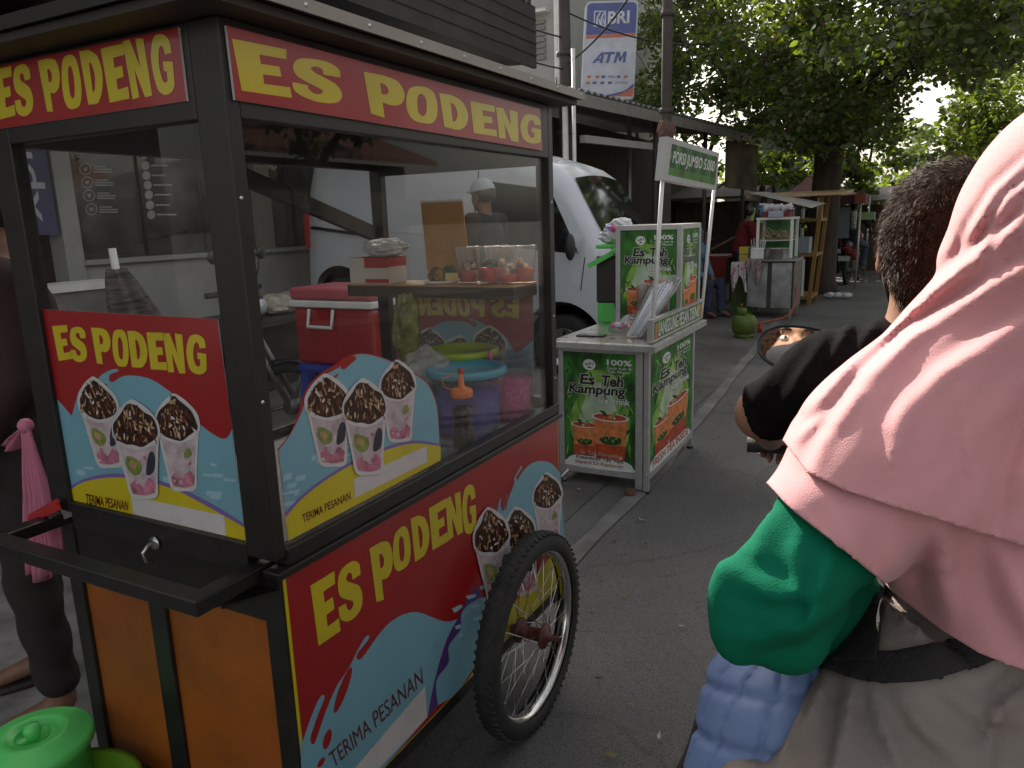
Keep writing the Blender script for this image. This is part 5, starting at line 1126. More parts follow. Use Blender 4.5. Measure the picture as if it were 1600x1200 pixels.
# two poles and the head board
f = MB(); XS = -1.22
pL0, pL1 = np.array([XS, 3.86, .84]), np.array([XS, 4.055, 1.88]); pR0, pR1 = np.array([XS, 4.90, .84]), np.array([XS, 5.225, 1.80])
f.tube([pL0, pL1], .0115, WHT, n=12); f.build('sign_pole', booth); f = MB(); f.tube([pR0, pR1], .0115, WHT, n=12); f.build('sign_pole', booth)
f = MB(); C4 = [np.array(on(0, XS+.02, *p)) for p in ((1043, 213), (1124, 239), (1118, 297), (1036, 281))]
f.prism(C4, (-.045, 0, 0), PIL); a = Art(f, lambda px, py: tuple(on(0, XS+.0205, px, py)), (1, 0, 0)); ins = zq(840, 180, 4.0)
qs = ins((840, 178), (1125, 262), (1108, 438), (818, 372)); a.poly(qs, G1, 0); qm = qmap(qs)
for i in range(9):
    for j in range(4):
        if (i+j) % 2: a.poly([tuple(qm(i/9, j/4)), tuple(qm((i+1)/9, j/4)), tuple(qm((i+1)/9, (j+1)/4)), tuple(qm(i/9, (j+1)/4))], [M('sign_mid_green', (.08, .18, .025), rough=.6), G4][j % 2], .4)
a.text('PORSI JUMBO 5.000', [tuple(qm(*p)) for p in ((.06, .80), (.96, .84), (.95, .34), (.05, .28))], PWH, 2, bold=.015, outline=TBK, ow=.035)
f.build('head_board', booth, fixn=False)
# things on the booth
zc2 = .8385
o = thing('drink_cooler', (-1.72, 4.62, zc2), 'dark drink cooler with a lime green lid on the booth counter', 'cooler')
f = MB(); f.box((-1.80, 4.52, .965), (-1.635, 4.72, 1.26), M('dark_cooler', (.045, .032, .03), rough=.5)); f.build('body', o, bevel=.01)
f = MB(); f.box((-1.795, 4.525, zc2), (-1.64, 4.715, .964), GRNP); f.build('green_base', o, bevel=.006)
f = MB(); f.box((-1.79, 4.53, 1.261), (-1.64, 4.71, 1.305), CLRB); f.build('clear_rim', o)
f = MB(); f.box((-1.80, 4.515, 1.306), (-1.63, 4.725, 1.332), GRNP); f.build('lid', o, bevel=.006)
f = MB(); f.bar((-1.83, 4.47, 1.20), (-1.67, 4.50, 1.285), .03, GRNP, .03); f.ball((-1.665, 4.50, 1.288), .022, GRNP, n=12); f.build('lever', o)
for i, (dx, dz, m_, r_, lb) in enumerate([(-.01, .05, WBAG, .07, 'white plastic bag bunched on the green cooler lid'), (.05, .115, WBAG, .055, 'white and pink plastic bag topmost on the cooler'), (.0, .09, M('lilac_bag', (.40, .38, .62), rough=.4), .055, 'lilac plastic bag squeezed between the white bags on the cooler')]):
    crumple((-1.71+dx, 4.62, 1.332+dz), r_, m_, 40+i, sc=(1.2, 1, .8), name='plastic_bag', label=lb, cat='bag')
crumple((-1.69, 4.55, 1.43), .02, PINKP, 50, name='pink_tie', label='bright pink knot of a bag on top of the cooler', cat='bag')
f = MB(); c = (-1.60, 4.40, zc2); f.lathe([(0, .002), (.03, .002), (.043, .11), (.046, .112), (.043, .115), (.04, .11), (.028, .006)], CLR, c=c, n=24); f.tube([(c[0]+.02, c[1], c[2]+.01), (c[0]-.035, c[1]-.01, c[2]+.15)], .003, TBK, n=6); tag(f.build('tea_cup'), 'clear cup with a dark straw standing beside the green base', 'cup')
c = (-1.50, 4.19, zc2); o = thing('clear_tray', c, 'small clear tray of pink sachets on the steel counter', 'tray')
MB().box((c[0]-.075, c[1]-.05, zc2), (c[0]+.075, c[1]+.05, zc2+.03), CLR).build('tray', o)
for i in range(9): crumple((c[0]-.055+.0138*i, c[1]+R.uniform(-.03, .03), zc2+.028+R.uniform(0, .016)), .016, M(*[('sachet_pink', (.55, .20, .30)), ('sachet_white', (.6, .58, .6))][i % 2]), 60+i, n=8, name='sachet', parent=o)
f = MB(); f.box((-1.69, 3.93, zc2), (-1.53, 4.005, zc2+.009), TBK, rot=.12); f.box((-1.687, 3.933, zc2+.0092), (-1.533, 4.002, zc2+.0098), M('phone_screen', (.12, .12, .13), rough=.08, coat=1), rot=.12); tag(f.build('mobile_phone', bevel=.002), 'black mobile phone lying flat on the steel booth counter', 'phone')
# long bag of straws leaning up against the pole
pa = np.array(on(1, 3.98, 992, 528)); pb = np.array(on(1, 4.22, 1038, 452)); R = random.Random(8); o = thing('straw_bag', tuple(pa), 'long clear bag full of white straws leaning on the booth sign pole', 'bag')
f = MB(); SW2 = M('straw_white', (.66, .68, .72), rough=.4)
for i in range(60):
    q1 = np.array([R.uniform(-.035, .035), R.uniform(-.03, .03), R.uniform(0, .03)]); f.tube([pa+q1*.7+(0, 0, .012), pb+q1*1.4], .004, SW2, n=5)
f.build('straws', o)
f = MB(); dd = (pb-pa)
def bg_(u, v):
    p = pa+dd*v*1.12; r_ = (.045+.04*v)*(1+.12*sin(9*2*pi*u+3*v)+.06*sin(23*u*2*pi)); r_ *= 1 if v < .9 else .9
    return (p[0]+r_*cos(2*pi*u), p[1]+r_*.6*sin(2*pi*u), max(zc2+.002, p[2]+r_*.35*sin(2*pi*u)+.02))
f.grid(bg_, 60, 14, BAG, closed=True); f.build('bag_film', o)
for i in range(3):
    c = (-1.265+.0*i, 4.22, zc2); f = MB()
    for k in range(14): f.lathe([(.028, .014*k), (.034, .014*k+.1), (.037, .014*k+.102)], CLR, c=(c[0]-.07*i, c[1]+.02*i, c[2]), n=18)
    tag(f.build('cup_stack'), ['tall stack of clear cups beside the cabinet nearest the pole', 'middle stack of clear cups in front of the cabinet poster', 'third stack of clear cups in front of the cabinet poster'][i], 'cups') if i < 2 else tag(f.build('cup_stack'), 'third stack of clear cups in front of the cabinet poster', 'cups')
# coconut husk litter at the booth's foot
crumple((-1.74, 3.70, .035), .05, M('husk', (.10, .05, .03), rough=.9), 70, n=10, name='coconut_husk', label='brown coconut husk lying at the foot of the booth', cat='husk')
f = MB(); f.tube([(-1.71, 3.70, .05), (-1.66, 3.73, .11)], .006, WHT, n=6); tag(f.build('white_straw'), 'white straw stuck up beside the coconut husk', 'straw')
crumple((-1.30, 3.74, .012), .03, M('husk2', (.12, .06, .035), rough=.9), 71, n=8, name='wood_chip', label='flat brown chip under the booth front corner leg', cat='chip')
# ================================================================ stalls and things down the street
def bxp(f, x0, y0, x1, y1, y, dp, m, **k):
    """a box whose near face fills the given outline at distance y"""
    a = on(1, y, (x0+x1)/2, y0); b_ = on(1, y, (x0+x1)/2, y1); l = on(1, y, x0, (y0+y1)/2)[0]; r = on(1, y, x1, (y0+y1)/2)[0]
    z0 = min(a[2], b_[2]); z0 = 0 if z0 < .07 else z0
    return f.box((l, y, z0), (r, y+dp, max(a[2], b_[2])), m, **k)
SC = M('scratched_steel', (.40, .40, .40), rough=.35, metal=.75, var=.35, scale=5, dirt=.5, dirtcol=(.14, .12, .10))
nc = thing('noodle_cart', (-1.8, 11.4, 0), 'steel street food cart with a glass cabinet and pot, doors dented', 'food cart')
NY = 11.2; xl = -2.13; xr = -1.50
f = MB(); f.box((xl, NY, .16), (xl+.27, NY+.012, .80), SC); f.build('door', nc, bevel=.002); f = MB(); f.box((xl+.33, NY, .16), (xr-.03, NY+.012, .80), SC); f.build('door', nc, bevel=.002)
f = MB(); f.box((xl, NY+.013, .16), (xr-.01, NY+.75, .80), DKM); f.box((xl+.27, NY-.002, .10), (xl+.33, NY+.012, .80), DKM); f.build('body', nc)
f = MB(); f.box((xr-.008, NY, .14), (xr, NY+.76, .80), M('side_board', (.16, .13, .11), rough=.5, var=.3)); f.build('side_panel', nc)
f = MB(); f.box((xl-.03, NY-.03, .81), (xr+.02, NY+.78, .845), SC); f.box((xl-.03, NY-.034, .80), (xr+.02, NY-.031, .822), TBK); f.build('counter_top', nc)
for x_ in (xl+.02, xr-.05):
    for y_ in (NY+.02, NY+.70): f = MB(); f.box((x_, y_, 0), (x_+.03, y_+.03, .16), SC); f.build('leg', nc)
f = MB(); cx0, cx1, cz0, cz1 = -2.06, -1.56, .85, 1.39
for x_ in (cx0, cx1-.04):
    for y_ in (NY+.15, NY+.66): f.box((x_, y_, cz0), (x_+.04, y_+.03, cz1), WHT)
f.box((cx0-.01, NY+.14, cz1), (cx1+.01, NY+.70, cz1+.03), WHT); f.box((cx0+.04, NY+.152, cz0), (cx1-.04, NY+.17, cz0+.03), WHT); f.build('cabinet_frame', nc, bevel=.003)
f = MB(); f.box((cx0+.04, NY+.16, cz0+.03), (cx1-.04, NY+.165, cz1), GLS); f.build('cabinet_glass', nc)
f = MB(); f.box((cx0+.04, NY+.665, cz0+.02), (cx1-.04, NY+.672, cz1-.02), M('green_board', (.03, .22, .04), rough=.5)); f.build('cabinet_back', nc)
R = random.Random(5); NO = M('noodles', (.50, .36, .20), rough=.6, var=.4, scale=30)
o = MB()
for i in range(40):
    x_ = R.uniform(cx0+.06, cx1-.08); y_ = NY+R.uniform(.3, .6); z_ = cz0+.26+R.uniform(0, .12); o.tube([(x_-.06, y_, z_), (x_, y_-.02, z_+R.uniform(.0, .05)), (x_+.07, y_, z_-.02)], .006, NO, n=5)
o.box((cx0+.045, NY+.2, cz0+.24), (cx1-.045, NY+.66, cz0+.25), WHT); o = o.build('noodle_shelf', nc); o['kind'] = 'stuff' if 0 else ''; del o['kind']
f = MB(); f.lathe([(0, 0), (.155, 0), (.16, .01), (.16, .14), (.168, .145), (.168, .155), (.155, .15), (.15, .02)], STL, c=(-1.76, NY+.0+.10, .845), n=32); tag(f.build('cooking_pot'), 'round aluminium pot standing on the steel cart', 'pot')
f = MB(); f.box((-2.10, NY+.0, .846), (-1.92, NY+.16, 1.0), WHT); tag(f.build('white_container', bevel=.01), 'square white container of skewers on the steel cart', 'container')
for i in range(7): f = MB(); x_ = -2.08+.022*i; f.tube([(x_, NY+.08, .9), (x_-.03+.012*i, NY+.06, 1.12+.02*(i % 3))], .004, WHT, n=5); tag(f.build('skewer'), 'thin pale skewer sticking up from the white container', 'skewer', 'skewers in the white container')
f = MB(); f.box((-2.00, NY+.16, 1.425), (-1.62, NY+.55, 1.50), M('dark_red_tray', (.18, .02, .02))); f.box((-1.90, NY+.12, 1.425), (-1.70, NY+.158, 1.51), M('pale_blue_box', (.42, .46, .55))); tag(f.build('stock_tray', bevel=.004), 'dark red tray of packets on top of the steel cart cabinet', 'tray')
for i in range(9): crumple((-1.97+.042*i, NY+.3+.03*(i % 2), 1.545+.01*(i % 3)), .042, WBAG, 80+i, n=8, sc=(.8, 1, 1.1), name='packet', label='shiny pale packet in the dark red tray on the cart', cat='packet'); 
for o_ in [o_ for o_ in COL.objects if o_.name.startswith('packet')]: o_['group'] = 'packets in the red tray'
for i, (x_, m_, l) in enumerate(((-2.06, M('water_blue', (.08, .18, .42)), 'blue capped bottle at the left end of the cabinet top'), (-2.12, DKM, 'dark bottle at the far left of the cabinet top'))):
    f = MB(); f.lathe([(0, 0), (.032, 0), (.033, .11), (.014, .15), (.013, .19), (0, .19)], m_, c=(x_+.04, NY+.3, 1.42), n=14); tag(f.build('bottle'), l, 'bottle')
for i, (m_, l) in enumerate(((M('yel_box', (.55, .42, .06)), 'yellow boxes stacked left of the steel cart'), (M('blu_box', (.20, .33, .55)), 'pale blue box left of the skewers'))):
    f = MB(); x_ = -2.30+.15*i; f.box((x_, NY+.2, .80), (x_+.13, NY+.4, .90), m_); f.box((x_, NY+.2, .91), (x_+.13, NY+.4, 1.01), m_); tag(f.build('food_box'), l, 'box')
f = MB(); f.box((-2.34, NY+.15, .765), (-2.14, NY+.55, .80), SC); tag(f.build('side_shelf'), 'small steel side shelf on the left of the noodle cart', 'shelf')
def drape(x0, x1, ztop, zbot, y, m, name, label, seed=0, over=.08):
    rs = np.random.RandomState(seed); ph = rs.uniform(0, 6, 4); f = MB()
    def fn(u, v):
        x = x0+(x1-x0)*u+.012*sin(v*5+ph[0]); z = ztop-(ztop-zbot*(1+.25*sin(u*7+ph[1])*(zbot > 0)))*max(0, (v-.2)/.8); yy = y+(over*(1-v/.2) if v < .2 else 0)-.02*v+.020*sin(u*17+ph[2]+v*2)*(.3+v); return (x, yy, z+(.004 if v < .2 else 0))
    f.grid(fn, 36, 22, m); return tag(f.build(name, solid=.004), label, 'cloth')
def flowerm(name, base, spot, sc):
    m = M(name, base, rough=.85, var=.1); n = m.node_tree; b = n.nodes['Principled BSDF']; src = b.inputs['Base Color'].links[0].from_socket
    tc = n.nodes.new('ShaderNodeTexCoord'); v = n.nodes.new('ShaderNodeTexVoronoi'); v.inputs['Scale'].default_value = sc; n.links.new(tc.outputs['Object'], v.inputs[0])
    r = n.nodes.new('ShaderNodeMapRange'); r.inputs[1].default_value = .34; r.inputs[2].default_value = .40; n.links.new(v.outputs['Distance'], r.inputs[0]); mx = n.nodes.new('ShaderNodeMix'); mx.data_type = 'RGBA'
    n.links.new(r.outputs[0], mx.inputs[0]); n.links.new(src, mx.inputs[6]); mx.inputs[7].default_value = (*spot, 1); n.links.new(mx.outputs[2], b.inputs['Base Color']); return m
drape(-2.36, -2.14, .80, .50, NY+.0, flowerm('pink_cloth_print', (.45, .12, .18), (.55, .50, .50), 16), 'flowered_cloth', 'pink and white flowered cloth hanging at the left of the steel cart', 1)
drape(-2.13, -1.93, .852, .62, NY-.05, flowerm('check_cloth', (.16, .09, .08), (.30, .24, .22), 30), 'checked_cloth', 'brown checked cloth hanging over the steel counter edge', 2)
f = MB(); f.tube([(-1.49, NY+.2, .45), (-1.46, NY+.05, .30), (-1.50, NY-.04, .10), (-1.62, NY-.1, .03), (-1.9, NY-.9, .03), (-2.02, NY-1.2, .15), (-1.86, NY-1.72, .40)], .010, M('gas_hose', (.50, .13, .04)), n=8); tag(f.build('gas_hose'), 'orange gas hose running from the steel cart to the gas cylinder', 'hose')
f = MB(); c = on(2, 0, 1166, 528); c[0] -= .03; GC = M('gas_green', (.085, .135, .015), rough=.45, var=.2, scale=6, dirt=.3)
f.lathe([(0, .05), (.09, .04), (.13, .07), (.148, .12), (.15, .17), (.145, .22), (.12, .27), (.06, .295), (0, .30)], GC, c=c, n=30); f.lathe([(.10, .0), (.105, .0), (.11, .05), (.10, .06)], GC, c=c, n=30); f.lathe([(.088, .25), (.092, .25), (.09, .38), (.085, .38)], GC, c=c, n=30, arc=.8)
f.tube([(c[0]+.148*cos(t), c[1]+.148*sin(t), .17) for t in np.linspace(0, 2*pi, 31)[:-1]], .005, GC, n=5, closed=True); f.lathe([(0, .3), (.02, .3), (.02, .36), (0, .36)], STL, c=c, n=10)
tag(f.build('gas_cylinder'), 'small squat green gas cylinder on the pavement before the steel cart', 'gas cylinder')
f = MB(); f.lathe([(0, 0), (.03, 0), (.03, .08), (.012, .12), (.012, .14), (0, .14)], REDP, c=(c[0]+.11, c[1]+.45, .0), n=14); tag(f.build('bottle'), 'small red and white bottle behind the green gas cylinder', 'bottle')
GD = M('dark_green_crate', (.05, .08, .015)); f = MB(); f.box((-2.42, 11.5, 0), (-2.18, 11.95, .55), GD); tag(f.build('green_crate'), 'dark green crate behind the steel cart at its left', 'crate')
# yellow wooden frame stall behind it
YW = M('yellow_timber', (.28, .14, .022), rough=.6, var=.2, scale=6, stretch=(6, 6, 1)); ys_ = thing('wooden_stall', (-1.5, 13.3, 0), 'tall open stall of yellow timber posts with a pale roof board', 'stall')
SY = 13.0
for (x_, y_) in ((-1.50, SY), (-1.50, SY+.9), (-2.35, SY), (-2.35, SY+.9)): f = MB(); f.bar((x_+(.0), y_, 0), (x_+.12, y_, 1.74), .055, YW, .055); f.build('post', ys_)
for z_ in (.10, .78, 1.33): f = MB(); f.box((-2.36+.07*z_, SY-.02, z_), (-1.47+.07*z_, SY+.92, z_+.04), YW); f.build('shelf_board', ys_)
f = MB(); f.prism([(-2.5, SY-.25, 1.72), (-1.02, SY-.25, 1.72), (-1.02, SY+1.2, 1.78), (-2.5, SY+1.2, 1.78)], (0, 0, .045), M('pale_timber', (.48, .32, .16), rough=.6, var=.2, stretch=(1, 6, 1))); f.build('roof_board', ys_)
f = MB(); f.box((-1.62, SY-.03, .15), (-1.585, SY+.0, .74), WHT); f.box((-1.45, SY+.0, 1.36), (-1.36, SY+.03, 1.70), M('pale_card', (.52, .50, .38))); f.build('pale_board', ys_)
GNET = M('green_net', (.02, .20, .05), rough=.7, var=.5, scale=30); crumple((-1.72, SY-.25, .52), .22, GNET, 93, sc=(.5, .4, 1.5), name='green_net', label='bright green net hanging between steel cart and timber stall', cat='net')
f = MB(); f.box((-2.0, SY+.1, .825), (-1.55, SY+.5, 1.08), M('pale_crate', (.30, .34, .38))); tag(f.build('plastic_box', bevel=.01), 'pale grey plastic box on the timber stall shelf', 'box')
f = MB(); f.prism([on(1, 12.6, 1170, 301), on(1, 12.6, 1185, 300.5), on(1, 11.9, 1282, 320), on(1, 11.9, 1268, 325)], (.02, .6, .02), M('pale_awning', (.42, .41, .38), rough=.6)); aw = tag(f.build('awning_sheet'), 'pale flat awning sheet sloping over the steel cart', 'awning')
for (px_, y_) in ((1186, 12.3), ): f = MB(); a_ = on(1, y_, px_, 330); f.tube([(a_[0], y_, 0), (a_[0], y_, 1.72)], .02, DKM, n=8); tag(f.build('awning_post'), 'dark thin post carrying the pale awning sheet', 'post')
f = MB(); a_, b_ = on(1, 12.3, 1186, 319), on(1, 12.3, 1240, 323); f.bar(a_, b_, .035, WHT); tag(f.build('white_rail'), 'white rail under the pale awning sheet', 'rail')
for i, (px_, m_) in enumerate(((1178, M('lime_bag', (.34, .52, .14))), (1183, M('violet_cloth', (.09, .04, .14))), (1188, M('lime_bag', (.34, .52, .14))))):
    a_ = on(1, 12.2, px_, 325); b_ = on(1, 12.2, px_, 348); f = MB(); w_ = .035 if i != 1 else .03
    f.prism([(a_[0]-.02, 12.2, a_[2]), (a_[0]+.02, 12.2, a_[2]), (a_[0]+w_*1.6, 12.2, b_[2]), (a_[0]-w_*1.6, 12.2, b_[2])], (0, .03, 0), m_); tag(f.build('hanging_bag' if i != 1 else 'hanging_cloth'), ['lime green bag left of the violet cloth under the awning', 'violet cloth hanging between two lime green bags', 'lime green bag right of the violet cloth under the awning'][i], 'bag' if i != 1 else 'cloth')
for i in range(3): crumple((-1.3+.13*i, 14.2, .05), .08, WBAG, 95+i, n=9, sc=(1.2, 1, .6), name='litter_bag', label='crumpled white litter bag on the road by the timber stall', cat='bag')
for o_ in [o_ for o_ in COL.objects if o_.name.startswith('litter_bag')]: o_['group'] = 'white litter bags by the timber stall'
# maroon canopy tent
MR = M('maroon_canvas', (.17, .060, .060), rough=.8, var=.12, scale=3, bump=.2, bscale=10); tent = thing('canopy_tent', (-2.1, 17.5, 0), 'maroon peaked canopy tent standing behind the tree trunk', 'tent')
TY = 16.2; tl = on(1, TY, 1210, 307); tr = on(1, TY, 1345, 310); pk = on(1, TY+1.4, 1268, 272)
tl[2] = tr[2] = (tl[2]+tr[2])/2+.02; bl = tl+(.0, 2.8, 0); br = tr+(0, 2.8, 0); f = MB()
def slope(a, b): 
    vs = []; n = 10
    for j in range(n+1):
        t = j/n; s_ = t**1.35
        for i in range(n+1):
            e = a*(1-i/n)+b*(i/n); p = e*(1-t)+pk*t; p[2] = e[2]+(pk[2]-e[2])*s_-.03*sin(pi*i/n)*(1-t); vs.append(tuple(p))
    f.add(vs, [(j*(n+1)+i, j*(n+1)+i+1, (j+1)*(n+1)+i+1, (j+1)*(n+1)+i) for j in range(n) for i in range(n)], MR, True)
for a_, b_ in ((tl, tr), (tr, br), (br, bl), (bl, tl)): slope(a_.copy(), b_.copy())
f.build('canopy', tent, solid=.006)
f = MB()
for a_, b_ in ((tl, tr), (tr, br), (bl, tl)): f.prism([a_, b_, b_-(0, 0, .17), a_-(0, 0, .17)], (.0, .006, 0) if abs(a_[1]-b_[1]) < .1 else (.006, 0, 0), M('maroon_valance', (.07, .022, .022), rough=.8))
f.build('valance', tent)
for p_ in (tl, tr, bl, br): f = MB(); f.tube([(p_[0], p_[1], 0), tuple(p_)], .022, ALU, n=8); f.build('post', tent)
f = MB(); f.box((tr[0]-.10, TY-.06, tr[2]-.17), (tr[0]+.09, TY+.02, tr[2]+.02), M('brick_red', (.28, .07, .035))); f.build('corner_flap', tent)
f = MB(); a_, b_ = on(1, 16.6, 1282, 325), on(1, 16.6, 1326, 372); f.box((a_[0], 16.6, b_[2]), (b_[0], 16.62, a_[2]), M('grey_banner', (.20, .22, .24), rough=.6))
a = Art(f, lambda px, py: tuple(on(1, 16.596, px, py)), (0, -1, 0), .002); a.text('WARUNG', [(1287, 331), (1322, 331), (1322, 340), (1287, 340)], M('banner_letters', (.42, .09, .06)), 1, bold=.02) if 0 else [a.poly([(1288+j*5, 343+3*(j % 2)), (1292+j*5, 343+3*(j % 2)), (1292+j*5, 347+3*(j % 2)), (1288+j*5, 348+3*(j % 2))], M('banner_letters', (.30, .05, .05)), 1) for j in range(3)]
tag(f.build('hanging_banner', fixn=False), 'grey banner with red marks hanging under the maroon tent', 'banner')
f = MB(); a_, b_ = on(1, 16.9, 1340, 332), on(1, 16.9, 1366, 343); f.box((a_[0], 16.9, b_[2]), (b_[0], 17.2, a_[2]), M('pale_green_plastic', (.26, .42, .18))); tag(f.build('green_box'), 'pale green box at eye height right of the maroon tent', 'box')
f = MB(); a_ = on(1, 16.0, 1335, 330); b_ = on(1, 16., 1335, 358); f.tube([(a_[0], 16., b_[2]), (a_[0], 16.0, a_[2])], .05, M('pale_roll', (.36, .36, .30), var=.6, scale=30), n=10); tag(f.build('hanging_roll'), 'pale patterned roll hanging by the tent corner post', 'roll')
# dark stall masses at the end of the street
for i, (x_, y_, w_, h_, lb) in enumerate([(-4.9, 16.9, 1.6, 1.9, 'dark low stall left of the maroon tent'), (-2.6, 20.5, 2.4, 1.75, 'dark stall with a board roof behind the maroon tent'), (-.8, 24, 2.8, 1.9, 'dark stall at the end of the street')]):
    o = thing('market_stall', (x_+w_/2, y_, 0), lb, 'stall'); f = MB(); f.box((x_, y_+.3, 0), (x_+w_, y_+1.6, h_-.15), BRN); f.build('body', o)
    f = MB(); f.prism([(x_-.3, y_-.2, h_-.1), (x_+w_+.3, y_-.2, h_-.1), (x_+w_+.3, y_+2, h_+.25), (x_-.3, y_+2, h_+.25)], (0, 0, .05), M('stall_roof', (.12, .10, .09), rough=.7)); f.build('roof', o)
# ================================================================ trees
def leaf_mat(name, col, tcol):
    m = bpy.data.materials.new(name); m.use_nodes = True; n = m.node_tree; L = n.links
    for x in list(n.nodes): n.nodes.remove(x)
    o = n.nodes.new('ShaderNodeOutputMaterial'); d = n.nodes.new('ShaderNodeBsdfDiffuse'); t = n.nodes.new('ShaderNodeBsdfTranslucent'); g = n.nodes.new('ShaderNodeBsdfGlossy'); g.inputs['Roughness'].default_value = .45
    oi = n.nodes.new('ShaderNodeTexCoord'); nz = n.nodes.new('ShaderNodeTexNoise'); nz.inputs['Scale'].default_value = .9; nz.inputs['Detail'].default_value = 4; L.new(oi.outputs['Object'], nz.inputs[0])
    for nd, c in ((d, col), (t, tcol)):
        mx = n.nodes.new('ShaderNodeMix'); mx.data_type = 'RGBA'; L.new(nz.outputs[0], mx.inputs[0]); c = np.array(c); mx.inputs[6].default_value = (*(c*.55), 1); mx.inputs[7].default_value = (*(c*1.4), 1); L.new(mx.outputs[2], nd.inputs[0])
    a = n.nodes.new('ShaderNodeMixShader'); a.inputs[0].default_value = .42; b = n.nodes.new('ShaderNodeMixShader'); b.inputs[0].default_value = .06
    L.new(d.outputs[0], a.inputs[1]); L.new(t.outputs[0], a.inputs[2]); L.new(a.outputs[0], b.inputs[1]); L.new(g.outputs[0], b.inputs[2]); L.new(b.outputs[0], o.inputs[0]); return m
LM = [leaf_mat('leaf_dark', (.038, .058, .013), (.09, .14, .010)), leaf_mat('leaf_mid', (.062, .088, .016), (.20, .28, .015)), leaf_mat('leaf_light', (.085, .13, .025), (.30, .42, .03)), leaf_mat('leaf_brown', (.06, .045, .02), (.10, .07, .015))]
FM = [leaf_mat('far_leaf_light', (.10, .15, .04), (.30, .42, .06)), leaf_mat('far_leaf_grey', (.09, .115, .075), (.12, .17, .07))]
BARK = M('bark', (.055, .040, .030), rough=.95, var=.4, scale=9, bump=1, bscale=18, stretch=(1, 1, .25))
def leaves(name, centers, radii, per, size, mats, probs, parent, seed=0, droop=.3, flat=.6):
    rs = np.random.default_rng(seed); C = np.repeat(np.array(centers), per, 0); Rr = np.repeat(np.array(radii), per); N = len(C)
    d = rs.normal(size=(N, 3)); d /= np.linalg.norm(d, axis=1)[:, None]; rr = rs.random(N)**.45; d[:, 2] *= flat
    P = C+d*(Rr*rr)[:, None]
    a = rs.normal(size=(N, 3)); a[:, 2] = a[:, 2]*.5-droop; a /= np.linalg.norm(a, axis=1)[:, None]
    b = np.cross(a, rs.normal(size=(N, 3))); b /= np.linalg.norm(b, axis=1)[:, None]; nn = np.cross(a, b)
    s_ = size*(.6+.8*rs.random(N))[:, None]; a = a*s_; b = b*s_*.27; nn = nn*s_*.06
    V4 = np.stack([P, P+a*.35+b+nn, P+a*.7+b*.8+nn, P+a, P+a*.7-b*.8+nn, P+a*.35-b+nn], 1).reshape(-1, 3)
    i0 = np.arange(N)*6; F = np.concatenate([np.stack([i0, i0+1, i0+2, i0+3], 1), np.stack([i0, i0+3, i0+4, i0+5], 1)])
    me = bpy.data.meshes.new(name); me.vertices.add(len(V4)); me.vertices.foreach_set('co', V4.ravel()); me.loops.add(F.size); me.loops.foreach_set('vertex_index', F.ravel().astype(np.int32))
    me.polygons.add(len(F)); me.polygons.foreach_set('loop_start', (np.arange(len(F))*4).astype(np.int32)); me.polygons.foreach_set('loop_total', np.full(len(F), 4, np.int32))
    # light leaves tend to sit together on twig ends
    cl = rs.random(len(centers)); k = rs.choice(len(mats), N, p=probs); lit = np.repeat(cl > .86, per) & (rs.random(N) < .5); k[lit] = min(2, len(mats)-1)
    k = np.concatenate([k, k]).astype(np.int32)
    for m in mats: me.materials.append(m)
    me.update(); me.polygons.foreach_set('material_index', k); me.validate(); o = bpy.data.objects.new(name, me); COL.objects.link(o)
    o.parent = parent; o.matrix_parent_inverse = Matrix.Translation(-parent.location); return o
def branch(f, a, b, r0, r1, m, wob=.12, n=7, R=random):
    a = np.array(a, float); b = np.array(b, float); L_ = np.linalg.norm(b-a); pts = []
    for i in range(n+1): t = i/n; p = a*(1-t)+b*t; p = p+np.array([R.uniform(-1, 1), R.uniform(-1, 1), R.uniform(-.5, .5)])*wob*L_*.25*sin(pi*t); pts.append(p)
    f.tube(pts, [r0+(r1-r0)*i/n for i in range(n+1)], m, n=8); return pts
def tree(name, base, label, fork, tr, limbs, cl_boxes, leaf, per, crad, mats, probs, seed=1, twigs=True, dens=.58):
    R = random.Random(seed); o = thing(name, base, label, 'tree'); base = np.array(base, float); fork = np.array(fork, float)
    f = MB(); pts = [base-(0, 0, .05), base+(0, 0, .25), base*(.6)+fork*.4, base*.25+fork*.75, fork]; f.tube(pts, [tr*1.5, tr*1.12, tr, tr*.92, tr*1.0], BARK, n=16); tips = []
    for l in limbs:
        p = branch(f, fork-(0, 0, .1), l, tr*.5, tr*.16, BARK, R=R, n=9); tips += p[3:]
    cs = []
    for (lo, hi, n) in cl_boxes:
        for i in range(n):
            if R.random() < dens: cs.append(np.array([R.uniform(lo[k], hi[k]) for k in range(3)]))
    if twigs:
        T_ = np.array(tips)
        for c in cs[::2]:
            j = int(np.argmin(((T_-c)**2).sum(1))); branch(f, T_[j], c, tr*.06, .008, BARK, R=R, n=4)
    f.build('trunk', o, fixn=False)
    leaves('crown', cs, [R.uniform(.6, 1.25)*crad for _ in cs], per, leaf, mats, probs, o, seed); return o
tb_ = on(1, 15.1, 1287, 300); tx = tb_[0]
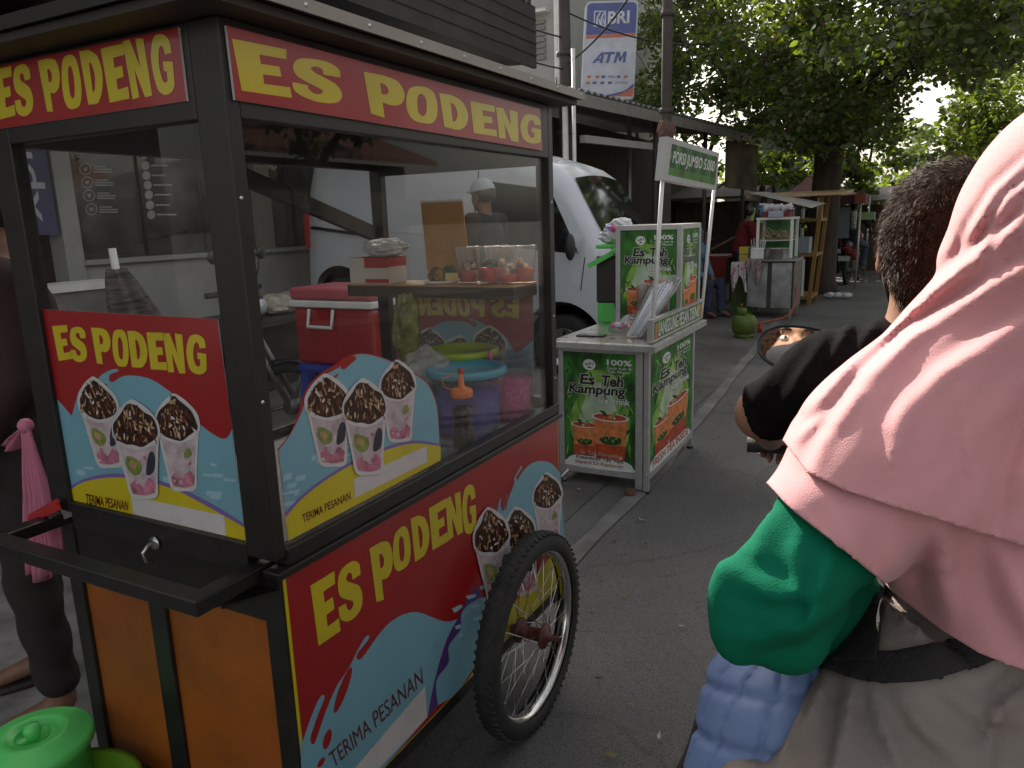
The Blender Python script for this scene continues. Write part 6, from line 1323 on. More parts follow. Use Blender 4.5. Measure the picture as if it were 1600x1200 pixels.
# cloud boxes in metres: the crown spreads over the street and back over the shed
PB = lambda px, py, y: on(1, y, px, py)
def region(px0, py0, px1, py1, y0, y1, n, R):
    """clump centres spread through a real slab of the crown"""
    out = []
    for i in range(n):
        y = R.uniform(y0, y1); p = PB(R.uniform(px0, px1), R.uniform(py0, py1), y); out.append((p, p, 1))
    return out
R = random.Random(21); boxes = []
for (x0, y0, x1, y1, ya, yb, n) in [(1010, -60, 1200, 60, 13, 17, 34), (1000, 60, 1120, 140, 14, 18, 14), (1120, 60, 1260, 190, 12.5, 17, 42), (1230, 60, 1400, 230, 12, 17, 60), (1200, -60, 1420, 80, 10, 16, 50), (1400, 40, 1480, 130, 10, 15, 18), (1420, -60, 1600, 60, 8.5, 14, 34), (1470, 40, 1600, 110, 9, 14, 13), (1240, 175, 1370, 225, 14, 17, 12), (1000, -300, 1600, -60, 10, 17, 90), (1100, 150, 1230, 205, 14, 17, 8), (1000, 130, 1060, 165, 14, 18, 4)]:
    boxes += region(x0, y0, x1, y1, ya, yb, n, R)
limbs = [tuple(PB(*k)) for k in ((1130, 40, 14.5), (1230, 0, 15), (1320, 20, 13.5), (1420, 60, 12.5), (1510, 30, 11.5), (1190, 130, 15.5), (1370, 150, 14), (1290, -150, 15), (1060, 60, 15.5), (1500, -120, 11))]
tree('shade_tree', (tx, 15.1, 0), 'big dark shade tree with a thick trunk in front of the maroon tent', (tx+.05, 15.2, 3.0), .26, limbs, boxes, .108, 170, .54, LM, [.42, .40, .08, .10], 3)
R = random.Random(31); boxes = []
for (x0, y0, x1, y1, ya, yb, n) in [(1505, 90, 1620, 230, 15, 19, 34), (1480, 160, 1560, 240, 16, 19, 14), (1540, 200, 1640, 300, 15, 19, 16), (1600, -50, 1800, 250, 14, 20, 60)]: boxes += region(x0, y0, x1, y1, ya, yb, n, R)
p = PB(1640, 300, 17); tree('leafy_tree', (p[0], 17, 0), 'lighter green leafy tree on the right side of the street above the pink scarf', (p[0], 17, 2.4), .18, [tuple(PB(1560, 150, 17)), tuple(PB(1640, 60, 17)), tuple(PB(1520, 210, 17.5))], boxes, .12, 130, .55, LM, [.25, .4, .27, .08], 4)
def fartree(px, py, y, h, w_, label, mats, seed, leaf=.22, n=26, name='distant_tree'):
    R = random.Random(seed); c = PB(px, py, y); bx_ = [((c[0]+R.gauss(0, w_*.33), y+R.uniform(-1.5, 1.5), max(1.2, c[2]+R.gauss(0, h*.28))),)*2+(1,) for _ in range(n)]
    tree(name, (c[0], y, 0), label, (c[0], y, max(1, c[2]-h*.5)), .14, [(c[0]+w_*.2, y, c[2]+h*.2), (c[0]-w_*.25, y, c[2])], bx_, leaf, 90, w_*.16, mats, [1/len(mats)]*len(mats), seed)
fartree(1450, 252, 38, 2.2, 3.4, 'grey green feathery tree far down the street', [FM[1]], 5, .30, 24)
fartree(1475, 256, 32, 1.2, .9, 'small bright green slim tree far away beside the grey one', [FM[0]], 6, .2, 12)
fartree(1550, 240, 34, 3.0, 4.0, 'pale green bushy tree at the far right horizon', [FM[0], FM[1]], 7, .28, 30)
fartree(1372, 300, 24, 2.0, 1.6, 'bright green bush tree at the end of the street right of the tent', [LM[1], LM[2]], 8, .16, 26)
fartree(1330, 255, 21, 3.0, 2.6, 'dark leafy tree behind the maroon tent on its right', [LM[0], LM[1]], 9, .16, 40)
fartree(1232, 255, 20, 2.4, 2.6, 'dark leafy tree between the zinc hut and the maroon tent', [LM[0], LM[1], LM[2]], 10, .15, 36)
fartree(1020, 130, 19, 4.5, 3.0, 'green tree rising behind the bank sign and shed', [LM[0], LM[1], LM[2]], 11, .15, 60)
fartree(1100, 150, 20, 4.0, 3.6, 'green tree rising behind the zinc shed roof', [LM[0], LM[1]], 12, .15, 60)
fartree(1320, 330, 30, 3.0, 8, 'dark hedge like tree closing the end of the street', [LM[0], LM[1]], 14, .2, 60)
# palm with arching fronds by the hut
pc = PB(1192, 268, 17.2); o = thing('palm', (pc[0], 17.2, 0), 'small palm with arching dark fronds beside the zinc hut', 'palm')
f = MB(); f.tube([(pc[0], 17.2, 0), (pc[0], 17.2, pc[2]-.3)], [.09, .06], BARK); f.build('trunk', o)
f = MB(); R = random.Random(2)
for i in range(13):
    t = 2*pi*i/13; L_ = R.uniform(.7, 1.1); pr_ = None
    for k in range(12):
        s_ = k/11; q1 = np.array([pc[0]+cos(t)*L_*s_, 17.2+sin(t)*L_*s_, pc[2]-.3+L_*(.9*s_-.85*s_*s_)]); 
        if pr_ is not None:
            f.bar(pr_, q1, .012, LM[0]); 
            for sg in (-1, 1):
                e = q1+np.array([-sin(t)*sg*.28*(1-s_*.7), cos(t)*sg*.28*(1-s_*.7), -.08]); e += np.array([cos(t), sin(t), 0])*.1; f.add([q1, q1+(e-q1)*.5+(0, 0, .02), e, q1+(e-q1)*.5-(0, 0, .01)], [(0, 1, 2, 3)], LM[k % 2])
        pr_ = q1
f.build('fronds', o, fixn=False)
# trees across the street, seen as reflections
R = random.Random(41)
for k, (x_, y_) in enumerate(((6.0, 4.5), (6.5, 9.5))):
    bx_ = [((x_+R.gauss(0, 1.1), y_+R.gauss(0, 1.3), 3.9+R.gauss(0, .7)),)*2+(1,) for _ in range(38)]
    tree('roadside_tree', (x_, y_, 0), ['nearer leafy tree across the street from the cart', 'farther leafy tree across the street from the booth'][k], (x_, y_, 2.4), .14, [(x_+.7, y_, 4.2), (x_-.8, y_+.6, 4), (x_, y_-.9, 4.3)], bx_, .16, 90, .5, LM, [.4, .4, .1, .1], 50+k)
# ================================================================ people
SKIN = M('skin_tan', (.30, .155, .095), rough=.5, var=.12, scale=20); SKIN2 = M('skin_brown', (.20, .10, .06), rough=.5, var=.12, scale=20)
for m_ in (SKIN, SKIN2): m_.node_tree.nodes['Principled BSDF'].inputs['Subsurface Weight'].default_value = .08; m_.node_tree.nodes['Principled BSDF'].inputs['Subsurface Radius'].default_value = (.02, .008, .004)
HAIRM = M('hair_dark', (.020, .012, .009), rough=.38, var=.4, scale=40, spec=.7); EYEW = M('eye_white', (.7, .68, .65), rough=.2, coat=1); EYEB = M('eye_iris', (.02, .01, .008), rough=.1, coat=1); LIPM = M('lip', (.32, .10, .08), rough=.45)
def frame(fwd, up=(0, 0, 1)):
    f_ = np.array(fwd, float); f_ /= np.linalg.norm(f_); r_ = np.cross(f_, up); r_ /= np.linalg.norm(r_); return np.stack([r_, f_, np.cross(r_, f_)])
def head_sdf(p, c, Fm, s=1.):
    q = ((p-np.array(c))@Fm.T)/s; ax = q.copy(); ax[:, 0] = np.abs(ax[:, 0])
    h = ell_(q, (0, -.012, .018), (.076, .094, .100)); h = smin(h, ell_(q, (0, .030, -.052), (.056, .060, .062)), k=.03); h = smin(h, ell_(q, (0, .062, -.085), (.026, .024, .020)), k=.025)
    h = smin(h, ell_(ax, (.036, .058, -.028), (.022, .022, .024)), k=.02)
    h = smax(h, -ell_(ax, (.031, .094, .008), (.020, .016, .013)), k=.012)
    h = smin(h, cap_(q, (0, .078, .014), (0, .104, -.022), .006, .0115), k=.012); h = smin(h, ell_(ax, (.011, .094, -.026), (.008, .009, .007)), k=.006)
    h = smin(h, ell_(q, (0, .084, -.050), (.022, .010, .0055)), k=.005); h = smin(h, ell_(q, (0, .082, -.059), (.020, .010, .0055)), k=.005)
    h = smin(h, ell_(q, (0, .082, .030), (.045, .012, .009)), k=.015)
    h = smin(h, ell_(ax, (.079, -.004, -.004), (.008, .019, .030)), k=.008); h = smax(h, -ell_(ax, (.088, .002, -.002), (.006, .010, .016)), k=.005)
    return h*s
def head_extras(mb, c, Fm, s=1., brows=True):
    W = lambda x, y, z: np.array(c)+np.array([x, y, z])*s@Fm
    for sx in (-1, 1):
        mb.ball(W(.031*sx, .0735, .007), .0125*s, EYEW, n=14, sc=(1, 1, .72)); e = W(.031*sx, .0820, .007); mb.ball(e, .0055*s, EYEB, n=10)
        if brows: mb.tube([W(.016*sx, .091, .026), W(.031*sx, .092, .031), W(.050*sx, .079, .026)], [.0022*s, .003*s, .0015*s], HAIRM, n=6)
    mb.tube([W(-.020, .0905, -.0545), W(0, .0955, -.0545), W(.020, .0905, -.0545)], [.001*s, .0022*s, .001*s], LIPM, n=6)
def nmesh(name, fn, lo, hi, h, mat_, parent, extra=None, smooth_it=0):
    vs, F = nets(fn, lo, hi, h)
    if smooth_it: vs = relax(vs, F, smooth_it)
    mb = MB(); mb.arr(vs, F, mat_, True)
    if extra: extra(mb)
    return mb.build(name, parent, fixn=False)
def sheet(name, fn, lo, hi, h, cuts, mat_, parent, th=.0025, it=1):
    """a thin cloth that follows a distance field and ends in clean hems"""
    vs, F = nets(fn, lo, hi, h); vs = relax(vs, F, it)
    for g in cuts: vs, F = clip(vs, F, g)
    vs = smooth_rim(vs, F)
    mb = MB(); mb.arr(vs, F, mat_, True); return mb.build(name, parent, fixn=False, solid=th)
def hand(p, wrist, palm_dir, up_dir, s=1., curl=.9, side=1):
    """palm with five curled fingers; returns the distance field"""
    w_ = np.array(wrist, float); d = np.array(palm_dir, float); d /= np.linalg.norm(d); u = np.array(up_dir, float); u -= d*(u@d); u /= np.linalg.norm(u); r_ = np.cross(d, u)*side
    pc = w_+d*.045*s; h = cap_(p, w_, w_+d*.07*s, .021*s, .024*s)
    for k, (o_, L_) in enumerate(((-.027, .070), (-.009, .080), (.009, .075), (.026, .060))):
        b = w_+d*.075*s+r_*o_*s; m_ = b+(d*cos(.5*curl)-u*sin(.5*curl))*L_*.42*s; e = m_+(d*cos(1.5*curl)-u*sin(1.5*curl))*L_*.34*s; t = e+(d*cos(2.3*curl)-u*sin(2.3*curl))*L_*.26*s
        h = smin(h, cap_(p, b-d*.02*s, b, .010*s, .0092*s), k=.012); 
        for a_, b_, ra, rb in ((b, m_, .0092, .0086), (m_, e, .0086, .008), (e, t, .008, .007)): h = smin(h, cap_(p, a_, b_, ra*s, rb*s), k=.002)
    tb_ = w_+d*.025*s-r_*.022*s; t1 = tb_+(d*.5-r_*.6-u*.35)*.045*s; t2 = t1+(d*.8-u*.5)*.032*s
    h = smin(h, cap_(p, tb_, t1, .012*s, .0105*s), k=.01); return smin(h, cap_(p, t1, t2, .0105*s, .009*s), k=.004)
def person(label, J, shirt, trousers, loc, rz=0, skin=SKIN2, hair='short', face=(0, 1, 0), scale=1., h=.014, sleeve=.55, group=None, shoes=True, wear=None, cat='person', hems=.95):
    """J: joints in metres, x right, y forward; one continuous body, clothes as its own meshes"""
    o = thing('person', (0, 0, 0), label, cat, group); c_, s_ = cos(rz), sin(rz)
    Wp = lambda p: np.array([loc[0]+(p[0]*c_-p[1]*s_)*scale, loc[1]+(p[0]*s_+p[1]*c_)*scale, loc[2]+p[2]*scale])
    o.location = tuple(loc); K = {k: Wp(v) for k, v in J.items()}; Fm = frame((face[0]*c_-face[1]*s_, face[0]*s_+face[1]*c_, face[2])); sc = scale
    def limb(p, a, b, c, ra, rb, rc): return smin(cap_(p, K[a], K[b], ra*sc, rb*sc), cap_(p, K[b], K[c], rb*sc, rc*sc), k=.01)
    def torso(p, g=0): return smin(cap_(p, K['chest'], K['belly'], (.125+g)*sc, (.115+g)*sc), cap_(p, K['belly'], K['hip'], (.115+g)*sc, (.13+g)*sc), cap_(p, K['shL'], K['shR'], (.058+g)*sc, (.058+g)*sc), k=.06)
    def body(p):
        d = torso(p); d = smin(d, cap_(p, K['head'], K['neck'], .052*sc, .055*sc), k=.03); d = smin(d, head_sdf(p, K['head'], Fm, sc), k=.012)
        for S_ in 'LR':
            d = smin(d, limb(p, 'sh'+S_, 'el'+S_, 'wr'+S_, .047, .038, .026), k=.02); d = smin(d, limb(p, 'hp'+S_, 'kn'+S_, 'an'+S_, .080, .055, .038), k=.03)
            dr = K['wr'+S_]-K['el'+S_]; d = smin(d, hand(p, K['wr'+S_], dr, (0, .3, 1) if abs(dr[2]) < .25*sc else (c_, s_, 0), sc, side=1 if S_ == 'R' else -1), k=.008)
            a_ = K['an'+S_]; t_ = K.get('to'+S_, a_+np.array([-s_*.14, c_*.14, -.05])*sc); d = smin(d, cap_(p, a_-(0, 0, .02*sc), t_, .034*sc, .026*sc), k=.02)
        return d
    P_ = np.array(list(K.values())); lo, hi = P_.min(0)-.17*sc, P_.max(0)+.17*sc; lo[2] = max(lo[2], loc[2]-.01); 
    nmesh('body', body, lo, hi, h, skin, o, lambda mb: head_extras(mb, K['head'], Fm, sc))
    def shirtf(p):
        d = torso(p, .012)+.004*np.sin(p[:, 2]*38+p[:, 0]*21)*np.sin(p[:, 1]*17+1)
        for S_ in 'LR':
            if sleeve < 1.01: e = K['sh'+S_]*(1-sleeve)+K['el'+S_]*sleeve; d = smin(d, cap_(p, K['sh'+S_], e, .066*sc, .058*sc), k=.02)
            else: d = smin(d, limb(p, 'sh'+S_, 'el'+S_, 'wr'+S_, .064, .054, .040), k=.02)
        return smax(d, (K['hip'][2]-.06*sc-p[:, 2]), k=.01)
    nmesh('shirt', shirtf, lo, hi, h, shirt, o)
    def trou(p):
        d = cap_(p, K['hip'], K['belly']*.3+K['hip']*.7, .138*sc, .125*sc)
        for S_ in 'LR':
            an = K['kn'+S_]*(1-hems)+K['an'+S_]*hems; d = smin(d, smin(cap_(p, K['hp'+S_], K['kn'+S_], .094*sc, .070*sc), cap_(p, K['kn'+S_], an, .070*sc, .058*sc), k=.01), k=.02)
        return d+.004*np.sin(p[:, 2]*52+p[:, 0]*30)
    nmesh('trousers', trou, lo, hi, h, trousers, o)
    if hair == 'short':
        def hr(p):
            q = (p-K['head'])@Fm.T/sc; d = ell_(q, (0, -.014, .026), (.086, .100, .106))*sc; return smax(d, -(ell_(q, (0, .10, -.03), (.085, .062, .085))*sc), k=.01)+.003*np.sin(q[:, 0]*190)*np.sin(q[:, 1]*170)*np.sin(q[:, 2]*160)
        nmesh('hair', lambda p: smax(hr(p), (-.085*sc-((p-K['head'])@Fm.T)[:, 2]), k=.01), K['head']-.16*sc, K['head']+.16*sc, .008, HAIRM, o)
    if hair == 'hijab':
        def hj(p):
            q = (p-K['head'])@Fm.T/sc; d = smin(ell_(q, (0, -.012, .02), (.092, .108, .116)), cap_(q, (0, -.02, -.08), (0, -.0, -.26), .09, .17), k=.07)*sc; return smax(d, -(ell_(q, (0, .11, -.012), (.062, .07, .080))*sc), k=.01)+.004*np.sin(q[:, 2]*60+q[:, 0]*50)
        nmesh('hijab', lambda p: smax(hj(p), (-.36*sc-((p-K['head'])@Fm.T)[:, 2]), k=.01), K['head']-np.array([.25, .25, .45])*sc, K['head']+.25*sc, .010, wear, o)
    if hair == 'cap':
        def cp(p):
            q = (p-K['head'])@Fm.T/sc; d = smax(ell_(q, (0, -.008, .028), (.088, .104, .104)), .025-q[:, 2], k=.008); b = smax(ell_(q, (0, .10, .040), (.070, .085, .020)), -ell_(q, (0, .10, .028), (.066, .082, .014)), k=.004); return smin(d, b, k=.008)*sc
        nmesh('cap', cp, K['head']-.12*sc, K['head']+.24*sc, .008, wear, o)
        nmesh('hair', lambda p: smax(ell_((p-K['head'])@Fm.T/sc, (0, -.016, .012), (.083, .098, .095))*sc, np.maximum(((p-K['head'])@Fm.T)[:, 1]-.02*sc, -.06*sc-((p-K['head'])@Fm.T)[:, 2]), k=.01), K['head']-.15*sc, K['head']+.15*sc, .009, HAIRM, o)
    if shoes:
        for S_ in 'LR':
            a_ = K['an'+S_]; t_ = K.get('to'+S_, a_+np.array([-s_*.14, c_*.14, -.05])*sc); g = loc[2]
            nmesh('sandal', lambda p: smax(smin(cap_(p, (a_[0], a_[1], g+.012), (t_[0], t_[1], g+.012), .040*sc, .046*sc), k=.01), p[:, 2]-(g+.022), k=.004), np.minimum(a_, t_)-(.08, .08, .2), np.maximum(a_, t_)+.08, .008, TBK, o)
    return o
ST = dict(head=(0, .02, 1.56), neck=(0, 0, 1.40), chest=(0, 0, 1.25), belly=(0, 0, 1.08), hip=(0, 0, .93), shL=(-.17, 0, 1.36), elL=(-.23, .0, 1.08), wrL=(-.20, .14, .88), shR=(.17, 0, 1.36), elR=(.23, 0, 1.08), wrR=(.20, .14, .88), hpL=(-.09, 0, .88), knL=(-.11, .03, .49), anL=(-.12, 0, .09), hpR=(.09, 0, .88), knR=(.11, .03, .49), anR=(.12, 0, .09))
def pose(**k): d = dict(ST); d.update(k); return d
SIT = dict(head=(0, .05, 1.20), neck=(0, 0, 1.03), chest=(0, 0, .88), belly=(0, -.02, .70), hip=(0, -.02, .53), shL=(-.17, 0, .98), elL=(-.22, .06, .72), wrL=(-.10, .26, .62), shR=(.17, 0, .98), elR=(.22, .06, .72), wrR=(.10, .26, .62), hpL=(-.09, .02, .50), knL=(-.12, .42, .50), anL=(-.12, .44, .10), hpR=(.09, .02, .50), knR=(.12, .42, .50), anR=(.12, .40, .10))
JEAN = M('denim', (.035, .045, .085), rough=.85, var=.3, scale=10); BSH = M('black_cloth', (.012, .011, .012), rough=.9, var=.3, scale=8); DKT = M('dark_trousers', (.020, .014, .013), rough=.9, var=.3)
RSH = M('red_cloth', (.13, .008, .010), rough=.85, var=.2); BLH = M('pale_blue_cloth', (.10, .20, .30), rough=.85, var=.15)
# seated woman in pale blue, by the booth
p = on(2, 0, 1100, 497); person('woman in a pale blue hijab and jeans sitting beside the shed behind the booth', SIT, M('pale_blue_shirt', (.12, .24, .36), rough=.85), JEAN, (p[0]-.24, p[1]+.30, 0), rz=radians(-120), hair='hijab', wear=BLH, sleeve=1.5, face=(.2, 1, -.1), h=.016)
f = MB(); f.box((p[0]-.42, p[1]+.11, 0), (p[0]-.06, p[1]+.47, .42), M('stool_dark', (.04, .04, .08))); tag(f.build('low_stool', bevel=.01), 'dark low stool under the seated woman in pale blue', 'stool')
# woman leaning to the steel cart
p = on(2, 0, 1158, 484); person('person in a dark red shirt and jeans leaning over the left of the steel cart', pose(head=(0, .16, 1.50), neck=(0, .10, 1.35), chest=(0, .07, 1.21), belly=(0, .03, 1.05), shL=(-.16, .09, 1.31), elL=(-.21, .14, 1.05), wrL=(-.15, .36, .98), shR=(.16, .09, 1.31), elR=(.21, .14, 1.05), wrR=(.15, .36, .98)), RSH, JEAN, (p[0]-.04, p[1]+.0, 0), rz=radians(-60), hair='short', h=.016, sleeve=.9)
# man in a cap by the van, seen through the glass
a_ = on(1, 5.15, 757, 300); g = gz(a_[0], 5.15); k_ = 1.0; hz_ = a_[2]-.01; person('man in a pale grey cap standing by the van, seen through the cart glass', pose(), M('dark_shirt', (.025, .028, .034), rough=.9), DKT, (a_[0], 5.15, hz_-1.575), rz=radians(82), hair='cap', wear=M('cap_grey', (.42, .44, .48), rough=.8), face=(0, 1, -.15), h=.014) 
# stall keeper at the left edge; his foot shows beyond the handle
p = on(2, 0, 80, 1062); KX, KY = p[0]+.117, p[1]
person('person in dark clothes and sandals standing at the left end of the cart', pose(head=(.02, .02, 1.56), anL=(-.22, .02, .09), knL=(-.17, .05, .49), anR=(.10, .06, .09)), M('maroon_dark_cloth', (.035, .015, .014), rough=.9), DKT, (KX, KY, .015), rz=radians(150), hair='short', skin=SKIN2, h=.012, face=(0, 1, -.2), hems=.86, sleeve=1.5)

# ================================================================ motorcycles
BKP = M('bike_black_plastic', (.015, .015, .016), rough=.35, coat=.3); BKR = M('bike_red', (.22, .015, .012), rough=.25, coat=.6); ENG = M('engine_metal', (.18, .17, .16), rough=.4, metal=.8, var=.3)
def bike(label, loc, rz, paint=BKR, hero=False):
    o = thing('motorcycle', (0, 0, 0), label, 'motorcycle'); 
    def B(f, n, **k): return f.build(n, o, **k)
    for n_, y_ in (('rear_wheel', 0), ('front_wheel', 1.22)):
        f = MB(); f.lathe([(.225, -.03)]+[(.235+.05*sin(pi*i/10)**.7, -.042*cos(pi*i/10)) for i in range(11)]+[(.225, .03)], RUB, c=(0, y_, .285), axis=(1, 0, 0), n=36); wz = B(f, n_)
        f = MB(); f.lathe([(.235, -.03), (.215, -.012), (.215, .012), (.235, .03)], ENG, c=(0, y_, .285), axis=(1, 0, 0), n=36); f.lathe([(0, -.07), (.05, -.06), (.055, .05), (0, .07)], ENG, c=(0, y_, .285), axis=(1, 0, 0), n=14)
        for k in range(6): t = 2*pi*k/6+.2; f.tube([(0, y_+.04*cos(t), .285+.04*sin(t)), (0, y_+.22*cos(t), .285+.22*sin(t))], .013, ENG, n=6)
        f.build('rim', wz)
    f = MB(); vs, F = nets(lambda p: smin(cap_(p, (0, -.20, .74), (0, .30, .66), .075, .10), cap_(p, (0, .30, .60), (0, .62, .42), .10, .09), cap_(p, (0, .62, .42), (0, .90, .78), .08, .07), k=.06), (-.2, -.35, .25), (.2, 1.05, .95), .02); f.arr(vs, F, paint); B(f, 'body_shell')
    f = MB(); vs, F = nets(lambda p: smax(smin(cap_(p, (0, -.22, .80), (0, .22, .775), .10, .10), cap_(p, (0, .22, .775), (0, .58, .70), .10, .065), k=.05), .775-p[:, 2]-.06, k=.03), (-.2, -.4, .6), (.2, .75, 1.), .018); f.arr(vs, F, BKP); B(f, 'seat')
    f = MB(); f.box((-.10, .30, .24), (.10, .62, .48), ENG); B(f, 'engine', bevel=.03); f = MB(); f.tube([(.09, .45, .26), (.13, .2, .25), (.14, -.25, .32)], [.02, .035, .045], ENG, n=12); B(f, 'exhaust')
    for s_ in (-1, 1): f = MB(); f.tube([(s_*.05, .96, .82), (s_*.055, 1.22, .285)], .018, ENG, n=8); B(f, 'fork')
    f = MB(); f.lathe([(.30, -.05), (.315, 0), (.30, .05)], paint, c=(0, 1.22, .285), axis=(1, 0, 0), n=32, arc=.45); B(f, 'front_mudguard', solid=.004)
    f = MB(); vs, F = nets(lambda p: smin(ell_(p, (0, .99, .93), (.10, .09, .11)), cap_(p, (0, .98, .70), (0, .97, .9), .06, .08), k=.05), (-.2, .8, .55), (.2, 1.2, 1.1), .018); f.arr(vs, F, paint); B(f, 'front_fairing')
    f = MB(); f.ball((0, 1.065, .92), .065, M('lamp_glass', (.5, .5, .5)), sc=(1.1, .5, .8)); B(f, 'headlight')
    f = MB(); f.tube([(-.34, .90, 1.02), (-.18, .93, 1.02), (0, .96, 1.0), (.18, .93, 1.02), (.34, .90, 1.02)], .011, ENG, n=8); f.tube([(-.34, .90, 1.02), (-.22, .925, 1.02)], .017, RUB, n=10); f.tube([(.22, .925, 1.02), (.34, .90, 1.02)], .017, RUB, n=10); B(f, 'handlebar')
    if not hero:
        for s_ in (-1, 1):
            f = MB(); f.tube([(s_*.20, .93, 1.03), (s_*.23, .96, 1.15), (s_*.27, .95, 1.22)], .006, BKP, n=6); f.ball((s_*.30, .95, 1.24), .055, BKP, sc=(1.1, .3, .75)); B(f, 'mirror')
    f = MB(); f.box((-.11, -.375, .50), (.11, -.37, .60), M('plate_white', (.5, .5, .5))); f.bar((0, -.25, .68), (0, -.37, .56), .04, BKP, .02); B(f, 'number_plate')
    f = MB(); f.ball((0, -.29, .76), .06, M('tail_red', (.4, .01, .01), rough=.2), sc=(1.3, .5, .6)); B(f, 'tail_light')
    o.location = loc; o.rotation_euler = (0, 0, rz)
    return o
for (lb, px, py, dy, rz, pt) in (('motorcycle parked behind the cart cooler, seen through its front glass', 0, 0, 0, 0, BKP),):
    bike(lb, (-4.6, 3.05, gz(-4.6, 3.05)), radians(-70), pt)
p = on(2, 0, 1322, 445); bike('dark red motorcycle ridden away by a man in black at the end of the street', (p[0], p[1], 0), radians(-6), BKR)
person('rider in a black shirt with a white back mark on the far motorcycle', dict(head=(0, .30, 1.55), neck=(0, .24, 1.39), chest=(0, .2, 1.24), belly=(0, .14, 1.06), hip=(0, .12, .90), shL=(-.18, .22, 1.34), elL=(-.28, .42, 1.14), wrL=(-.26, .72, 1.06), shR=(.18, .22, 1.34), elR=(.28, .42, 1.14), wrR=(.26, .72, 1.06), hpL=(-.10, .16, .86), knL=(-.20, .58, .76), anL=(-.18, .42, .36), hpR=(.10, .16, .86), knR=(.20, .58, .76), anR=(.18, .42, .36)), BSH, JEAN, (p[0]+.02, p[1], 0), rz=radians(-6), h=.02, hair='short', sleeve=.9, shoes=False)
f = MB(); f.box((p[0]-.02, p[1]+.052, 1.30), (p[0]+.11, p[1]+.058, 1.335), WHT); tag(f.build('back_mark'), 'small white mark on the back of the far rider in black', 'mark') if 0 else None
p = on(2, 0, 1352, 440); bike('motorcycle standing at the end of the street right of the ridden one', (p[0]+.35, p[1]+.3, 0), radians(-14), BKP)
p = on(2, 0, 1300, 428); bike('motorcycle parked beside the yellow timber stall', (p[0]+.1, p[1]+.2, 0), radians(10), BKP)
person('bystander in a dark shirt standing beside the timber stall far down the street', pose(), BSH, DKT, (p[0]+.35, p[1]+1.2, 0), rz=radians(60), h=.022, scale=.97)
# ================================================================ the riders next to the camera
hero = bike('motorcycle carrying the boy in black and the girl in the pink scarf', (.05, .68, 0), 0, BKP, hero=True)
def px_(p):
    q = p-CAMP; d = q@_f; return 800+FPX*(q@_r)/d, 600-FPX*(q@_u)/d
def creases(p, L_):
    """folds in cloth: each a line across the body with a raised crest and a dip beside it"""
    x, y = px_(p); out = np.zeros(len(p))
    for pts, A_, w_ in L_:
        best = np.full(len(p), 1e9); sg = np.zeros(len(p)); al = np.zeros(len(p)); n = len(pts)-1
        for i in range(n):
            ax_, ay = pts[i]; bx_, by = pts[i+1]; dx, dy = bx_-ax_, by-ay; l2 = dx*dx+dy*dy
            t = np.clip(((x-ax_)*dx+(y-ay)*dy)/l2, 0, 1); ex, ey = x-ax_-t*dx, y-ay-t*dy; d = np.hypot(ex, ey); m = d < best
            best = np.where(m, d, best); sg = np.where(m, np.sign(dx*ey-dy*ex), sg); al = np.where(m, (i+t)/n, al)
        u = best*sg; tap = np.sin(np.pi*np.clip(al*.86+.07, 0, 1))**.7
        out += A_*tap*(-np.exp(-(u/w_)**2)+.8*np.exp(-((u-1.7*w_)/(1.2*w_))**2))
    return out
# ---- driver
Hb = dep(1472, 392, 1.06); FB = frame((-.22, 1, -.02)); driver = thing('person', (.03, 1.2, 0), 'short haired boy in a black T-shirt driving the motorcycle', 'person')
NB = dep(1440, 560, 1.08); shL = dep(1312, 590, 1.07); shR = dep(1560, 600, 1.12); elL = dep(1192, 646, 1.20); wrL = np.array([-.235, 1.53, 1.055]); elR = shR+np.array([.12, .16, -.16]); wrR = np.array([.31, 1.53, 1.06])
hipB = np.array([.05, 1.12, .86]); bel = np.array([.04, 1.16, 1.03]); che = (shL+shR)/2+np.array([0, .0, -.10])
LEGS = {'L': (np.array([-.06, 1.16, .84]), np.array([-.19, 1.50, .70]), np.array([-.17, 1.36, .34])), 'R': (np.array([.15, 1.16, .84]), np.array([.28, 1.50, .70]), np.array([.26, 1.36, .34]))}
def dbody(p):
    d = smin(head_sdf(p, Hb, FB), cap_(p, Hb+np.array([0, -.03, -.05]), NB, .056, .060), k=.02)
    d = smin(d, cap_(p, che, bel, .115, .105), cap_(p, bel, hipB, .105, .125), cap_(p, shL, shR, .05, .05), k=.05)
    for (s_, e_, w_, sd) in ((shL, elL, wrL, -1), (shR, elR, wrR, 1)):
        d = smin(d, cap_(p, s_, e_, .046, .040), cap_(p, e_, w_, .040, .026), k=.015); d = smin(d, hand(p, w_, (0.02*sd, 1, -.25), (0, .2, 1), 1., 1.15, sd), k=.01)
    for a_, k_, n_ in LEGS.values(): d = smin(d, cap_(p, a_, k_, .075, .055), cap_(p, k_, n_, .055, .038), cap_(p, n_, n_+np.array([0, .15, -.06]), .035, .028), k=.03)
    return d
nmesh('body', dbody, (-.35, .95, .24), (.45, 1.72, 1.68), .0075, SKIN, driver, lambda mb: head_extras(mb, Hb, FB))
e1 = shL*(.12)+elL*.88; e2 = shR*.2+elR*.8
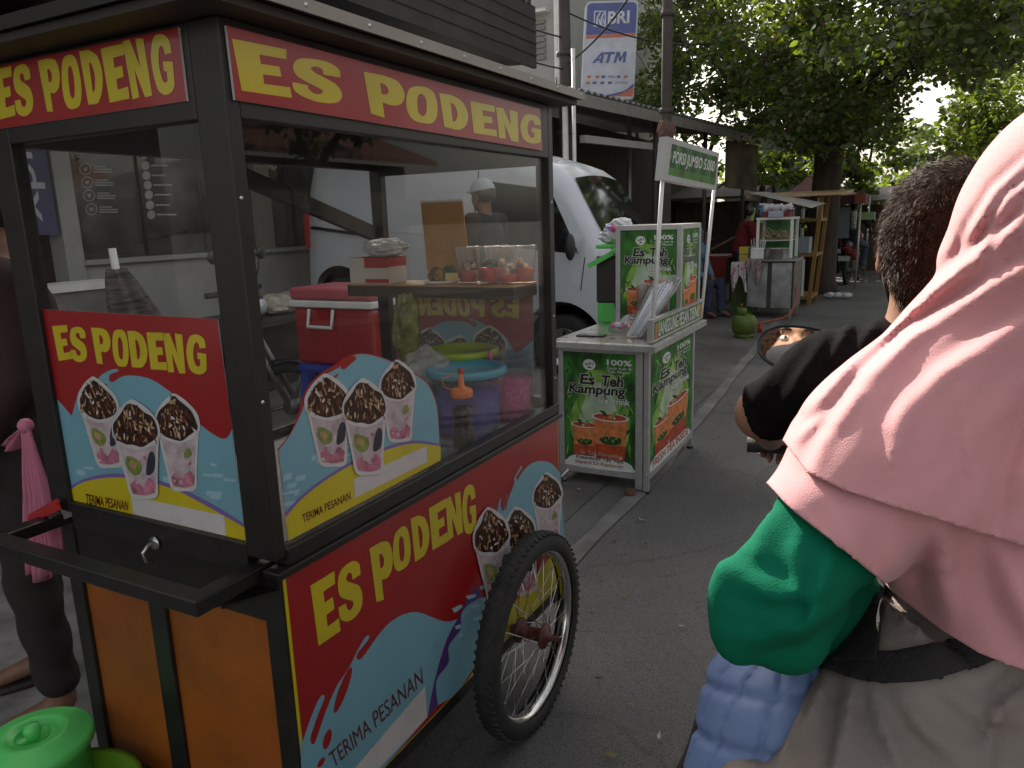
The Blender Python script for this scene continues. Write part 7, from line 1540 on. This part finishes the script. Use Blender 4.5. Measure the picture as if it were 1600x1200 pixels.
def tee(p):
    fold = .005*np.sin((p-shL)@np.array([30, 60, 55.])+2*np.sin(p[:, 2]*22))*np.exp(-((p-(shL*.6+elL*.4))**2).sum(1)/.012)+.003*np.sin(p[:, 0]*60+p[:, 2]*45)*np.sin(p[:, 2]*31)
    d = smin(cap_(p, che+np.array([0, 0, .02]), bel, .132, .125), cap_(p, bel, hipB, .125, .14), cap_(p, shL, shR, .067, .067), k=.05)
    d = smin(d, cap_(p, (shL+shR)/2+np.array([-.02, 0, .015]), (shL+shR)/2+np.array([.02, 0, .02]), .078, .078), k=.05)
    d = smin(d, cap_(p, shL, e1, .068, .052), cap_(p, shR, e2, .068, .055), k=.03); d = d+fold+creases(p, [([(1329, 500), (1318, 525), (1300, 560)], .007, 7), ([(1372, 500), (1350, 530), (1340, 570)], .005, 8), ([(1290, 530), (1250, 590), (1215, 650)], .005, 9), ([(1265, 600), (1235, 650), (1222, 690)], .005, 8), ([(1210, 570), (1180, 620)], .004, 8)])
    ax_ = (elL-shL)/np.linalg.norm(elL-shL); tt = (p-e1)@ax_; d = np.where(np.linalg.norm(p-e1, axis=1) < .09, smax(d, tt-.012, k=.004), d)
    return smax(d, .80-p[:, 2], k=.01)
TEE = M('tshirt_black', (.008, .0075, .0075), rough=1., var=.25, scale=60, bump=.25, bscale=500, spec=.05)
nmesh('tshirt', tee, (-.35, .95, .78), (.45, 1.50, 1.50), .006, TEE, driver)
nmesh('trousers', lambda p: smin(cap_(p, hipB, hipB+(0, .02, .05), .138, .13), smin(*[smin(cap_(p, a_, k_, .09, .07), cap_(p, k_, n_, .07, .055), k=.01) for a_, k_, n_ in LEGS.values()], k=.02), k=.03), (-.4, .9, .25), (.5, 1.7, 1.05), .012, DKT, driver)
def hairf(p, off=0.):
    q = (p-Hb)@FB.T; d = ell_(q, (0, -.016, .018), (.083+off, .100+off, .103+off)); d = smin(d, ell_(q, (0, -.055, -.045), (.062+off, .045+off, .055+off)), k=.03)
    d = smax(d, -ell_(q, (0, .112, -.03), (.080, .066, .088)), k=.012); d = smax(d, -ell_(q*np.array([1, 1, 1]), (0, .04, -.085), (.10, .055, .05)), k=.01); return smax(d, -.112-q[:, 2]+.0*q[:, 1], k=.01)
vs, F = nets(lambda p: hairf(p)+.0022*np.sin(p[:, 0]*420+3*np.sin(p[:, 2]*60))*np.sin(p[:, 2]*380), Hb-.17, Hb+.17, .005)
mb = MB(); mb.arr(vs, F, M('scalp_hair', (.022, .011, .007), rough=.8, spec=.1))
rs = np.random.default_rng(3); tri = vs[F[:, :3]]; cen = vs[F].mean(1); nr = np.cross(vs[F[:, 1]]-vs[F[:, 0]], vs[F[:, 3]]-vs[F[:, 0]]); nr /= np.linalg.norm(nr, axis=1)[:, None]+1e-12
nr *= np.sign(((cen-Hb)*nr).sum(1))[:, None]; ok = ((cen-Hb)@FB.T)[:, 1] < .095; idx_ = rs.choice(np.where(ok)[0], 46000)
P_ = cen[idx_]+rs.normal(size=(46000, 3))*.0022; N_ = nr[idx_]; q = (P_-Hb)@FB.T
whorl = np.array([.01, -.06, .10]); flow = q-whorl; flow = flow@FB; flow -= N_*(flow*N_).sum(1)[:, None]; flow /= np.linalg.norm(flow, axis=1)[:, None]+1e-9
clump = np.sin(P_[:, 0]*130+P_[:, 2]*40)*.5+np.sin(P_[:, 2]*150+P_[:, 1]*90)*.5
sw = np.cross(N_, flow); L_ = (.008+.006*rs.random(46000)+.003*np.clip(q[:, 2]/.1, 0, 1))[:, None]
d1 = flow*.9+N_*(.20+.14*clump[:, None])+sw*(.50*clump[:, None]+.18*rs.normal(size=(46000, 1))); d1 /= np.linalg.norm(d1, axis=1)[:, None]
wv = np.cross(d1, N_)+rs.normal(size=(46000, 3))*.3; wv /= np.linalg.norm(wv, axis=1)[:, None]; wv *= .00036
b0, b1 = P_-wv, P_+wv; mid = P_+d1*L_*.55; tip = mid+(d1*.8+flow*.35-N_*.15)*L_*.5
VV = np.stack([b0, b1, mid+wv*.8, mid-wv*.8, tip], 1).reshape(-1, 3); i0 = np.arange(46000)*5
HS = M('hair_strand', (.050, .024, .014), rough=.6, var=.5, scale=90, spec=.14); mb.arr(VV, np.stack([i0, i0+1, i0+2, i0+3], 1), HS); o0 = len(mb.v)-len(VV)
mi_ = mb.mi(HS); mb.f += [[o0+a, o0+a+1, o0+a+2] for a in (i0+2)]; mb.m += [mi_]*len(i0); mb.sm += [True]*len(i0)
mb.build('hair', driver, fixn=False)
sheet('face_mask', lambda p: head_sdf(p, Hb, FB)-.004, Hb-.14, Hb+.14, .005, [lambda p: ((p-Hb)@FB.T)[:, 2]+.018, lambda p: .030-((p-Hb)@FB.T)[:, 1]], M('mask_cloth', (.03, .03, .035), rough=.9), driver)
# ---- mirror on the left of the handlebar: a real mirror turned to the driver's face
mC = dep(1250, 546, 1.58); fc = Hb+np.array([0, .10, -.035])@FB; v1 = (CAMP-mC)/np.linalg.norm(CAMP-mC); v2 = (fc-mC)/np.linalg.norm(fc-mC); mn = v1+v2; mn /= np.linalg.norm(mn)
mx_ = np.cross((0, 0, 1), mn); mx_ /= np.linalg.norm(mx_); mz_ = np.cross(mn, mx_); ca, sa = cos(-.15), sin(-.15); mx_, mz_ = mx_*ca+mz_*sa, mz_*ca-mx_*sa
def mo(t, r): return mC+mx_*r*.080*np.sign(cos(t))*abs(cos(t))**.85+mz_*r*.044*np.sign(sin(t))*abs(sin(t))**.85
f = MB(); rings = [(1.0, .0), (1.06, -.001), (1.09, .006), (1.08, -.012), (.85, -.035), (.4, -.048), (.01, -.05)]; vs = []
for r_, o_ in rings: vs += [mo(2*pi*i/40, r_)+mn*(o_+.004) for i in range(40)]
f.add(vs, [(k*40+i, k*40+(i+1) % 40, (k+1)*40+(i+1) % 40, (k+1)*40+i) for k in range(len(rings)-1) for i in range(40)], BKP, True)
ms = f.build('mirror_housing', hero); ms['label'] = 'left rear view mirror showing the driver\'s face'
MIR = bpy.data.materials.new('mirror_glass'); MIR.use_nodes = True; b_ = MIR.node_tree.nodes['Principled BSDF']; b_.inputs['Metallic'].default_value = 1; b_.inputs['Roughness'].default_value = .02; b_.inputs['Base Color'].default_value = (.85, .85, .85, 1)
f = MB(); f.add([mC+mn*.0035]+[mo(2*pi*i/40, 1.02)+mn*.0035 for i in range(40)], [(0, i+1, (i+1) % 40+1) for i in range(40)], MIR); f.build('mirror_glass', ms)
f = MB(); f.tube([mC-mn*.035, mC-mn*.06+np.array([0, .02, -.05]), (-.16, 1.61, 1.05)], .006, BKP, n=8); f.build('mirror_stalk', hero)

# ---- girl on the pillion
girl = thing('person', (.12, .85, 0), 'girl in a pink layered headscarf and green sleeves riding pillion', 'person')
Hg = dep(1708, 376, .73); FG = frame((.10, 1, -.05)); Ng = dep(1668, 560, .75); sL = dep(1400, 715, .76); sR = Ng+(Ng-sL)*np.array([1, -.4, 0])+np.array([.02, 0, 0]); sR[2] = sL[2]
eL = dep(1215, 925, .69); wL = dep(1330, 960, .95); chG = (sL+sR)/2+np.array([0, .02, -.09]); beG = dep(1590, 1060, .80); hiG = dep(1560, 1300, .80)
def gbody(p):
    d = smin(head_sdf(p, Hg, FG, .96), cap_(p, Hg+np.array([0, -.02, -.05]), Ng, .05, .052), k=.02); d = smin(d, cap_(p, chG, beG, .085, .085), cap_(p, beG, hiG, .09, .13), cap_(p, sL, sR, .045, .045), k=.05)
    eR = sR+np.array([.10, .08, -.20]); wR = np.array([.2, 1.08, 1.0])
    for s_, e_, w_, sd in ((sL, eL, wL, -1), (sR, eR, wR, 1)): d = smin(d, cap_(p, s_, e_, .042, .035), cap_(p, e_, w_, .035, .025), k=.015); d = smin(d, hand(p, w_, (.3*-sd, 1, -.1), (0, 0, 1), .92, 1., sd), k=.01)
    for sx in (-1, 1): h0 = np.array([.14+.08*sx, .88, .84]); k0 = np.array([.12+.16*sx, 1.18, .76]); a0 = np.array([.09+.2*sx, 1.02, .40]); d = smin(d, cap_(p, h0, k0, .075, .055), cap_(p, k0, a0, .055, .038), cap_(p, a0, a0+(0, .15, -.05), .034, .028), k=.03)
    return d
nmesh('body', gbody, (-.32, .42, .3), (.6, 1.42, 1.68), .010, SKIN, girl, lambda mb: head_extras(mb, Hg, FG, .96))
def Hs(p, fold=1.):
    d = smin(ell_((p-Hg)@FG.T, (0, -.01, .012), (.103, .116, .126)), cap_(p, Hg+np.array([-.0, -.02, -.05]), Ng+np.array([0, .0, .0]), .098, .10), k=.05)
    d = smin(d, cap_(p, Ng+np.array([-.01, 0, -.03]), sL+np.array([0, 0, .0]), .100, .078), cap_(p, Ng, sR, .105, .08), k=.07)
    d = smin(d, cap_(p, sL, sL*.30+eL*.70, .078, .066), k=.06)
    d = smin(d, cap_(p, Ng+np.array([0, -.0, -.08]), (beG+chG)/2+np.array([0, -.01, -.02]), .13, .158), k=.06)
    if fold:
        e = (sL-Ng); e /= np.linalg.norm(e); up = np.array([0, 0, 1.])-e*e[2]; up /= np.linalg.norm(up); s_ = (p-Ng)@up; t_ = (p-Ng)@e
        ridge = lambda x: 1-2*np.abs(np.sin(x))**.8            # soft pleats with a sharper crest
        w1 = 1/(1+np.exp(-(t_-.02)/.03))/(1+np.exp((t_-.34)/.04)); d = d+w1*(.0020*ridge(s_*36+1.3*np.sin(t_*7+1)+t_*5)+.0012*np.sin(s_*150+t_*22+1.7))
        d = d+.0060*np.sin(p[:, 0]*36+p[:, 2]*24+1.6*np.sin(p[:, 2]*9))/(1+np.exp((p[:, 2]-1.26)/.03))
        g_ = (p-Hg)@FG.T; r2 = np.sqrt((g_[:, 1]*1.0-.03)**2+(g_[:, 2]+.10)**2)      # pleats gathered round the chin and nape
        w2 = 1/(1+np.exp((g_[:, 2]-.03)/.02)); w2 = w2/(1+np.exp((-.20-g_[:, 2])/.03)); n1 = _r*.85-_u*.52; c1 = (p-Hg)@n1; d = d+w2*(.0010*ridge(c1*62+1.2*np.sin(g_[:, 2]*14)+.6)+.0010*ridge(c1*120+.9*np.sin(g_[:, 2]*22)))
    return d
SCR = [([(1640, 330), (1560, 375), (1491, 432), (1420, 492), (1335, 568), (1270, 640)], .0085, 11), ([(1660, 395), (1590, 428), (1505, 478), (1424, 530), (1360, 590), (1310, 660)], .0075, 12),
       ([(1640, 480), (1560, 530), (1470, 590), (1390, 670)], .0065, 15), ([(1620, 245), (1560, 300), (1522, 362), (1503, 420)], .0045, 7), ([(1640, 262), (1580, 312), (1543, 372), (1520, 430)], .0045, 7), ([(1660, 285), (1605, 330), (1566, 385), (1540, 440)], .004, 8), ([(1670, 315), (1630, 350), (1590, 400)], .004, 8),
       ([(1700, 560), (1640, 640), (1600, 740), (1585, 850)], .008, 20), ([(1500, 610), (1512, 700), (1540, 830)], .004, 11), ([(1420, 620), (1400, 700), (1392, 790)], .0045, 14), ([(1340, 620), (1290, 690), (1270, 740)], .005, 11), ([(1290, 650), (1245, 690)], .004, 8)]
SCR2 = [([(1270, 760), (1310, 810), (1330, 860)], .0045, 20), ([(1400, 800), (1392, 860), (1400, 920)], .004, 18), ([(1480, 820), (1470, 900), (1490, 980)], .007, 18), ([(1560, 850), (1590, 930), (1640, 1020)], .010, 22)]
def below(p, poly):
    x, y = px_(p); P2_ = np.array(poly, float); return (y-np.interp(x, P2_[:, 0], P2_[:, 1]))*p_scale(p)
def p_scale(p): return np.maximum((p-CAMP)@_f, .2)/FPX*.8
HEM1 = [(900, 560), (1180, 733), (1230, 790), (1330, 868), (1450, 968), (1530, 1020), (1600, 1047), (1800, 1100), (2400, 1150)]
HEM2 = [(900, 520), (1222, 684), (1262, 738), (1320, 766), (1400, 792), (1450, 806), (1520, 828), (1600, 852), (1800, 880), (2400, 930)]
SCARF = M('pink_scarf', (.60, .275, .285), rough=.85, var=.06, scale=3, bump=.22, bscale=700); SCARF.node_tree.nodes['Principled BSDF'].inputs['Sheen Weight'].default_value = .25
def face_cut(p): q = (p-Hg)@FG.T; return -ell_(q, (0, .12, -.015), (.058, .075, .078))
fcut = lambda p: -face_cut(p)*-1
def fopen(p): q = (p-Hg)@FG.T; return np.where(q[:, 1] > .02, -ell_(q, (0, .13, -.015), (.062, .10, .080)), -1.)
lo_, hi_ = np.array([-.27, .42, .98]), np.array([.54, 1.14, 1.68])
sheet('scarf_under_layer', lambda p: Hs(p)+creases(p, SCR2), lo_, hi_, .005, [lambda p: below(p, HEM1), fopen], SCARF, girl, .003)
sheet('scarf', lambda p: Hs(p)+creases(p, SCR)-.011-.004*np.sin(p[:, 0]*20+p[:, 1]*9), lo_, hi_, .0045, [lambda p: below(p, HEM2), fopen], SCARF, girl, .003)
GS = M('green_sleeve', (.003, .115, .060), rough=.95, var=.12, scale=5, bump=.2, bscale=600, spec=.12)
def sleeve(p):
    u1 = sL+(eL-sL)*.18; d = smin(cap_(p, u1, eL, .052, .048), cap_(p, eL, eL*.5+wL*.5, .046, .044), k=.02); d = smin(d, cap_(p, eL*.5+wL*.5, wL, .062, .04), k=.02)
    d = smin(d, ell_(p, dep(1158, 985, .69), (.026, .034, .028)), ell_(p, dep(1238, 1003, .70), (.028, .030, .022)), k=.022); d = smin(d, ell_(p, dep(1152, 925, .69), (.022, .030, .034)), k=.012)
    ax = (eL-u1)/np.linalg.norm(eL-u1); t = (p-u1)@ax; q = p-eL
    up_ = np.maximum(cap_(p, sL, sL*.45+eL*.55, .068, .058), Hs(p)+creases(p, SCR2)+.006); d = np.minimum(d, up_)  # extra sleeve fill under the scarf, added to stop sunlight leaking through the gap
    d = d+creases(p, [([(1128, 862), (1180, 885), (1240, 900)], -.0045, 12), ([(1215, 770), (1190, 830), (1178, 880)], .0035, 10), ([(1262, 800), (1240, 860), (1250, 930)], .0035, 11), ([(1120, 985), (1180, 1000), (1250, 985), (1320, 940)], .0045, 13), ([(1150, 915), (1210, 935), (1290, 925)], .005, 10), ([(1300, 860), (1280, 930), (1255, 1000)], .005, 10)])
    return d+.0012*(1-2*np.abs(np.sin(t*26+(p[:, 0]+p[:, 1])*24+1.2*np.sin(p[:, 2]*25)))**.7)+.0030*np.sin((p[:, 0]-p[:, 1])*60+p[:, 2]*22)+.0060*np.sin((q@np.array([.5, .2, .8]))*60+1.5*np.sin(p[:, 1]*30))*np.exp(-(q**2).sum(1)/.006)*.5
nmesh('green_sleeve', sleeve, (-.36, .35, .9), (.25, 1.05, 1.45), .0055, GS, girl)
KH = M('khaki_shirt', (.22, .185, .16), rough=.9, var=.12, scale=4, bump=.25, bscale=450)
def shirtg(p):
    d = smin(cap_(p, chG+np.array([.02, 0, -.02]), beG, .145, .150), cap_(p, beG, hiG, .150, .19), k=.06); d = smin(d, cap_(p, dep(1440, 1090, .74), dep(1330, 1330, .72), .085, .13), k=.05); d = smin(d, cap_(p, chG, sL*.75+eL*.25, .09, .045), k=.04)
    x = p[:, 0]*.8+p[:, 1]*.3; z = p[:, 2]
    f_ = .013*np.sin(x*62+z*42+2.0*np.sin(z*14+.5))*(1/(1+np.exp((z-1.08)/.025)))+.004*np.sin(x*120-z*60+2*np.sin(x*20))+.004*np.sin(z*75+x*30)*(1/(1+np.exp(-(z-1.1)/.02)))
    f_ = f_*.6+creases(p, [([(1330, 1065), (1318, 1130), (1300, 1220)], .012, 11), ([(1362, 1075), (1375, 1130), (1410, 1210)], .011, 11), ([(1290, 1050), (1262, 1110), (1215, 1190)], .010, 12), ([(1400, 1085), (1440, 1140), (1500, 1190)], .009, 12), ([(1480, 1080), (1530, 1120), (1600, 1130)], .010, 14), ([(1400, 940), (1440, 980), (1500, 975)], .008, 12), ([(1620, 1070), (1560, 1110), (1540, 1180)], .010, 15)])
    d = d+f_; tuck = below(p, HEM1) < .012; d = np.where(tuck, np.maximum(d, Hs(p)+creases(p, SCR2)+.007), d)
    return smax(d, .80-z, k=.01)
nmesh('khaki_shirt', shirtg, (-.35, .40, .78), (.55, 1.15, 1.36), .0065, KH, girl)
UPB = [(1200, 1005), (1280, 1018), (1330, 1020), (1400, 1018), (1470, 1005), (1540, 985), (1700, 930)]; LOB = [(1200, 1020), (1290, 1040), (1330, 1058), (1380, 1066), (1450, 1064), (1540, 1036), (1700, 980)]
sheet('bag_strap', lambda p: shirtg(p)-.004, (-.25, .40, .95), (.55, 1.0, 1.28), .0055, [lambda p: -below(p, UPB), lambda p: below(p, LOB)], M('strap_black', (.012, .009, .009), rough=.8, bump=.3, bscale=300), girl, .004, 2)
sheet('glint_cover_strap', lambda p: shirtg(p)-.006, (-.25, .40, .98), (.30, 1.0, 1.32), .005, [lambda p: (np.abs(px_(p)[0]-1346+(px_(p)[1]-940)*.12)-34)*p_scale(p), lambda p: (np.abs(px_(p)[1]-940)-92)*p_scale(p)], MATS['strap_black'], girl, .003, 2)  # black strap piece added at the armpit to dim a sun glint on the shirt
QB = M('quilted_blue', (.135, .20, .37), rough=.6, var=.08, scale=4, bump=.1, bscale=300)
q0, q1_ = dep(1215, 1125, .80), dep(1165, 1420, .80)
def quilt(p):
    d = smin(cap_(p, q0, q1_, .082, .098), k=.03); ax = (q1_-q0)/np.linalg.norm(q1_-q0); t = (p-q0)@ax; r_ = p-q0-t[:, None]*ax; an = np.arctan2(r_@_r, -(r_@_f))
    return d+.0062*np.exp(-(np.sin(t*62+1.1*an)/.30)**2)+.0062*np.exp(-(np.sin(an*6+t*7)/.22)**2)+.004*np.sin(t*21+an*3)-.002
nmesh('quilted_jacket', quilt, (-.30, .45, .80), (.3, 1.1, 1.22), .0042, QB, girl)
nmesh('dark_skirt', lambda p: smin(cap_(p, dep(1190, 1110, .86), dep(1135, 1330, .90), .065, .085), cap_(p, dep(1135, 1330, .90), np.array([-.10, 1.02, .42]), .085, .11), k=.05)+.003*np.sin(p[:, 0]*60+p[:, 1]*50), (-.4, .5, .35), (.2, 1.3, 1.2), .010, DKT, girl)
